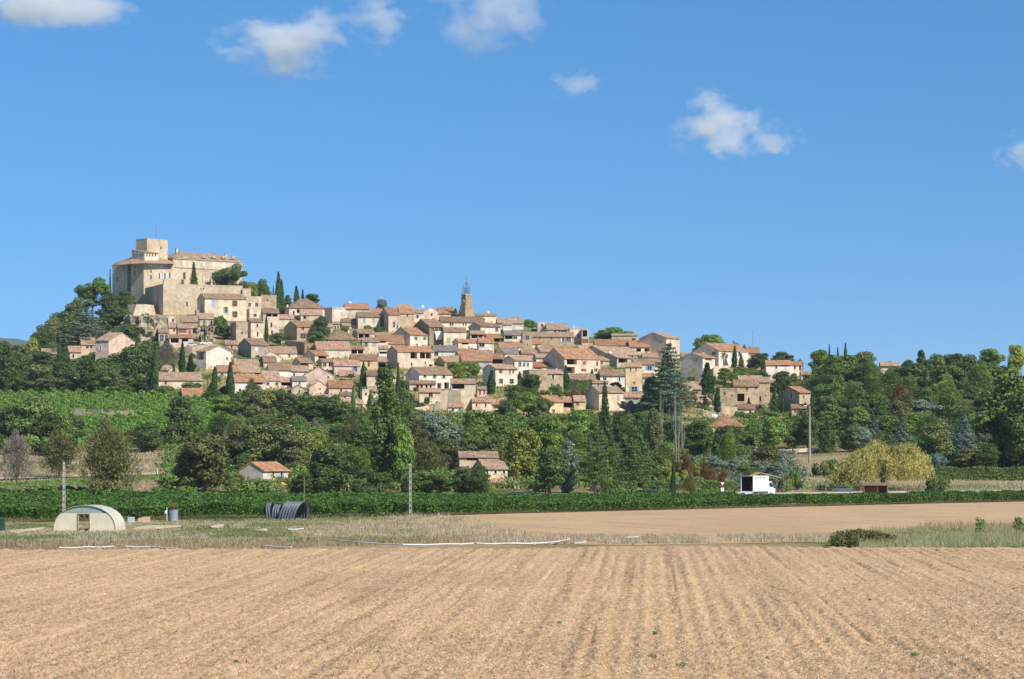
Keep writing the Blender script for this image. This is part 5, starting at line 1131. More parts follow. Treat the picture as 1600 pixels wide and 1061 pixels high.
T('cypress',1296,560,538,5.5); T('cypress',1309,570,543,6); T('cypress',1321,572,536,8); T('cypress',1446,624,578,9); T('cypress',1459,624,586,8); T('cypress',1316,660,628,12); T('pine',1295,646,590,48,'pine',lm='the round fresh green pine'); T('scrub',1408,640,602,44,'ginger'); T('scrub',1325,655,632,36,'brown'); T('scrub',1395,665,640,30,'brown')
for a in [(1440,662,622,60,'olive'),(1510,660,618,44,'dull'),(1345,706,664,38,'olive'),(1405,655,630,36,'mid'),(1485,650,620,34,'dull'),(1540,690,640,40,'olive'),(1380,648,618,30,'dull')]: T('oak',*a)
for a in [(1292,708,650,30,'dark'),(1366,694,648,28,'blue'),(1386,684,656,22,'blue'),(1410,704,648,38,'cedar'),(1506,710,646,42,'blue'),(1532,700,650,38,'cedar'),(1425,690,655,26,'blue'),(1485,700,655,28,'cedar')]: T('fir',*a)
T('oak',1578,732,566,104,'mid',Y=470,lm='the huge tree at the edge'); T('oak',1610,725,590,90,'mid',Y=460,desc='huge green tree partly cut by the picture edge'); T('oak',1545,730,690,40,'dark',Y=460); T('bush',1560,732,706,46,'mid'); T('bush',1530,734,708,40,'dark'); T('oak',1508,734,698,44,'dull'); T('bush',1467,732,704,28,'blue')
T('willow',1380,766,685,142,'willow',Y=418,desc='golden weeping willow spreading over the paddock',lm='the golden willow')
for a in [(1300,742,712,34,'mid'),(1282,744,716,34,'dull'),(1283,768,755,14,'dark'),(1300,768,756,14,'dark'),(1240,765,726,18,'bright'),(1226,770,736,30,'dull'),(1475,766,742,24,'mid'),(1460,772,750,30,'dull'),(1250,766,748,14,'dark'),(1455,766,732,22,'dark'),(1215,766,742,20,'olive'),(1320,770,752,30,'mid')]: T('bush',*a)
# belt below the village
big = [('oak',905,705,640,58,'bright'),('oak',925,690,645,40,'mid'),('oak',968,700,640,40,'dark'),('poplar',1022,735,638,38,'dull'),('oak',1055,700,650,30,'dark'),('oak',1090,722,652,54,'dark'),('oak',1140,722,656,54,'dark'),('oak',1206,708,646,50,'bright'),('oak',1176,700,655,32,'mid'),('oak',1165,705,668,34,'mid'),
 ('poplar',887,772,686,44,'olive'),('cedar',930,775,650,56,'mid'),('oak',858,775,694,62,'dark'),('poplar',932,772,728,22,'olive'),('cedar',985,770,680,64,'dark'),('oak',1043,770,713,28,'yellow'),('cypress',1052,778,720,10,None),('scrub',1074,758,716,24,'rust'),('oak',1090,760,724,18,'yellow'),('scrub',1101,760,720,26,'ginger'),('scrub',1112,764,732,22,'rust'),('scrub',1131,764,735,24,'rust'),('bush',1145,766,744,26,'olive'),('oak',1068,768,730,16,'yellow'),('oak',1062,752,716,22,'ginger'),
 ('oak',1117,748,711,34,'olive'),('scrub',1078,777,742,24,'brown'),('oak',1145,745,716,34,'olive'),('oak',1165,748,722,34,'mid'),('oak',1190,748,716,38,'olive'),('oak',1215,748,720,34,'olive'),('oak',1180,760,730,36,'mid'),('bush',1150,766,740,40,'olive'),
 ('fir',945,752,594,40,'dark'),('oak',990,745,650,50,'dark'),('oak',1012,768,700,40,'dark'),
 ('oak',745,706,630,58,'mid'),('oak',800,706,640,60,'mid'),('oak',685,706,638,58,'olive'),('oak',716,706,658,38,'olive'),('oak',772,700,650,40,'dark'),('oak',815,755,655,58,'yellow'),('oak',862,750,645,58,'bright'),('oak',838,700,645,44,'mid'),('oak',775,742,672,50,'dull'),('oak',700,740,680,50,'brown'),('oak',735,735,676,48,'dull'),('oak',655,720,650,44,'brown'),('scrub',668,745,690,50,'brown'),
 ('oak',685,775,733,50,'mid'),('oak',725,776,726,54,'dark'),('oak',660,774,730,40,'mid'),('oak',748,777,724,38,'dark'),('bush',737,776,748,26,'yellow'),('oak',757,778,740,20,'dark'),('bush',765,778,752,18,'yellow'),
 ('poplar',606,760,570,60,'mid'),('oak',627,762,655,44,'bright'),('oak',590,752,700,34,'mid'),
 ('oak',322,770,662,92,'brown'),('oak',292,768,690,46,'dull'),('oak',405,736,652,84,'dull'),('oak',372,730,668,60,'brown'),('bare',396,655,598,48,'brown'),('oak',432,646,604,42,'dark'),('oak',505,668,614,66,'dark'),('oak',475,652,612,44,'dull'),('oak',525,650,614,28,'bright'),('oak',562,730,662,58,'dark'),('oak',512,772,686,80,'dark'),('oak',452,740,658,64,'dull'),('oak',488,730,668,50,'yellow'),('oak',630,655,590,34,'dark'),('fir',622,660,565,18,'dark'),
 ('scrub',488,690,660,40,'bare'),('scrub',546,700,655,40,'brown'),('oak',535,690,660,44,'dark'),('oak',440,700,650,60,'brown'),('oak',350,690,645,60,'mid'),('oak',380,690,650,50,'dull'),('oak',345,720,680,50,'brown'),('oak',415,690,640,50,'mid'),('oak',648,690,640,36,'dull'),
 ('palm',542,772,738,28,'bright'),('bush',400,776,746,64,'mid'),('oak',473,774,738,44,'dark'),('oak',365,770,735,36,'dull'),('cypress',531,772,748,15,'yellow'),('oak',592,773,733,46,'dark'),('oak',562,773,745,34,'mid'),('oak',640,774,738,30,'dark'),('bush',430,776,752,40,'dull'),('bush',575,775,756,40,'dark'),
 ('oak',58,706,606,74,'mid'),('oak',22,706,622,60,'dark'),('oak',98,704,634,48,'mid'),('oak',42,708,644,60,'dark'),('oak',76,708,640,56,'dark'),('bush',20,710,670,60,'dark'),('bush',60,712,672,70,'mid'),('bush',100,710,676,50,'dark'),('bare',27,758,680,54,'bare'),('scrub',93,748,680,60,'brown'),('scrub',171,775,666,92,'brown'),('bush',160,776,742,56,'brown'),('bush',190,776,750,40,'dull'),('oak',232,706,654,52,'dark'),('oak',284,700,614,58,'dark'),('oak',100,700,640,60,'dark'),('bush',128,706,690,18,'yellow'),('oak',210,700,665,34,'dull'),('oak',-10,700,640,60,'dark'),('bush',55,794,770,70,'dull'),('bush',245,702,684,40,'mid'),('oak',262,700,662,36,'dull'),
 ('bush',255,776,758,44,'mid'),('bush',290,776,755,40,'mid'),('bush',115,772,756,60,'bright'),('bush',205,806,786,28,'dark'),('bush',217,812,798,20,'dark'),('bush',68,770,756,60,'mid'),('bush',15,772,760,50,'mid')]
for k in big: T(*k)
for a in [(805,648,598,34,'mid'),(826,655,606,34,'bright'),(848,658,616,30,'mid'),(790,660,622,34,'dark'),(912,664,636,44,'bright'),(940,664,642,30,'mid'),(880,664,646,30,'bright'),(770,668,640,34,'dull'),(1010,664,640,30,'mid'),(835,622,604,20,'mid'),(812,615,598,16,'dark')]: T('oak',*a)
for a in [(795,612,602,16,'mid'),(850,618,608,20,'mid'),(870,620,609,20,'dark'),(888,618,608,18,'mid'),(840,628,616,22,'bright'),(815,632,616,26,'mid'),(700,598,588,14,'mid'),(650,612,603,12,'mid'),(692,605,597,8,'mid'),(668,632,617,9,'dark'),(684,630,612,8,'dark'),(655,640,626,16,'brown'),(700,660,648,26,'olive'),(632,606,596,14,'dark'),
          (590,616,606,14,'dark'),(560,612,604,12,'mid'),(535,598,590,14,'dark'),(548,590,582,12,'dark'),(520,606,599,10,'mid'),(470,604,597,10,'mid'),(440,614,606,16,'mid'),(395,620,610,16,'dull'),(340,596,586,14,'mid'),(376,572,564,10,'mid'),(445,560,552,12,'mid'),(460,548,540,10,'dull'),(400,556,548,10,'dark'),(480,508,501,10,'mid'),(513,520,512,9,'dark'),(612,528,521,8,'mid'),(735,552,545,9,'mid'),(743,528,521,7,'bright'),(840,548,541,9,'mid'),(870,560,553,9,'mid'),(945,585,577,10,'mid'),(1030,600,590,14,'mid'),(956,598,590,12,'dark'),(1065,600,590,12,'mid'),(1100,606,597,12,'mid'),(1130,612,602,16,'dull'),(1205,612,602,14,'mid'),(1245,606,598,12,'mid'),(360,545,534,16,'dark'),(378,552,543,12,'dull'),(300,560,550,14,'brown'),(275,560,548,20,'brown')]: T('bush',*a)
for a in [(405,660,600,50,'dull'),(378,655,606,40,'mid'),(450,662,608,40,'dark'),(480,665,612,34,'mid'),(540,668,622,30,'mid'),(560,672,630,34,'dull'),(590,668,636,30,'brown'),(640,672,622,26,'mid'),(660,676,640,34,'dull'),(350,650,612,40,'bright')]: T('oak',*a)
# hidden gaps in the wooded belt are filled with more trees of the same kinds
tr = random.Random(9)
for i in range(76):
    x = tr.uniform(330, 1310) if i < 40 else tr.uniform(1290, 1560); yb = tr.uniform(688, 748) if i < 40 else tr.uniform(600, 695)
    T(tr.choice(['oak', 'oak', 'oak', 'scrub']), x, yb, yb-tr.uniform(34, 60), tr.uniform(34, 56), tr.choice(['dark', 'dull', 'mid', 'brown', 'bright', 'mid', 'mid']))
# dead pale poplars
for x, yb, yt, w in ((1056, 735, 606, 16), (1033, 700, 606, 8), (1066, 730, 640, 8)):
    Y = yd(x, yb); s = F/Y; rt = rootat('dead_tree', G(x, Y)); rt.scale = (w/s/3.2, w/s/3.2, (yb-yt)/s/14.5)
    t = bpy.data.objects.new('stems', DEADP); COL.objects.link(t); t.parent = rt; tag(rt, 'pale dead trees with bare upright stems', 'dead tree', (x, (yb+yt)/2), 'dead poplars')
# clipped hedges
def hedge(pts, yt, th, leaf, desc, seed, size=.13):
    rs = np.random.RandomState(seed); V = []
    A, B = P(*pts[0]), P(*pts[1]); L = np.linalg.norm(B-A); u = (B-A)/L; w = np.array([-u[1], u[0], 0]); Hh = (pts[0][1]-yt)/F*A[1]; n = int(L*90*Hh/2)
    a = rs.rand(n)*L; f = rs.randint(0, 3, n); b_ = np.where(f == 2, rs.rand(n)*th, np.where(f == 0, 0, th))+rs.randn(n)*.06; z = np.where(f == 2, Hh, rs.rand(n)*Hh)+rs.randn(n)*.07+.15*np.sin(a*.9)
    p = A+u*a[:, None]+w*b_[:, None]+np.array([0, 0, 1.])*z[:, None]; t = rs.randn(n, 3); t /= np.linalg.norm(t, axis=1)[:, None]; q = np.cross(t, rs.randn(n, 3)); q /= np.linalg.norm(q, axis=1)[:, None]; s = size*(.6+.8*rs.rand(n))[:, None]
    me = bulk('hedge', np.stack([p-t*s, p-q*s, p+t*s, p+q*s], 1).reshape(-1, 3), 4, LEAF[leaf], tuple(A)); me.materials.append(LEAF[leaf]); o = bpy.data.objects.new('hedge', me); o.location = tuple(A); COL.objects.link(o)
    tag(o, desc, 'hedge', ((pts[0][0]+pts[1][0])/2, (pts[0][1]+yt)/2), 'garden hedges')
    b = MB(); fr = Fr((A[0], A[1], 0), math.atan2(u[1], u[0])); b.box(fr, .1, L-.1, .12, th-.12, A[2]-.4, A[2]+Hh-.2, LEAF['dark']); c = b.build('inner_twigs', o, tuple(A)); return o
hedge([(1084, 775), (1150, 775)], 752, 1.2, 'bright', 'bright clipped hedge', 1)
hedge([(1004, 776), (1050, 776)], 753, 1.2, 'bright', 'bright clipped hedge', 2)
hedge([(938, 775), (997, 775)], 753, 1.4, 'mid', 'darker clipped hedge', 3)
hedge([(1457, 750), (1640, 752)], 730, 1.6, 'mid', 'long green hedge', 4)
hedge([(884, 610), (926, 610)], 594, 1.2, 'dark', 'dark terrace hedge', 5)
hedge([(1148, 592), (1182, 592)], 575, 1.2, 'bright', 'leafy bright hedge', 6)

# ground cover under the trees (uncountable)
def cover(name, poly, n, size, leaf, seed, hmax, desc, cat, rowdir=None):
    rs = np.random.RandomState(seed); q = inpoly(poly, n, rs); q = q+rs.randn(n, 2)*[5, 1.5]+np.stack([26*(vn(q[:, 1]/7+seed, q[:, 0]/40)-.5), 0*q[:, 0]], 1)
    if rowdir is not None: q = q[~((q[:, 0] > 108) & (q[:, 0] < 214) & (q[:, 1] > 644) & (q[:, 1] < 654))]; n = len(q)
    ya = np.array([yd(a, b) for a, b in q]); X = (q[:, 0]-800)/F*ya; Y = ya
    hh = hmax*(.25+.75*vn(X/4+seed, Y/4)); 
    if rowdir is not None: hh = hmax*np.clip(.45+.55*np.cos(2*np.pi*(X*rowdir[0]+Y*rowdir[1])/rowdir[2]), .12, 1)
    z = zt(X, Y)+hh*(.35+.65*rs.rand(n)**.5); p = np.stack([X, Y, z], 1)+rs.randn(n, 3)*.15
    t = rs.randn(n, 3); t /= np.linalg.norm(t, axis=1)[:, None]; w = np.cross(t, rs.randn(n, 3)+[0, 0, 1.2]); w /= np.linalg.norm(w, axis=1)[:, None]; s = size*(.6+.8*rs.rand(n))[:, None]
    me = bulk(name, np.stack([p-t*s, p-w*s, p+t*s, p+w*s], 1).reshape(-1, 3), 4, LEAF[leaf]); o = bpy.data.objects.new(name, me); COL.objects.link(o); o['kind'] = 'stuff'; o['label'] = desc; o['category'] = cat; return o
cover('undergrowth', [(255, 770), (255, 690), (470, 640), (700, 650), (900, 655), (1200, 660), (1300, 690), (1180, 700), (1160, 745), (1000, 765), (640, 772)], 140000, .22, 'mid', 31, 2.2, 'dense green undergrowth between the trees below the village', 'undergrowth')
cover('scrub_cover', [(1240, 700), (1260, 596), (1450, 590), (1640, 590), (1640, 735), (1460, 730), (1320, 700)], 110000, .24, 'dark', 32, 2.2, 'low scrub covering the wooded ridge', 'undergrowth')
cover('hill_scrub', [(-60, 615), (-60, 570), (60, 545), (120, 500), (190, 470), (240, 500), (250, 560), (235, 612)], 60000, .3, 'dark', 33, 2.0, 'dark scrub on the slope below the castle', 'undergrowth')
cover('garden_plants', [(240, 620), (240, 560), (480, 500), (900, 540), (1240, 590), (1230, 655), (900, 640), (480, 640)], 30000, .2, 'mid', 34, .9, 'small garden plants between the village houses', 'plants')
cover('hillside_vineyard', [(-60, 692), (-60, 606), (60, 604), (180, 612), (300, 622), (420, 628), (480, 640), (420, 655), (330, 668), (250, 692)], 150000, .2, 'vinebright', 35, 1.6, 'bright green vineyard on the slope below the oaks', 'vineyard', (.94, .34, 2.6))
cover('olive_scrub', [(1060, 765), (1050, 735), (1110, 712), (1240, 716), (1250, 750), (1230, 768)], 26000, .2, 'olive', 36, 1.9, 'silvery scrub around the olive trees above the bright hedge', 'scrub')
# vineyard on the flat
def vines(name, A, B, depth, seed, leaf, dens=26, desc='', h=1.55, slant=None, dfun=None):
    """block of vine rows between front line A-B (world xy) and depth behind it"""
    rs = np.random.RandomState(seed); A = np.array(A, float); B = np.array(B, float); L = np.linalg.norm(B-A); u = (B-A)/L; w = np.array([-u[1], u[0]]); n = int(L*min(depth, 400)*dens)
    a = rs.rand(n)*L; d = rs.rand(n)**1.35*depth; row = np.round(d/2.4)*2.4; d = row+rs.randn(n)*.33; hh = h*(1+.16*(vn(a/1.3, row)-.5)*2+.1*(vn(a/6, d/9)-.5)*2); z = hh*(.22+.82*rs.rand(n)**.55)
    if dfun is not None: k = d < dfun(a/L); a, d, row, hh, z = a[k], d[k], row[k], hh[k], z[k]; n = len(a)
    xy = A+u*a[:, None]+w*d[:, None]; p = np.stack([xy[:, 0], xy[:, 1], np.maximum(zt(xy[:, 0], xy[:, 1]), 0)+z], 1)
    t = rs.randn(n, 3); t /= np.linalg.norm(t, axis=1)[:, None]; q = np.cross(t, rs.randn(n, 3)); q /= np.linalg.norm(q, axis=1)[:, None]; s = .095*(.6+.9*rs.rand(n))[:, None]*(1+row[:, None]/60)
    me = bulk(name, np.stack([p-t*s, p-q*s, p+t*s, p+q*s], 1).reshape(-1, 3), 4, LEAF[leaf]); o = bpy.data.objects.new(name, me); COL.objects.link(o); return o
fA, fB = P(662, 806)[:2], P(1790, 779)[:2]
o = vines('vineyard', fA+np.array([0, 2.6]), fB+np.array([0, 2.6]), 8, 41, 'vine', 90, h=1.35); o['kind'] = 'stuff'; o['label'] = 'dark green vineyard crossing the plain behind the upper stubble field'; o['category'] = 'vineyard'
o = vines('vineyard', (-90, 241), (-10.5, 286), 125, 42, 'vine', 34, dfun=lambda t: np.interp(t, [0, .44, .55, .67, .8, 1], [18, 34, 50, 76, 88, 78])); o['kind'] = 'stuff'; o['label'] = 'wide dark green vineyard behind the meadow and polytunnel'; o['category'] = 'vineyard'
o = vines('vineyard', (-10.5, 296), (34, 336), 60, 45, 'vine', 45, dfun=lambda t: np.interp(t, [0, 1], [60, 6])); o['kind'] = 'stuff'; o['label'] = 'vine rows running on behind the front row towards the farm track'; o['category'] = 'vineyard'
o = vines('vine_row', fA, fB, .3, 43, 'vine', 1500, h=1.38); tag(o, 'front vine row bordering the upper stubble field', 'vine row')
o = vines('vine_row', (-90, 238), (-11, 283), .3, 44, 'vine', 1300); tag(o, 'front vine row bordering the meadow behind the polytunnel', 'vine row')
for x0, y0, x1, y1, nm in ((-40, 768, 300, 752, 'strip of bright vines on the bank above the flat vineyard'),):
    o = vines('vineyard', P(x0, y0)[:2], P(x1, y1)[:2], 5, 46, 'vinebright', 26, h=1.3); o['kind'] = 'stuff'; o['label'] = nm; o['category'] = 'vineyard'
# ------------------------------------------------------------------ things on the plain
def localmb(b, name, parent, loc, rotz=0): 
    o = b.build(name, parent, (0, 0, 0)); return o
Z3 = np.zeros(3)
def thing(name, desc, cat, x, y, rotz=0, xy=None, group=None, Y=None):
    p = P(x, y) if Y is None else G(x, Y); p[2] = float(zt(p[0], p[1])); r = rootat(name, p); r.rotation_euler = (0, 0, rotz); tag(r, desc, cat, None, group); return r, F/p[1]
I0 = Fr((0, 0, 0), 0)
def lb(b, x0, x1, y0, y1, z0, z1, m): b.box(I0, x0, x1, y0, y1, z0, z1, m)
PLASTIC = two('milky_plastic', 'c9c0a4', 'ddd4ba', scale=1.2, rough=.45, rand=0); PLASTIC2 = two('grey_plastic', '8b938c', 'a5ada4', scale=1.5, rough=.4, rand=0)
BLACKP = two('black_plastic_sheet', '4a5058', '6a7178', scale=2, rough=.5, rand=0); RUST = two('rusty_metal', '6b3527', '8c4a34', rand=0)
TANKM = two('galvanised_tank', '7f8b94', '97a3ac', rough=.5, rand=0); SOILW = two('pale_sheet', 'b5a888', 'cabd9b', rand=0)
# polytunnel
r, s = thing('polytunnel', 'milky plastic polytunnel with open doorway in the meadow', 'polytunnel', 132, 830, R(-6))
Wt, Ht, Lt = 6.1, 2.45, 3.6
arc = lambda k, n=22, w=Wt, h=Ht: (-w/2*math.cos(math.pi*k/n)*(1 if 1 else 1), h*math.sin(math.pi*k/n)**.8)
b = MB(); n = 22
for j in range(7):
    y0, y1 = Lt*j/7, Lt*(j+1)/7
    for k in range(n):
        (x0, z0), (x1, z1) = arc(k), arc(k+1); b.face([(x0, y0, z0), (x1, y0, z1), (x1, y1, z1), (x0, y1, z0)], PLASTIC)
o = localmb(b, 'cover', r, 0)
b = MB()                                        # front wall with a doorway and a grey upper panel
dx0, dx1, dz = -.65, .45, 1.62
prev = None
for k in range(60):
    x0, x1 = -Wt/2+.02+(Wt-.04)*k/60, -Wt/2+.02+(Wt-.04)*(k+1)/60
    zz = lambda x: Ht*max(1e-3, math.sin(math.acos(max(-1, min(1, -x/(Wt/2))))))**.8-.02
    za, zb = zz(x0), zz(x1); lo = dz if dx0 < (x0+x1)/2 < dx1 else 0; cut = 1.72
    if min(za, zb) > lo+.02:
        b.face([(x0, .05, lo), (x1, .05, lo), (x1, .05, min(zb, cut)), (x0, .05, min(za, cut))], PLASTIC)
        if min(za, zb) > cut+.02: b.face([(x0, .12, cut), (x1, .12, cut), (x1, .12, zb), (x0, .12, za)], PLASTIC2)
localmb(b, 'front_wall', r, 0)
b = MB(); lb(b, dx0-.06, dx0, -.02, .08, 0, dz+.05, WOOD); lb(b, dx1, dx1+.06, -.02, .08, 0, dz+.05, WOOD); lb(b, dx0, dx1, -.02, .08, dz, dz+.06, WOOD); localmb(b, 'door_frame', r, 0)
for y in (0, Lt/3, 2*Lt/3, Lt):
    b = MB(); b.tube([(arc(k, 16, Wt+.015, Ht+.01)[0], y, arc(k, 16, Wt+.015, Ht+.01)[1]) for k in range(17)], .03, PLASTIC2, 5); localmb(b, 'hoop', r, 0)
# concrete poles
def pole(x, yb, yt, desc, w0, holes=True, head=None, name='utility_pole'):
    r, s = thing(name, desc, 'utility pole', x, yb, R(12)); h = (yb-yt)/s; b = MB(); A = w0/2; B = w0*.36
    if holes:                                   # two legs with rungs between: the pierced concrete type
        nb = int(h/.62)
        for sx in (-1, 1): b.hexa([(sx*A-.03*1 if sx < 0 else sx*A-.05, -.13, -.5), (sx*A+.05 if sx < 0 else sx*A+.03, -.13, -.5), (sx*A+.05 if sx < 0 else sx*A+.03, .13, -.5), (sx*A-.03 if sx < 0 else sx*A-.05, .13, -.5),
                                   (sx*B-.03 if sx < 0 else sx*B-.05, -.09, h), (sx*B+.05 if sx < 0 else sx*B+.03, -.09, h), (sx*B+.05 if sx < 0 else sx*B+.03, .09, h), (sx*B-.03 if sx < 0 else sx*B-.05, .09, h)], CONC)
        for i in range(nb+1):
            z = h*i/nb; w = (A+(B-A)*i/nb)-.04; lb(b, -w-.02, w+.02, -.08, .08, max(z-.21, -.1), z+.21 if i < nb else z, CONC)
    else: b.tube([(0, 0, -.5), (0, 0, h)], [w0/2, w0*.3], CONC, 10)
    localmb(b, 'shaft', r, 0)
    if head: head(r, h)
    return r
pole(100, 818, 722, 'pierced concrete pole standing behind the polytunnel', .27)
pole(641, 808, 725, 'pierced concrete pole at the end of the meadow', .27)
def lamp(r, h):
    b = MB(); b.tube([(0, 0, h-.6), (-.5, -.1, h-.1), (-.9, -.15, h-.05)], .06, METAL, 6); localmb(b, 'bracket', r, 0)
    b = MB(); b.tube([(-.8, -.15, h-.05), (-1.3, -.2, h-.02)], [.14, .09], METAL, 8); localmb(b, 'lamp_head', r, 0)
pole(1265, 724, 634, 'tall round concrete pole with a bracket on top', .55, False, lamp)
b = MB(); r, s = thing('wooden_post', 'thin weathered wooden post beside the black hoops', 'post', 475, 807); b.tube([(0, 0, -.4), (.05, 0, 2.4), (0, 0, 4.7)], [.08, .07, .06], WOOD, 7); localmb(b, 'post', r, 0)
# black hoops
r, s = thing('tunnel_hoops', 'collapsed black plastic hoop tunnel leaning in the meadow', 'tunnel cover', 452, 811, R(-30))
for (xo, L, w, h, tl, n_) in ((-2.1, .7, 1.7, 1.75, -.25, 2), (-1.2, 1.0, 1.7, 1.6, -.1, 3), (.55, 2.3, 2.4, 1.95, .22, 6)):
    b = MB(); N = n_*6; K = 18
    for j in range(N):
        def pt(k, t):
            a = math.pi*k/K; q = 1+.05*math.cos(t*n_*2*math.pi); return (xo+(t-.5)*L+tl*h*math.sin(a)*1.1, -w/2*math.cos(a)*q, h*math.sin(a)**.85*q-.03 if 0 < k < K else -.03)
        for k in range(K): b.face([pt(k, j/N), pt(k+1, j/N), pt(k+1, (j+1)/N), pt(k, (j+1)/N)], BLACKP)
    localmb(b, 'ribbed_hoop', r, 0)
# water tank with valve and meter box
r, s = thing('water_tank', 'grey cylindrical water tank with rusty valve on top', 'tank', 271, 814); b = MB(); b.tube([(0, 0, 0), (0, 0, 1.25)], .5, TANKM, 20)
for z in (.4, .8, 1.2): b.tube([(0, 0, z), (0, 0, z+.05)], .525, TANKM, 20)
localmb(b, 'tank_body', r, 0); b = MB(); b.tube([(.05, 0, 1.25), (.05, 0, 1.6)], .12, RUST, 8); b.tube([(-.12, -.02, 1.62), (.22, .02, 1.62)], .15, RUST, 8); b.tube([(.05, 0, 1.6), (.05, 0, 1.95)], .09, RUST, 8); localmb(b, 'valve', r, 0)
r, s = thing('meter_post', 'thin white post with meter box beside the water tank', 'post', 261, 814); b = MB(); lb(b, -.04, .04, -.04, .04, 0, 1.5, WHITE); localmb(b, 'post', r, 0); b = MB(); lb(b, -.22, .02, -.12, -.045, .8, 1.15, WHITE); localmb(b, 'meter_box', r, 0)
# crates and containers
def crate(desc, x, y, w, d, h, mat, rz=0, name='crate', z=0):
    r, s = thing(name, desc, name.replace('_', ' '), x, y, R(rz)); r.location.z += z; b = MB(); t = .05
    lb(b, -w/2, w/2, -d/2, -d/2+t, 0, h, mat); lb(b, -w/2, w/2, d/2-t, d/2, 0, h, mat); lb(b, -w/2, -w/2+t, -d/2+t, d/2-t, 0, h, mat); lb(b, w/2-t, w/2, -d/2+t, d/2-t, 0, h, mat); lb(b, -w/2+t, w/2-t, -d/2+t, d/2-t, .02, .08, mat)
    localmb(b, 'shell', r, 0); b = MB()
    for zz in (h*.25, h*.6, h*.92): lb(b, -w/2-.03, w/2+.03, -d/2-.035, -d/2-.003, zz-.04, zz+.04, mat)
    localmb(b, 'rib', r, 0); return r
crate('pale blue white plastic container next to a dark shrub', 205, 817, .7, .6, .62, two('pale_blue_plastic', 'a9b3b6', 'c3ccce'), 8, 'container')
crate('beige wooden crate, the wider one near the meadow shrubs', 228, 817, .75, .6, .65, two('beige_wood', 'c0ab8b', 'd2bfa0'), -6); crate('small tilted beige crate between container and wide crate', 219, 816, .45, .4, .45, two('beige_wood2', 'b5a284', 'c9b698'), 14)
crate('dull green box standing by the meadow shrub', 201, 806, .35, .3, 1.1, two('green_plastic', '73835c', '8a9a70'), 0, 'box')
crate('dark green container cut by the picture edge', 1, 830, .75, .6, 1.2, two('dark_green_plastic', '2c4034', '3c5244'), 0, 'container')
# pump and pipes
r, s = thing('pump', 'whitish irrigation pump half hidden in meadow grass', 'pump', 533, 802); b = MB(); b.tube([(-.5, 0, .35), (.25, 0, .35)], .26, WHITE, 12); b.tube([(.25, 0, .35), (.6, 0, .35)], .14, METAL, 8); localmb(b, 'motor', r, 0); b = MB(); lb(b, -.5, .6, -.25, .25, 0, .1, METAL); b.tube([(0, 0, .55), (0, 0, .85)], .1, WHITE, 8); localmb(b, 'base', r, 0)
r, s = thing('well_head', 'stone marker and bent pipe of a well head', 'well head', 585, 804); b = MB(); b.tube([(-.25, 0, 0), (-.25, 0, 1.45)], [.24, .17], CONC, 8); localmb(b, 'marker', r, 0); b = MB(); b.tube([(-.1, 0, .35), (1.0, 0, .35), (1.25, 0, .5), (1.25, 0, 1.2), (1.1, 0, 1.35)], .06, METAL, 6); localmb(b, 'pipe', r, 0)
def pipe(desc, pts, rad=.05):
    b = MB(); W_ = [P(x, y)+np.array([0, 0, .32]) for x, y in pts]; W2 = []
    for a, c in zip(W_[:-1], W_[1:]): W2 += [a, (a+c)/2+np.array([0, 0, -.05])]
    W2.append(W_[-1]); b.tube(W2, rad, WHITE, 7); o = b.build('irrigation_pipe', None, tuple(W_[0])); x = np.mean([p[0] for p in pts]); tag(o, desc, 'pipe', None, 'irrigation pipes along the meadow edge')
pipe('long white irrigation pipe lying below the polytunnel', [(92, 862), (135, 861), (178, 860)])
pipe('thin white irrigation pipe east of the polytunnel pipe', [(196, 860), (235, 860.5), (277, 863)], .05)
pipe('short white pipe below the black hoops', [(416, 859), (455, 861)])
pipe('longest white irrigation pipe curving below the middle pole', [(517, 848), (560, 853), (630, 857), (700, 856), (740, 855)], .055)
pipe('white pipe rising at its end near the grass strip', [(745, 855), (800, 855), (855, 854), (890, 848)], .055)
pipe('tiny white pipe piece at the field corner', [(898, 855), (915, 852)]); pipe('short white pipe piece in the meadow above the dry grass', [(450, 832), (474, 831)])
pipe('thin pipe scrap in the grass strip near the middle of the field', [(980, 845), (997, 844)]); 
def sheet(desc, pts, z=.12):
    b = MB(); n = len(pts); P3 = [P(x, y) for x, y in pts]; P3 = [np.array([p[0], p[1], z+.1*(i % 2)]) for i, p in enumerate(P3)]; c = sum(P3)/n+np.array([0, 0, .12])
    for i in range(n): b.face([P3[i], P3[(i+1) % n], c], SOILW); b.face([P3[i]-[0, 0, .12], P3[(i+1) % n]-[0, 0, .12], P3[(i+1) % n], P3[i]], SOILW)
    o = b.build('plastic_sheet', None, tuple(P3[0])); tag(o, desc, 'plastic sheet', None, 'pale plastic sheets in the meadow')
sheet('crumpled pale plastic sheet west of the polytunnel', [(10, 831), (70, 827), (64, 829), (40, 832), (25, 835)]); sheet('pale plastic sheet strip below the water tank', [(208, 827), (228, 824), (284, 822.5), (282, 825), (240, 826.5)])
sheet('small pale plastic scrap west of the black hoops', [(324, 824), (350, 822), (348, 825), (330, 826)]); sheet('pale scrap of sheet beside the black hoops', [(396, 830), (418, 829), (416, 832)])

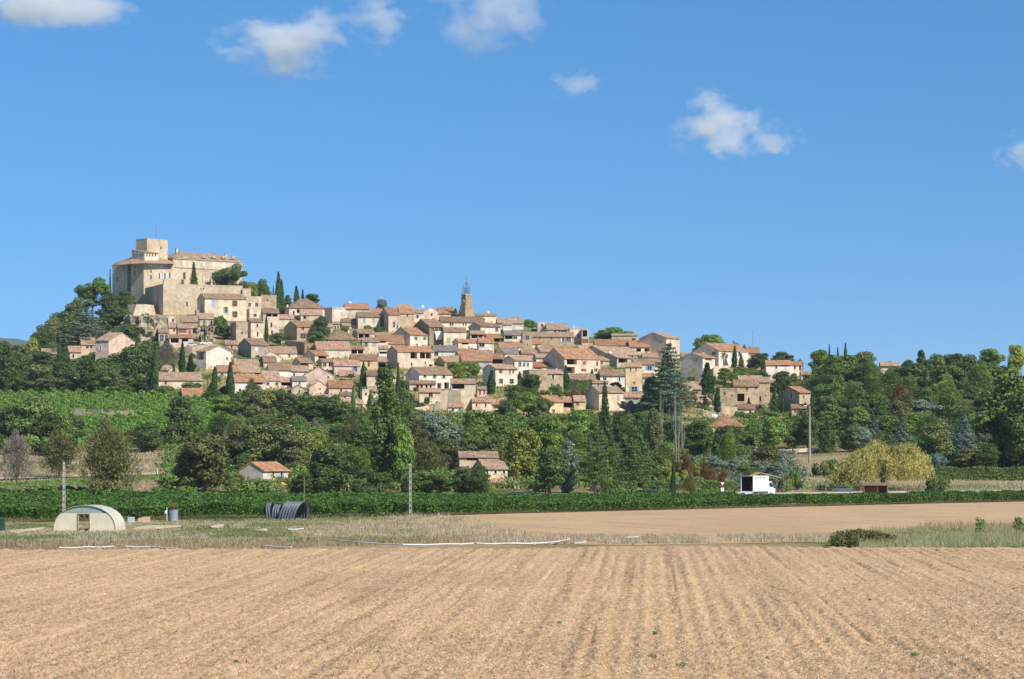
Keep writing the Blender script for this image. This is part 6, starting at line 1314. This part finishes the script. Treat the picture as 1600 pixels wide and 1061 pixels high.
# bramble clump and weeds in the field corner
def clump(name, desc, cat, C, Q, n, size, leaf, seed, scale=1):
    rs = np.random.RandomState(seed); c0 = np.array(C[0]); V = leafset(C, Q, n, size, rs, up=.3); me = bulk('leaves', V, 4, LEAF[leaf], tuple(c0)); root = rootat(name, (c0[0], c0[1], 0)); root.location = tuple(c0); o = bpy.data.objects.new('leaves', me); COL.objects.link(o); o.parent = root
    b = MB(); rr = random.Random(seed)
    for i in range(10):
        k = rr.randrange(len(C)); b.tube([(C[k][0], C[k][1], 0), (C[k][0]+rr.uniform(-.4, .4), C[k][1], C[k][2]+Q[k][2]*.8)], [.03, .01], BARK, 4)
    b.build('stems', root, tuple(c0)); tag(root, desc, cat, None); return root
C = []; Q = []
for i in range(26):
    t = i/25; x = 1310+80*t; q = P(x, 856-8*t); hh = (.8+.55*math.sin(t*3.1))*(1.1-.45*t); C.append((q[0]+random.Random(i).uniform(-.4, .4), q[1]+random.Random(i+50).uniform(-1.5, 3), hh*.5)); Q.append((.75, 1.1, hh*.62))
clump('bramble_clump', 'low bramble clump at the corner of the grass strip', 'bramble', C, Q, 8000, .08, 'brown', 3)
for x, y, h, ds, lf in ((1533, 838, 1.5, 'small upright sapling in the pale grass', 'bright'), (1592, 836, 1.4, 'bushy green sapling at the picture edge', 'mid')):
    q = P(x, y); C = [(q[0]+random.Random(i*3+x).uniform(-.3, .3), q[1]+random.Random(i*7).uniform(-.3, .3), .25+h*i/9) for i in range(9)]; Q = [(.3+.1*(x > 1560), .3, .22)]*9
    clump('sapling', ds, 'sapling', C, Q, 500, .07, lf, x)
C = []; Q = []
for i in range(9):
    q = P(1415+11*i, 841-.4*i); C.append((q[0], q[1], .35)); Q.append((.3, .5, .3+.2*(i % 3)))
clump('weed_clump', 'yellow flowering weeds behind the pale feathery grass', 'weeds', C, Q, 900, .06, 'yellow', 9)
wr = random.Random(4); WD = ('beside the brownest patch', 'close to the frame bottom')
for i, (x, y) in enumerate(((1296, 1014), (1198, 1044), (1428, 1038), (1359, 948), (1024, 1003), (1020, 1040), (1062, 1055), (1205, 928), (1018, 889), (1465, 867), (590, 1035), (1495, 868), (875, 985), (370, 1050), (990, 857))):
    q = P(x, y); q[2] = .3; w = .10+.14*wr.random(); rs = np.random.RandomState(i); V = leafset([(q[0], q[1], .36)], [(w, w, .10)], 26, .045, rs, up=.8); me = bulk('weed', V, 4, LEAF['bright'], tuple(q)); o = bpy.data.objects.new('weed', me); o.location = tuple(q); COL.objects.link(o)
    tag(o, 'small green weed growing in the stubble field', 'weed', None, 'green weeds in the stubble')
# white box truck
r, s = thing('box_truck', 'white box truck with open dark cargo hold and lowered ramp', 'truck', 1167, 777, R(-40)); r.scale = (1.1, 1.1, 1.1)
TW_ = two('truck_white', 'd9dadb', 'e4e5e6', rough=.35, rand=0); TI = two('truck_inside_shade', '2c2622', '3a322c'); TY = two('tyre', '1c1c1c', '262626')  # the dark brown inside colour paints the shade of the open hold
# local: x to the rear-facing width, y forward (length)
b = MB(); w, L, h, z0, t = 2.2, 4.1, 2.25, .85, .06
lb(b, -w/2, w/2, 0, L, z0, z0+t, TW_); lb(b, -w/2, w/2, 0, L, z0+h, z0+h+t, TW_); lb(b, -w/2, -w/2+t, 0, L, z0+t, z0+h, TW_); lb(b, w/2-t, w/2, 0, L, z0+t, z0+h, TW_); lb(b, -w/2+t, w/2-t, L-t, L, z0+t, z0+h, TW_)
lb(b, -w/2+t, w/2-t, .4, L-t-.003, z0+t+.003, z0+t+.02, TI); localmb(b, 'cargo_box', r, 0)
b = MB(); lb(b, -w/2+t+.004, -w/2+t+.02, .1, L-t-.03, z0+t+.03, z0+h-.004, TI); lb(b, w/2-t-.02, w/2-t-.004, .1, L-t-.03, z0+t+.03, z0+h-.004, TI); lb(b, -w/2+t+.03, w/2-t-.03, L-t-.02, L-t-.004, z0+t+.03, z0+h-.004, TI); lb(b, -w/2+t+.03, w/2-t-.03, .1, L-t-.03, z0+h-.02, z0+h-.004, TI); localmb(b, 'hold_shade_panels', r, 0)  # thin dark panels added inside the white box as painted shade
b = MB(); lb(b, -w/2+.15, w/2-.3, 2.2, 3.6, z0+t+.02, z0+1.0, two('cargo_blanket', '7a7468', '948d80')); localmb(b, 'load', r, 0)
b = MB(); b.hexa([(-w/2, -1.7, .06), (w/2, -1.7, .06), (w/2, -.02, z0-.1), (-w/2, -.02, z0-.1), (-w/2, -1.7, .12), (w/2, -1.7, .12), (w/2, -.02, z0-.03), (-w/2, -.02, z0-.03)], TW_); localmb(b, 'ramp', r, 0)
b = MB(); lb(b, -.9, .9, -.02, 5.6, .5, .8, METAL); localmb(b, 'chassis', r, 0)
b = MB(); pr = [(4.2, .5), (5.9, .5), (6.0, 1.2), (5.55, 1.35), (5.1, 2.25), (4.2, 2.35)]
for sx in (-1, 1): b.face([(sx*.98, y, z) for y, z in pr], TW_)
for i in range(len(pr)): (ya, za), (yb_, zb_) = pr[i], pr[(i+1) % len(pr)]; b.face([(-.98, ya, za), (.98, ya, za), (.98, yb_, zb_), (-.98, yb_, zb_)], TW_)
localmb(b, 'cab', r, 0)
for sx in (-1, 1):
    b = MB(); b.face([(sx*.99, 4.45, 1.5), (sx*.99, 5.35, 1.5), (sx*.99, 5.05, 2.1), (sx*.99, 4.45, 2.15)], GLASS); localmb(b, 'side_window', r, 0)
    b = MB(); lb(b, sx*1.05-.05, sx*1.05+.12, 5.25, 5.35, 1.5, 1.9, METAL); localmb(b, 'mirror', r, 0)
b = MB(); b.face([(-.85, 5.54, 1.4), (.85, 5.54, 1.4), (.85, 5.16, 2.16), (-.85, 5.16, 2.16)], GLASS); localmb(b, 'windscreen', r, 0)
for sx in (-1, 1):
    b = MB(); b.tube([(sx*.7, 6.0, .85), (sx*.7, 6.04, .85)], .12, WHITE, 10); localmb(b, 'headlight', r, 0)
    for y in (1.0, 4.95):
        b = MB(); b.tube([(sx*.72, y, .38), (sx*.98, y, .38)], .38, TY, 16); b.tube([(sx*.97, y, .38), (sx*.995, y, .38)], .2, METAL, 10); localmb(b, 'wheel', r, 0)
for k in (.7, 1.7, 2.7):
    b = MB(); lb(b, w/2+.003, w/2+.03, k, k+.3, z0+h-.3, z0+h-.12, DARK); localmb(b, 'side_vent', r, 0)
# cars
def car(desc, x, y, rz, mat, name='parked_car', Y=None, sc=1., z=None, xy=None):
    r, s = thing(name, desc, 'car', x, y, R(rz), None, None, Y); r.scale = (sc, sc, sc)
    if z is not None: r.location.z = z
    pr = [(-1.9, .35), (-1.95, .75), (-1.85, .95), (-1.45, 1.0), (-.95, 1.42), (.55, 1.45), (1.15, 1.02), (1.8, .85), (1.95, .6), (1.92, .35)]; b = MB()
    hwid = lambda z: .82 if z < 1.02 else .66
    L_ = [(x_, -hwid(z_), z_) for x_, z_ in pr]; Rr_ = [(x_, hwid(z_), z_) for x_, z_ in pr]
    low = [0, 1, 2, 3, 6, 7, 8, 9]; 
    for side in (L_, Rr_): b.face([side[i] for i in low], mat); b.face([side[i] for i in (3, 4, 5, 6)], mat)
    for i in range(len(pr)): j = (i+1) % len(pr); b.face([L_[i], L_[j], Rr_[j], Rr_[i]], mat)
    localmb(b, 'body', r, 0)
    for sy in (-1, 1):
        for (xa, xb) in ((-1.2, -.2), (-.12, .85)):
            xt0 = max(xa+.25, -.9) if xa < -1 else xa; xt1 = xb if xb < .5 else .52
            b = MB(); o_ = .012; zt0, zt1 = 1.06, 1.38; yl = lambda z: sy*(.82-(z-1.0)/.45*.16+o_+.02); b.face([(xa, yl(zt0), zt0), (xb, yl(zt0), zt0), (xt1, yl(zt1), zt1), (xt0, yl(zt1), zt1)], GLASS); localmb(b, 'side_window', r, 0)
        for xw in (-1.2, 1.2):
            b = MB(); b.tube([(xw, sy*.66, .3), (xw, sy*.85, .3)], .3, TY, 14); b.tube([(xw, sy*.85, .3), (xw, sy*.862, .3)], .18, METAL, 10); localmb(b, 'wheel', r, 0)
        b = MB(); b.tube([(1.88, sy*.6, .7), (1.96, sy*.6, .68)], .1, WHITE, 8); localmb(b, 'headlight', r, 0)
    for q in ([(1.12, 1.06), (.6, 1.42)], [(-1.42, 1.05), (-.98, 1.4)]):
        b = MB(); (xa, za), (xb, zb_) = q; sg = 1 if xa > 0 else -1; b.face([(xa+.03*sg, -.68, za+.03), (xa+.03*sg, .68, za+.03), (xb+.03*sg, .58, zb_+.02), (xb+.03*sg, -.58, zb_+.02)], GLASS); localmb(b, 'windscreen' if sg > 0 else 'rear_window', r, 0)
    return r
BLUE = two('dark_blue_paint', '1f2f5c', '26386a', rough=.3, rand=0); SILVER = two('silver_paint', 'a9b4bd', 'b8c2ca', rough=.3, rand=0); GREYC = two('grey_paint', '5d646c', '6b7279', rough=.3, rand=0)
car('dark blue hatchback parked on the farm track by the hedge', 1017, 778, 185, BLUE, sc=.85)
car('silver blue car parked on the stone terrace', 299, 540, 10, SILVER, Y=yd(300, 545)+1.5, sc=.9, z=P(300, 541.5, yd(300, 545))[2])
car('white car parked on the stone terrace', 322, 538, 5, WHITE, Y=yd(322, 545)+1.5, sc=.95, z=P(322, 539, yd(322, 545))[2])
car('dark grey car parked in front of the willow', 1316, 771, 170, GREYC, sc=.85)
b = MB(); q0, q1 = P(288, 541, yd(300, 545)), P(338, 540, yd(300, 545)); fr = Fr((q0[0], q0[1]-.5, 0), 0); b.box(fr, 0, q1[0]-q0[0], 0, 7, q0[2]-8, q0[2], WALL['stone']); o = b.build('parking_terrace', None, tuple(q0)); tag(o, 'stone parking terrace carrying two cars below the pink house', 'terrace')
# signs
SIGNR = two('sign_red', '9c2a22', 'b0352b', rand=0); SIGNW = two('sign_white', 'd8d8d8', 'e4e4e4', rand=0); SIGNG = two('sign_back_grey', '8a8d90', '9b9ea1', rand=0)
def tri(b, c, wd, ht, y, m, down=True):
    z0, z1 = c-ht/2, c+ht/2; pts = [(-wd/2, z1), (wd/2, z1), (0, z0)] if down else [(-wd/2, z0), (wd/2, z0), (0, z1)]; A = [(p[0], y, p[1]) for p in pts]; B_ = [(p[0], y+.02, p[1]) for p in pts]; b.face(A, m); b.face(B_[::-1], m)
    for i in range(3): b.face([A[i], A[(i+1) % 3], B_[(i+1) % 3], B_[i]], m)
r, s = thing('road_sign', 'red and white give way sign with white plate beneath', 'road sign', 1129, 779); b = MB(); b.tube([(0, .06, -.2), (0, .06, 2.7)], .04, METAL, 8); localmb(b, 'pole', r, 0)
b = MB(); tri(b, 2.25, 1.0, .88, 0, SIGNR); o1 = localmb(b, 'sign_face', r, 0); b = MB(); tri(b, 2.31, .56, .49, -.005, SIGNW); o2 = b.build('white_centre', o1); b = MB(); lb(b, -.25, .25, 0, .02, 1.15, 1.72, SIGNW); localmb(b, 'plate', r, 0)
r, s = thing('road_sign', 'grey back of a triangular road sign on the hill road bank', 'road sign', 220, 745); b = MB(); b.tube([(0, 0, -.2), (0, 0, 2.2)], .05, METAL, 8); localmb(b, 'pole', r, 0); b = MB(); tri(b, 1.75, 1.0, .9, -.07, SIGNG, False); localmb(b, 'sign_face', r, 0)
r, s = thing('road_marker', 'slim grey roadside post between the sign and the white marker', 'post', 236, 744); b = MB(); lb(b, -.04, .04, -.04, .04, -.2, 1.9, METAL); lb(b, -.16, .16, -.06, -.042, 1.6, 1.9, SIGNG); localmb(b, 'post', r, 0)
r, s = thing('road_marker', 'white roadside marker post with dark band', 'post', 246, 744); b = MB(); b.tube([(0, 0, -.2), (0, 0, 1.1)], .11, SIGNW, 8); b.tube([(0, 0, 1.12), (0, 0, 1.2)], .115, DARK, 8); b.tube([(0, 0, 1.2), (0, 0, 1.45)], .1, SIGNW, 8); localmb(b, 'post', r, 0)
# wooden hut behind the truck, horse shelter, stall at the edge
PLANK = two('red_brown_planks', '7a4430', '965a40', scale=4)
def shed_roof(b, x0, x1, y0, y1, zf, zb_, m, t=.1): b.face([(x0, y0, zf+t), (x1, y0, zf+t), (x1, y1, zb_+t), (x0, y1, zb_+t)], m, [(0, 0), (x1-x0, 0), (x1-x0, y1-y0), (0, y1-y0)]); b.hexa([(x0, y0, zf), (x1, y0, zf), (x1, y1, zb_), (x0, y1, zb_), (x0, y0, zf+t-.01), (x1, y0, zf+t-.01), (x1, y1, zb_+t-.01), (x0, y1, zb_+t-.01)], m)
r, s = thing('wooden_hut', 'wooden hut with wide orange tile roof behind the truck', 'hut', 1190, 772, R(4), Y=424); b = MB(); lb(b, -1.5, 3.2, 0, 3, 0, 1.7, PLANK); localmb(b, 'wall', r, 0)
b = MB(); ap = [(-2.6, 1.75), (-.4, 2.75), (4.6, 1.55)]
for (xa, za), (xb, zb_) in zip(ap[:-1], ap[1:]): b.hexa([(xa, -.6, za), (xb, -.6, zb_), (xb, 3.4, zb_), (xa, 3.4, za), (xa, -.6, za+.15), (xb, -.6, zb_+.15), (xb, 3.4, zb_+.15), (xa, 3.4, za+.15)], ROOF['red'])
localmb(b, 'roof', r, 0); b = MB(); [b.tube([(xx, -.4, 0), (xx+dx_, -.4, 1.5)], .06, WOOD, 5) for xx, dx_ in ((4.2, 0), (3.4, .7), (-2.4, 0))]; localmb(b, 'post', r, 0)
r, s = thing('horse_shelter', 'open horse shelter with grey plank roof under the willow', 'shelter', 1368, 772, R(-14), Y=400); b = MB(); lb(b, -1.9, -1.8, 0, 2.2, 0, 1.7, PLANK); lb(b, -1.8, 1.9, 2.1, 2.2, 0, 1.7, PLANK); lb(b, -1.8, .6, 1.0, 1.1, 0, 1.45, PLANK); localmb(b, 'wall', r, 0)
b = MB(); lb(b, 1.75, 1.9, 0, 2.1, 0, 1.75, WOOD); localmb(b, 'side_wall', r, 0)
b = MB(); shed_roof(b, -2.2, 2.1, -.3, 2.5, 1.75, 2.15, WOOD); localmb(b, 'roof', r, 0)
for xx in (-1.95, .3, 1.95):
    b = MB(); b.tube([(xx, -.1, 0), (xx, -.1, 1.75)], .06, WOOD, 6); localmb(b, 'post', r, 0)
r, s = thing('roadside_stall', 'small dark stall with flat roof at the picture edge', 'stall', 1593, 772, R(-5), Y=404); b = MB(); lb(b, -1.0, 1.6, -.4, 1.4, 1.4, 1.5, METAL); localmb(b, 'roof', r, 0)
for xx in (-.9, .3, 1.5):
    b = MB(); b.tube([(xx, -.3, 0), (xx, -.3, 1.4)], .05, DARK, 6); localmb(b, 'post', r, 0)
# paddock fence
def fence(desc, pts, h=1.2, step=4., rails=(.55, 1.0)):
    W_ = [P(*p) for p in pts]; root = rootat('paddock_fence', W_[0]); org = tuple(W_[0]); b = MB(); 
    for a, c in zip(W_[:-1], W_[1:]):
        L = np.linalg.norm(c-a); n = max(1, int(L/step))
        for i in range(n):
            q = a+(c-a)*i/n; q = np.array([q[0], q[1], float(zt(q[0], q[1]))]); pb = MB(); pb.tube([q-[0, 0, .3], q+[0, 0, h]], .055, CONC, 5); pb.build('post', root, org)
        for z in rails: b.tube([a+[0, 0, z], c+[0, 0, z]], .02, METAL, 4)
    b.build('rail', root, org); tag(root, desc, 'fence', None)
fence('long paddock fence of pale posts behind the vines', [(1212, 773), (1290, 773), (1345, 772), (1400, 772), (1480, 772), (1620, 770)])
fence('pale railing of the paddock by the bare ground', [(1440, 764), (1520, 762), (1580, 760)], 1.3, 3)
fence('low fence of thin stakes before the bright hedge', [(1086, 777), (1150, 777)], .8, 1.2, (.4,))
# garden furniture
def chair(x, y, rz, lab):
    r, s = thing('garden_chair', lab, 'garden chair', x, y, R(rz), None, 'white garden furniture'); b = MB(); lb(b, -.28, .28, -.28, .28, .4, .46, WHITE); localmb(b, 'seat', r, 0); b = MB(); lb(b, -.28, .28, .25, .31, .46, 1.0, WHITE); localmb(b, 'backrest', r, 0)
    for sx in (-1, 1):
        for sy in (-1, 1): b = MB(); lb(b, sx*.24-.03, sx*.24+.03, sy*.24-.03, sy*.24+.03, 0, .4, WHITE); localmb(b, 'leg', r, 0)
for i, (x, rz, d) in enumerate(((515, 20, 'white garden chair beside the white garden table'), (546, -10, 'white garden chair, first of the row under the palm'), (553, 30, 'white garden chair, second of the row under the palm'), (560, 0, 'white garden chair, third of the row under the palm'), (566, -30, 'white garden chair at the end of the row under the palm'))): chair(x, 767.5, rz, d)
r, s = thing('garden_table', 'white garden table in front of the dark oak', 'garden table', 508, 767.5); b = MB(); lb(b, -.6, .5, -.4, .4, .7, .75, WHITE); localmb(b, 'tabletop', r, 0); b = MB(); b.tube([(0, 0, 0), (0, 0, .7)], .07, WHITE, 8); localmb(b, 'leg', r, 0)
r, s = thing('garden_pillars', 'pair of pale stone garden pillars behind the white chairs', 'pillars', 553, 766); 
for xx in (-.5, .55):
    b = MB(); b.tube([(xx, .8, 0), (xx, .8, 1.2)], .16, CONC, 8); b.tube([(xx, .8, 1.2), (xx, .8, 1.32)], .22, CONC, 8); localmb(b, 'pillar', r, 0)
r, s = thing('garden_slide', 'white and yellow childrens slide frame above the hedge', 'slide', 966, 770); YEL = two('yellow_plastic', 'c9a52e', 'd6b440')
b = MB(); b.tube([(-.5, 0, 1.2), (-.1, 0, 2.5)], .05, WHITE, 6); b.tube([(.1, .3, 1.2), (.5, .3, 2.5)], .05, WHITE, 6); [b.tube([(-.35+.08*i, 0, 1.5+.3*i), (.2+.08*i, .3, 1.5+.3*i)], .035, YEL, 5) for i in range(4)]; b.tube([(-.5, 0, 0), (-.5, 0, 1.2)], .05, WHITE, 6); b.tube([(.1, .3, 0), (.1, .3, 1.2)], .05, WHITE, 6); localmb(b, 'ladder', r, 0)
b = MB(); lb(b, -.75, .15, -.3, .0, 1.05, 1.2, two('mint_plastic', '8fb9a5', 'a4cbb8')); localmb(b, 'platform', r, 0)
r, s = thing('parasol', 'small orange parasol before the blue shuttered farmhouse', 'parasol', 441, 774); b = MB(); 
for k in range(8):
    a0, a1 = k*math.pi/4, (k+1)*math.pi/4; b.face([(.95*math.cos(a0), .95*math.sin(a0), 1.75), (.95*math.cos(a1), .95*math.sin(a1), 1.75), (0, 0, 2.25)], two('orange_cloth', 'd08a3c', 'e0a050') if k == 0 else bpy.data.materials['orange_cloth'])
localmb(b, 'canopy', r, 0); b = MB(); b.tube([(0, 0, 0), (0, 0, 2.2)], .03, WOOD, 5); localmb(b, 'pole', r, 0)
# laundry
Y = yd(671, 540)-.2; b = MB(); n = 8; top = [(680+12*i/n, 517.5+.5*math.sin(i)) for i in range(n+1)]; bot = [(681.5+8.5*i/n, 531+1.2*math.sin(i*1.7)) for i in range(n+1)]
for i in range(n): b.face([P(*top[i], Y+.2+.12*(i % 2)), P(*top[i+1], Y+.2+.12*((i+1) % 2)), P(*bot[i+1], Y+.05+.12*((i+1) % 2)), P(*bot[i], Y+.05+.12*(i % 2))], WHITE)
for i in range(n): b.face([P(*top[i+1], Y+.24+.12*((i+1) % 2)), P(*top[i], Y+.24+.12*(i % 2)), P(*bot[i], Y+.09+.12*(i % 2)), P(*bot[i+1], Y+.09+.12*((i+1) % 2))], WHITE)
o = b.build('laundry_sheet', None, tuple(P(686, 518, Y))); tag(o, 'white sheet hung out to dry below three dark windows', 'laundry')
# skyline aerial mast on the hill
r = rootat('radio_mast', G(1176, 775)); b = MB(); b.tube([(0, 0, 0), (0, 0, 10.5)], .05, METAL, 5); localmb(b, 'mast', r, 0); tag(r, 'thin radio mast on the skyline behind the end wing', 'mast')

# ------------------------------------------------------------------ clouds: real volumes far above the hills
def cloud(desc, x, y, wx, wy, seed, dens, thr=.42, Y=5200.):
    m, n, l = newmat('cloud_vapour'); tc = n.new('ShaderNodeTexCoord'); v = tc.outputs['Object']
    mp = n.new('ShaderNodeMapping'); mp.inputs['Location'].default_value = (seed*3.1, seed*1.7, seed); mp.inputs['Scale'].default_value = (1, .8, 1.0*wy/wx*1.5); l.new(v, mp.inputs[0])
    nz = noise(n, l, mp.outputs[0], 2.3, 8, .6, .15)
    ln = n.new('ShaderNodeVectorMath'); ln.operation = 'LENGTH'; l.new(v, ln.inputs[0])
    f = n.new('ShaderNodeMapRange'); f.inputs[1].default_value = .0; f.inputs[2].default_value = 1.0; f.inputs[3].default_value = .95; f.inputs[4].default_value = -1.0; l.new(ln.outputs['Value'], f.inputs[0])
    a = n.new('ShaderNodeMath'); a.operation = 'MULTIPLY_ADD'; l.new(nz, a.inputs[0]); a.inputs[1].default_value = 4.2; l.new(f.outputs[0], a.inputs[2])
    g = n.new('ShaderNodeMapRange'); g.inputs[1].default_value = 2.1+thr-.42; g.inputs[2].default_value = 2.75+thr-.42; g.inputs[3].default_value = 0; g.inputs[4].default_value = dens; l.new(a.outputs[0], g.inputs[0])
    pv = n.new('ShaderNodeVolumePrincipled'); pv.inputs['Color'].default_value = (.965, .97, .98, 1); pv.inputs['Anisotropy'].default_value = .1; l.new(g.outputs[0], pv.inputs['Density'])
    o_ = n.new('ShaderNodeOutputMaterial'); l.new(pv.outputs[0], o_.inputs['Volume']); m.cycles.volume_step_rate = .35 if hasattr(m.cycles, 'volume_step_rate') else 1
    me = bpy.data.meshes.new('cloud'); import bmesh; bm = bmesh.new(); bmesh.ops.create_icosphere(bm, subdivisions=4, radius=1); bm.to_mesh(me); bm.free(); me.materials.append(m)
    o = bpy.data.objects.new('cloud', me); COL.objects.link(o); c = P(x, y, Y); s = Y/F; o.location = tuple(c); o.scale = (wx*s, wx*s*.6, wy*s); o['kind'] = 'thing'; tag(o, desc, 'cloud', None)
cloud('long flat bottomed cloud at the top corner above the castle', 95, 10, 240, 50, 1, .024)
cloud('largest puffy white cloud high above the castle', 450, 68, 175, 90, 2, .020)
cloud('small wispy cloud joined to the largest cloud', 590, 26, 100, 60, 3, .014)
cloud('faint veil cloud at the top edge above the village', 755, 26, 165, 92, 4, .009)
cloud('little oval cloud alone in mid sky', 902, 132, 70, 34, 5, .015)
cloud('bright ragged cloud over the wooded end of the village', 1125, 200, 130, 76, 6, .024)
cloud('small trailing cloud beside the bright ragged cloud', 1205, 218, 84, 46, 7, .016)
cloud('small white cloud cut by the picture edge', 1592, 240, 62, 46, 8, .02)
# thin air over the whole valley
b = MB(); c = [(-4200, -80, -2), (4200, -80, -2), (4200, 8800, -2), (-4200, 8800, -2)]; b.hexa(c+[(x, y, 330) for x, y, z in c], two('x', '000000', 'ffffff'))
o = b.build('haze'); o['kind'] = 'stuff'; o['label'] = 'thin blue air between the viewer and the hills'; o['category'] = 'haze'
m, n, l = newmat('haze_air'); pv = n.new('ShaderNodeVolumePrincipled'); pv.inputs['Color'].default_value = (.80, .90, 1, 1); pv.inputs['Density'].default_value = 4.5e-5; pv.inputs['Anisotropy'].default_value = 0
o_ = n.new('ShaderNodeOutputMaterial'); l.new(pv.outputs[0], o_.inputs['Volume']); o.data.materials.clear(); o.data.materials.append(m)
finish_labels()
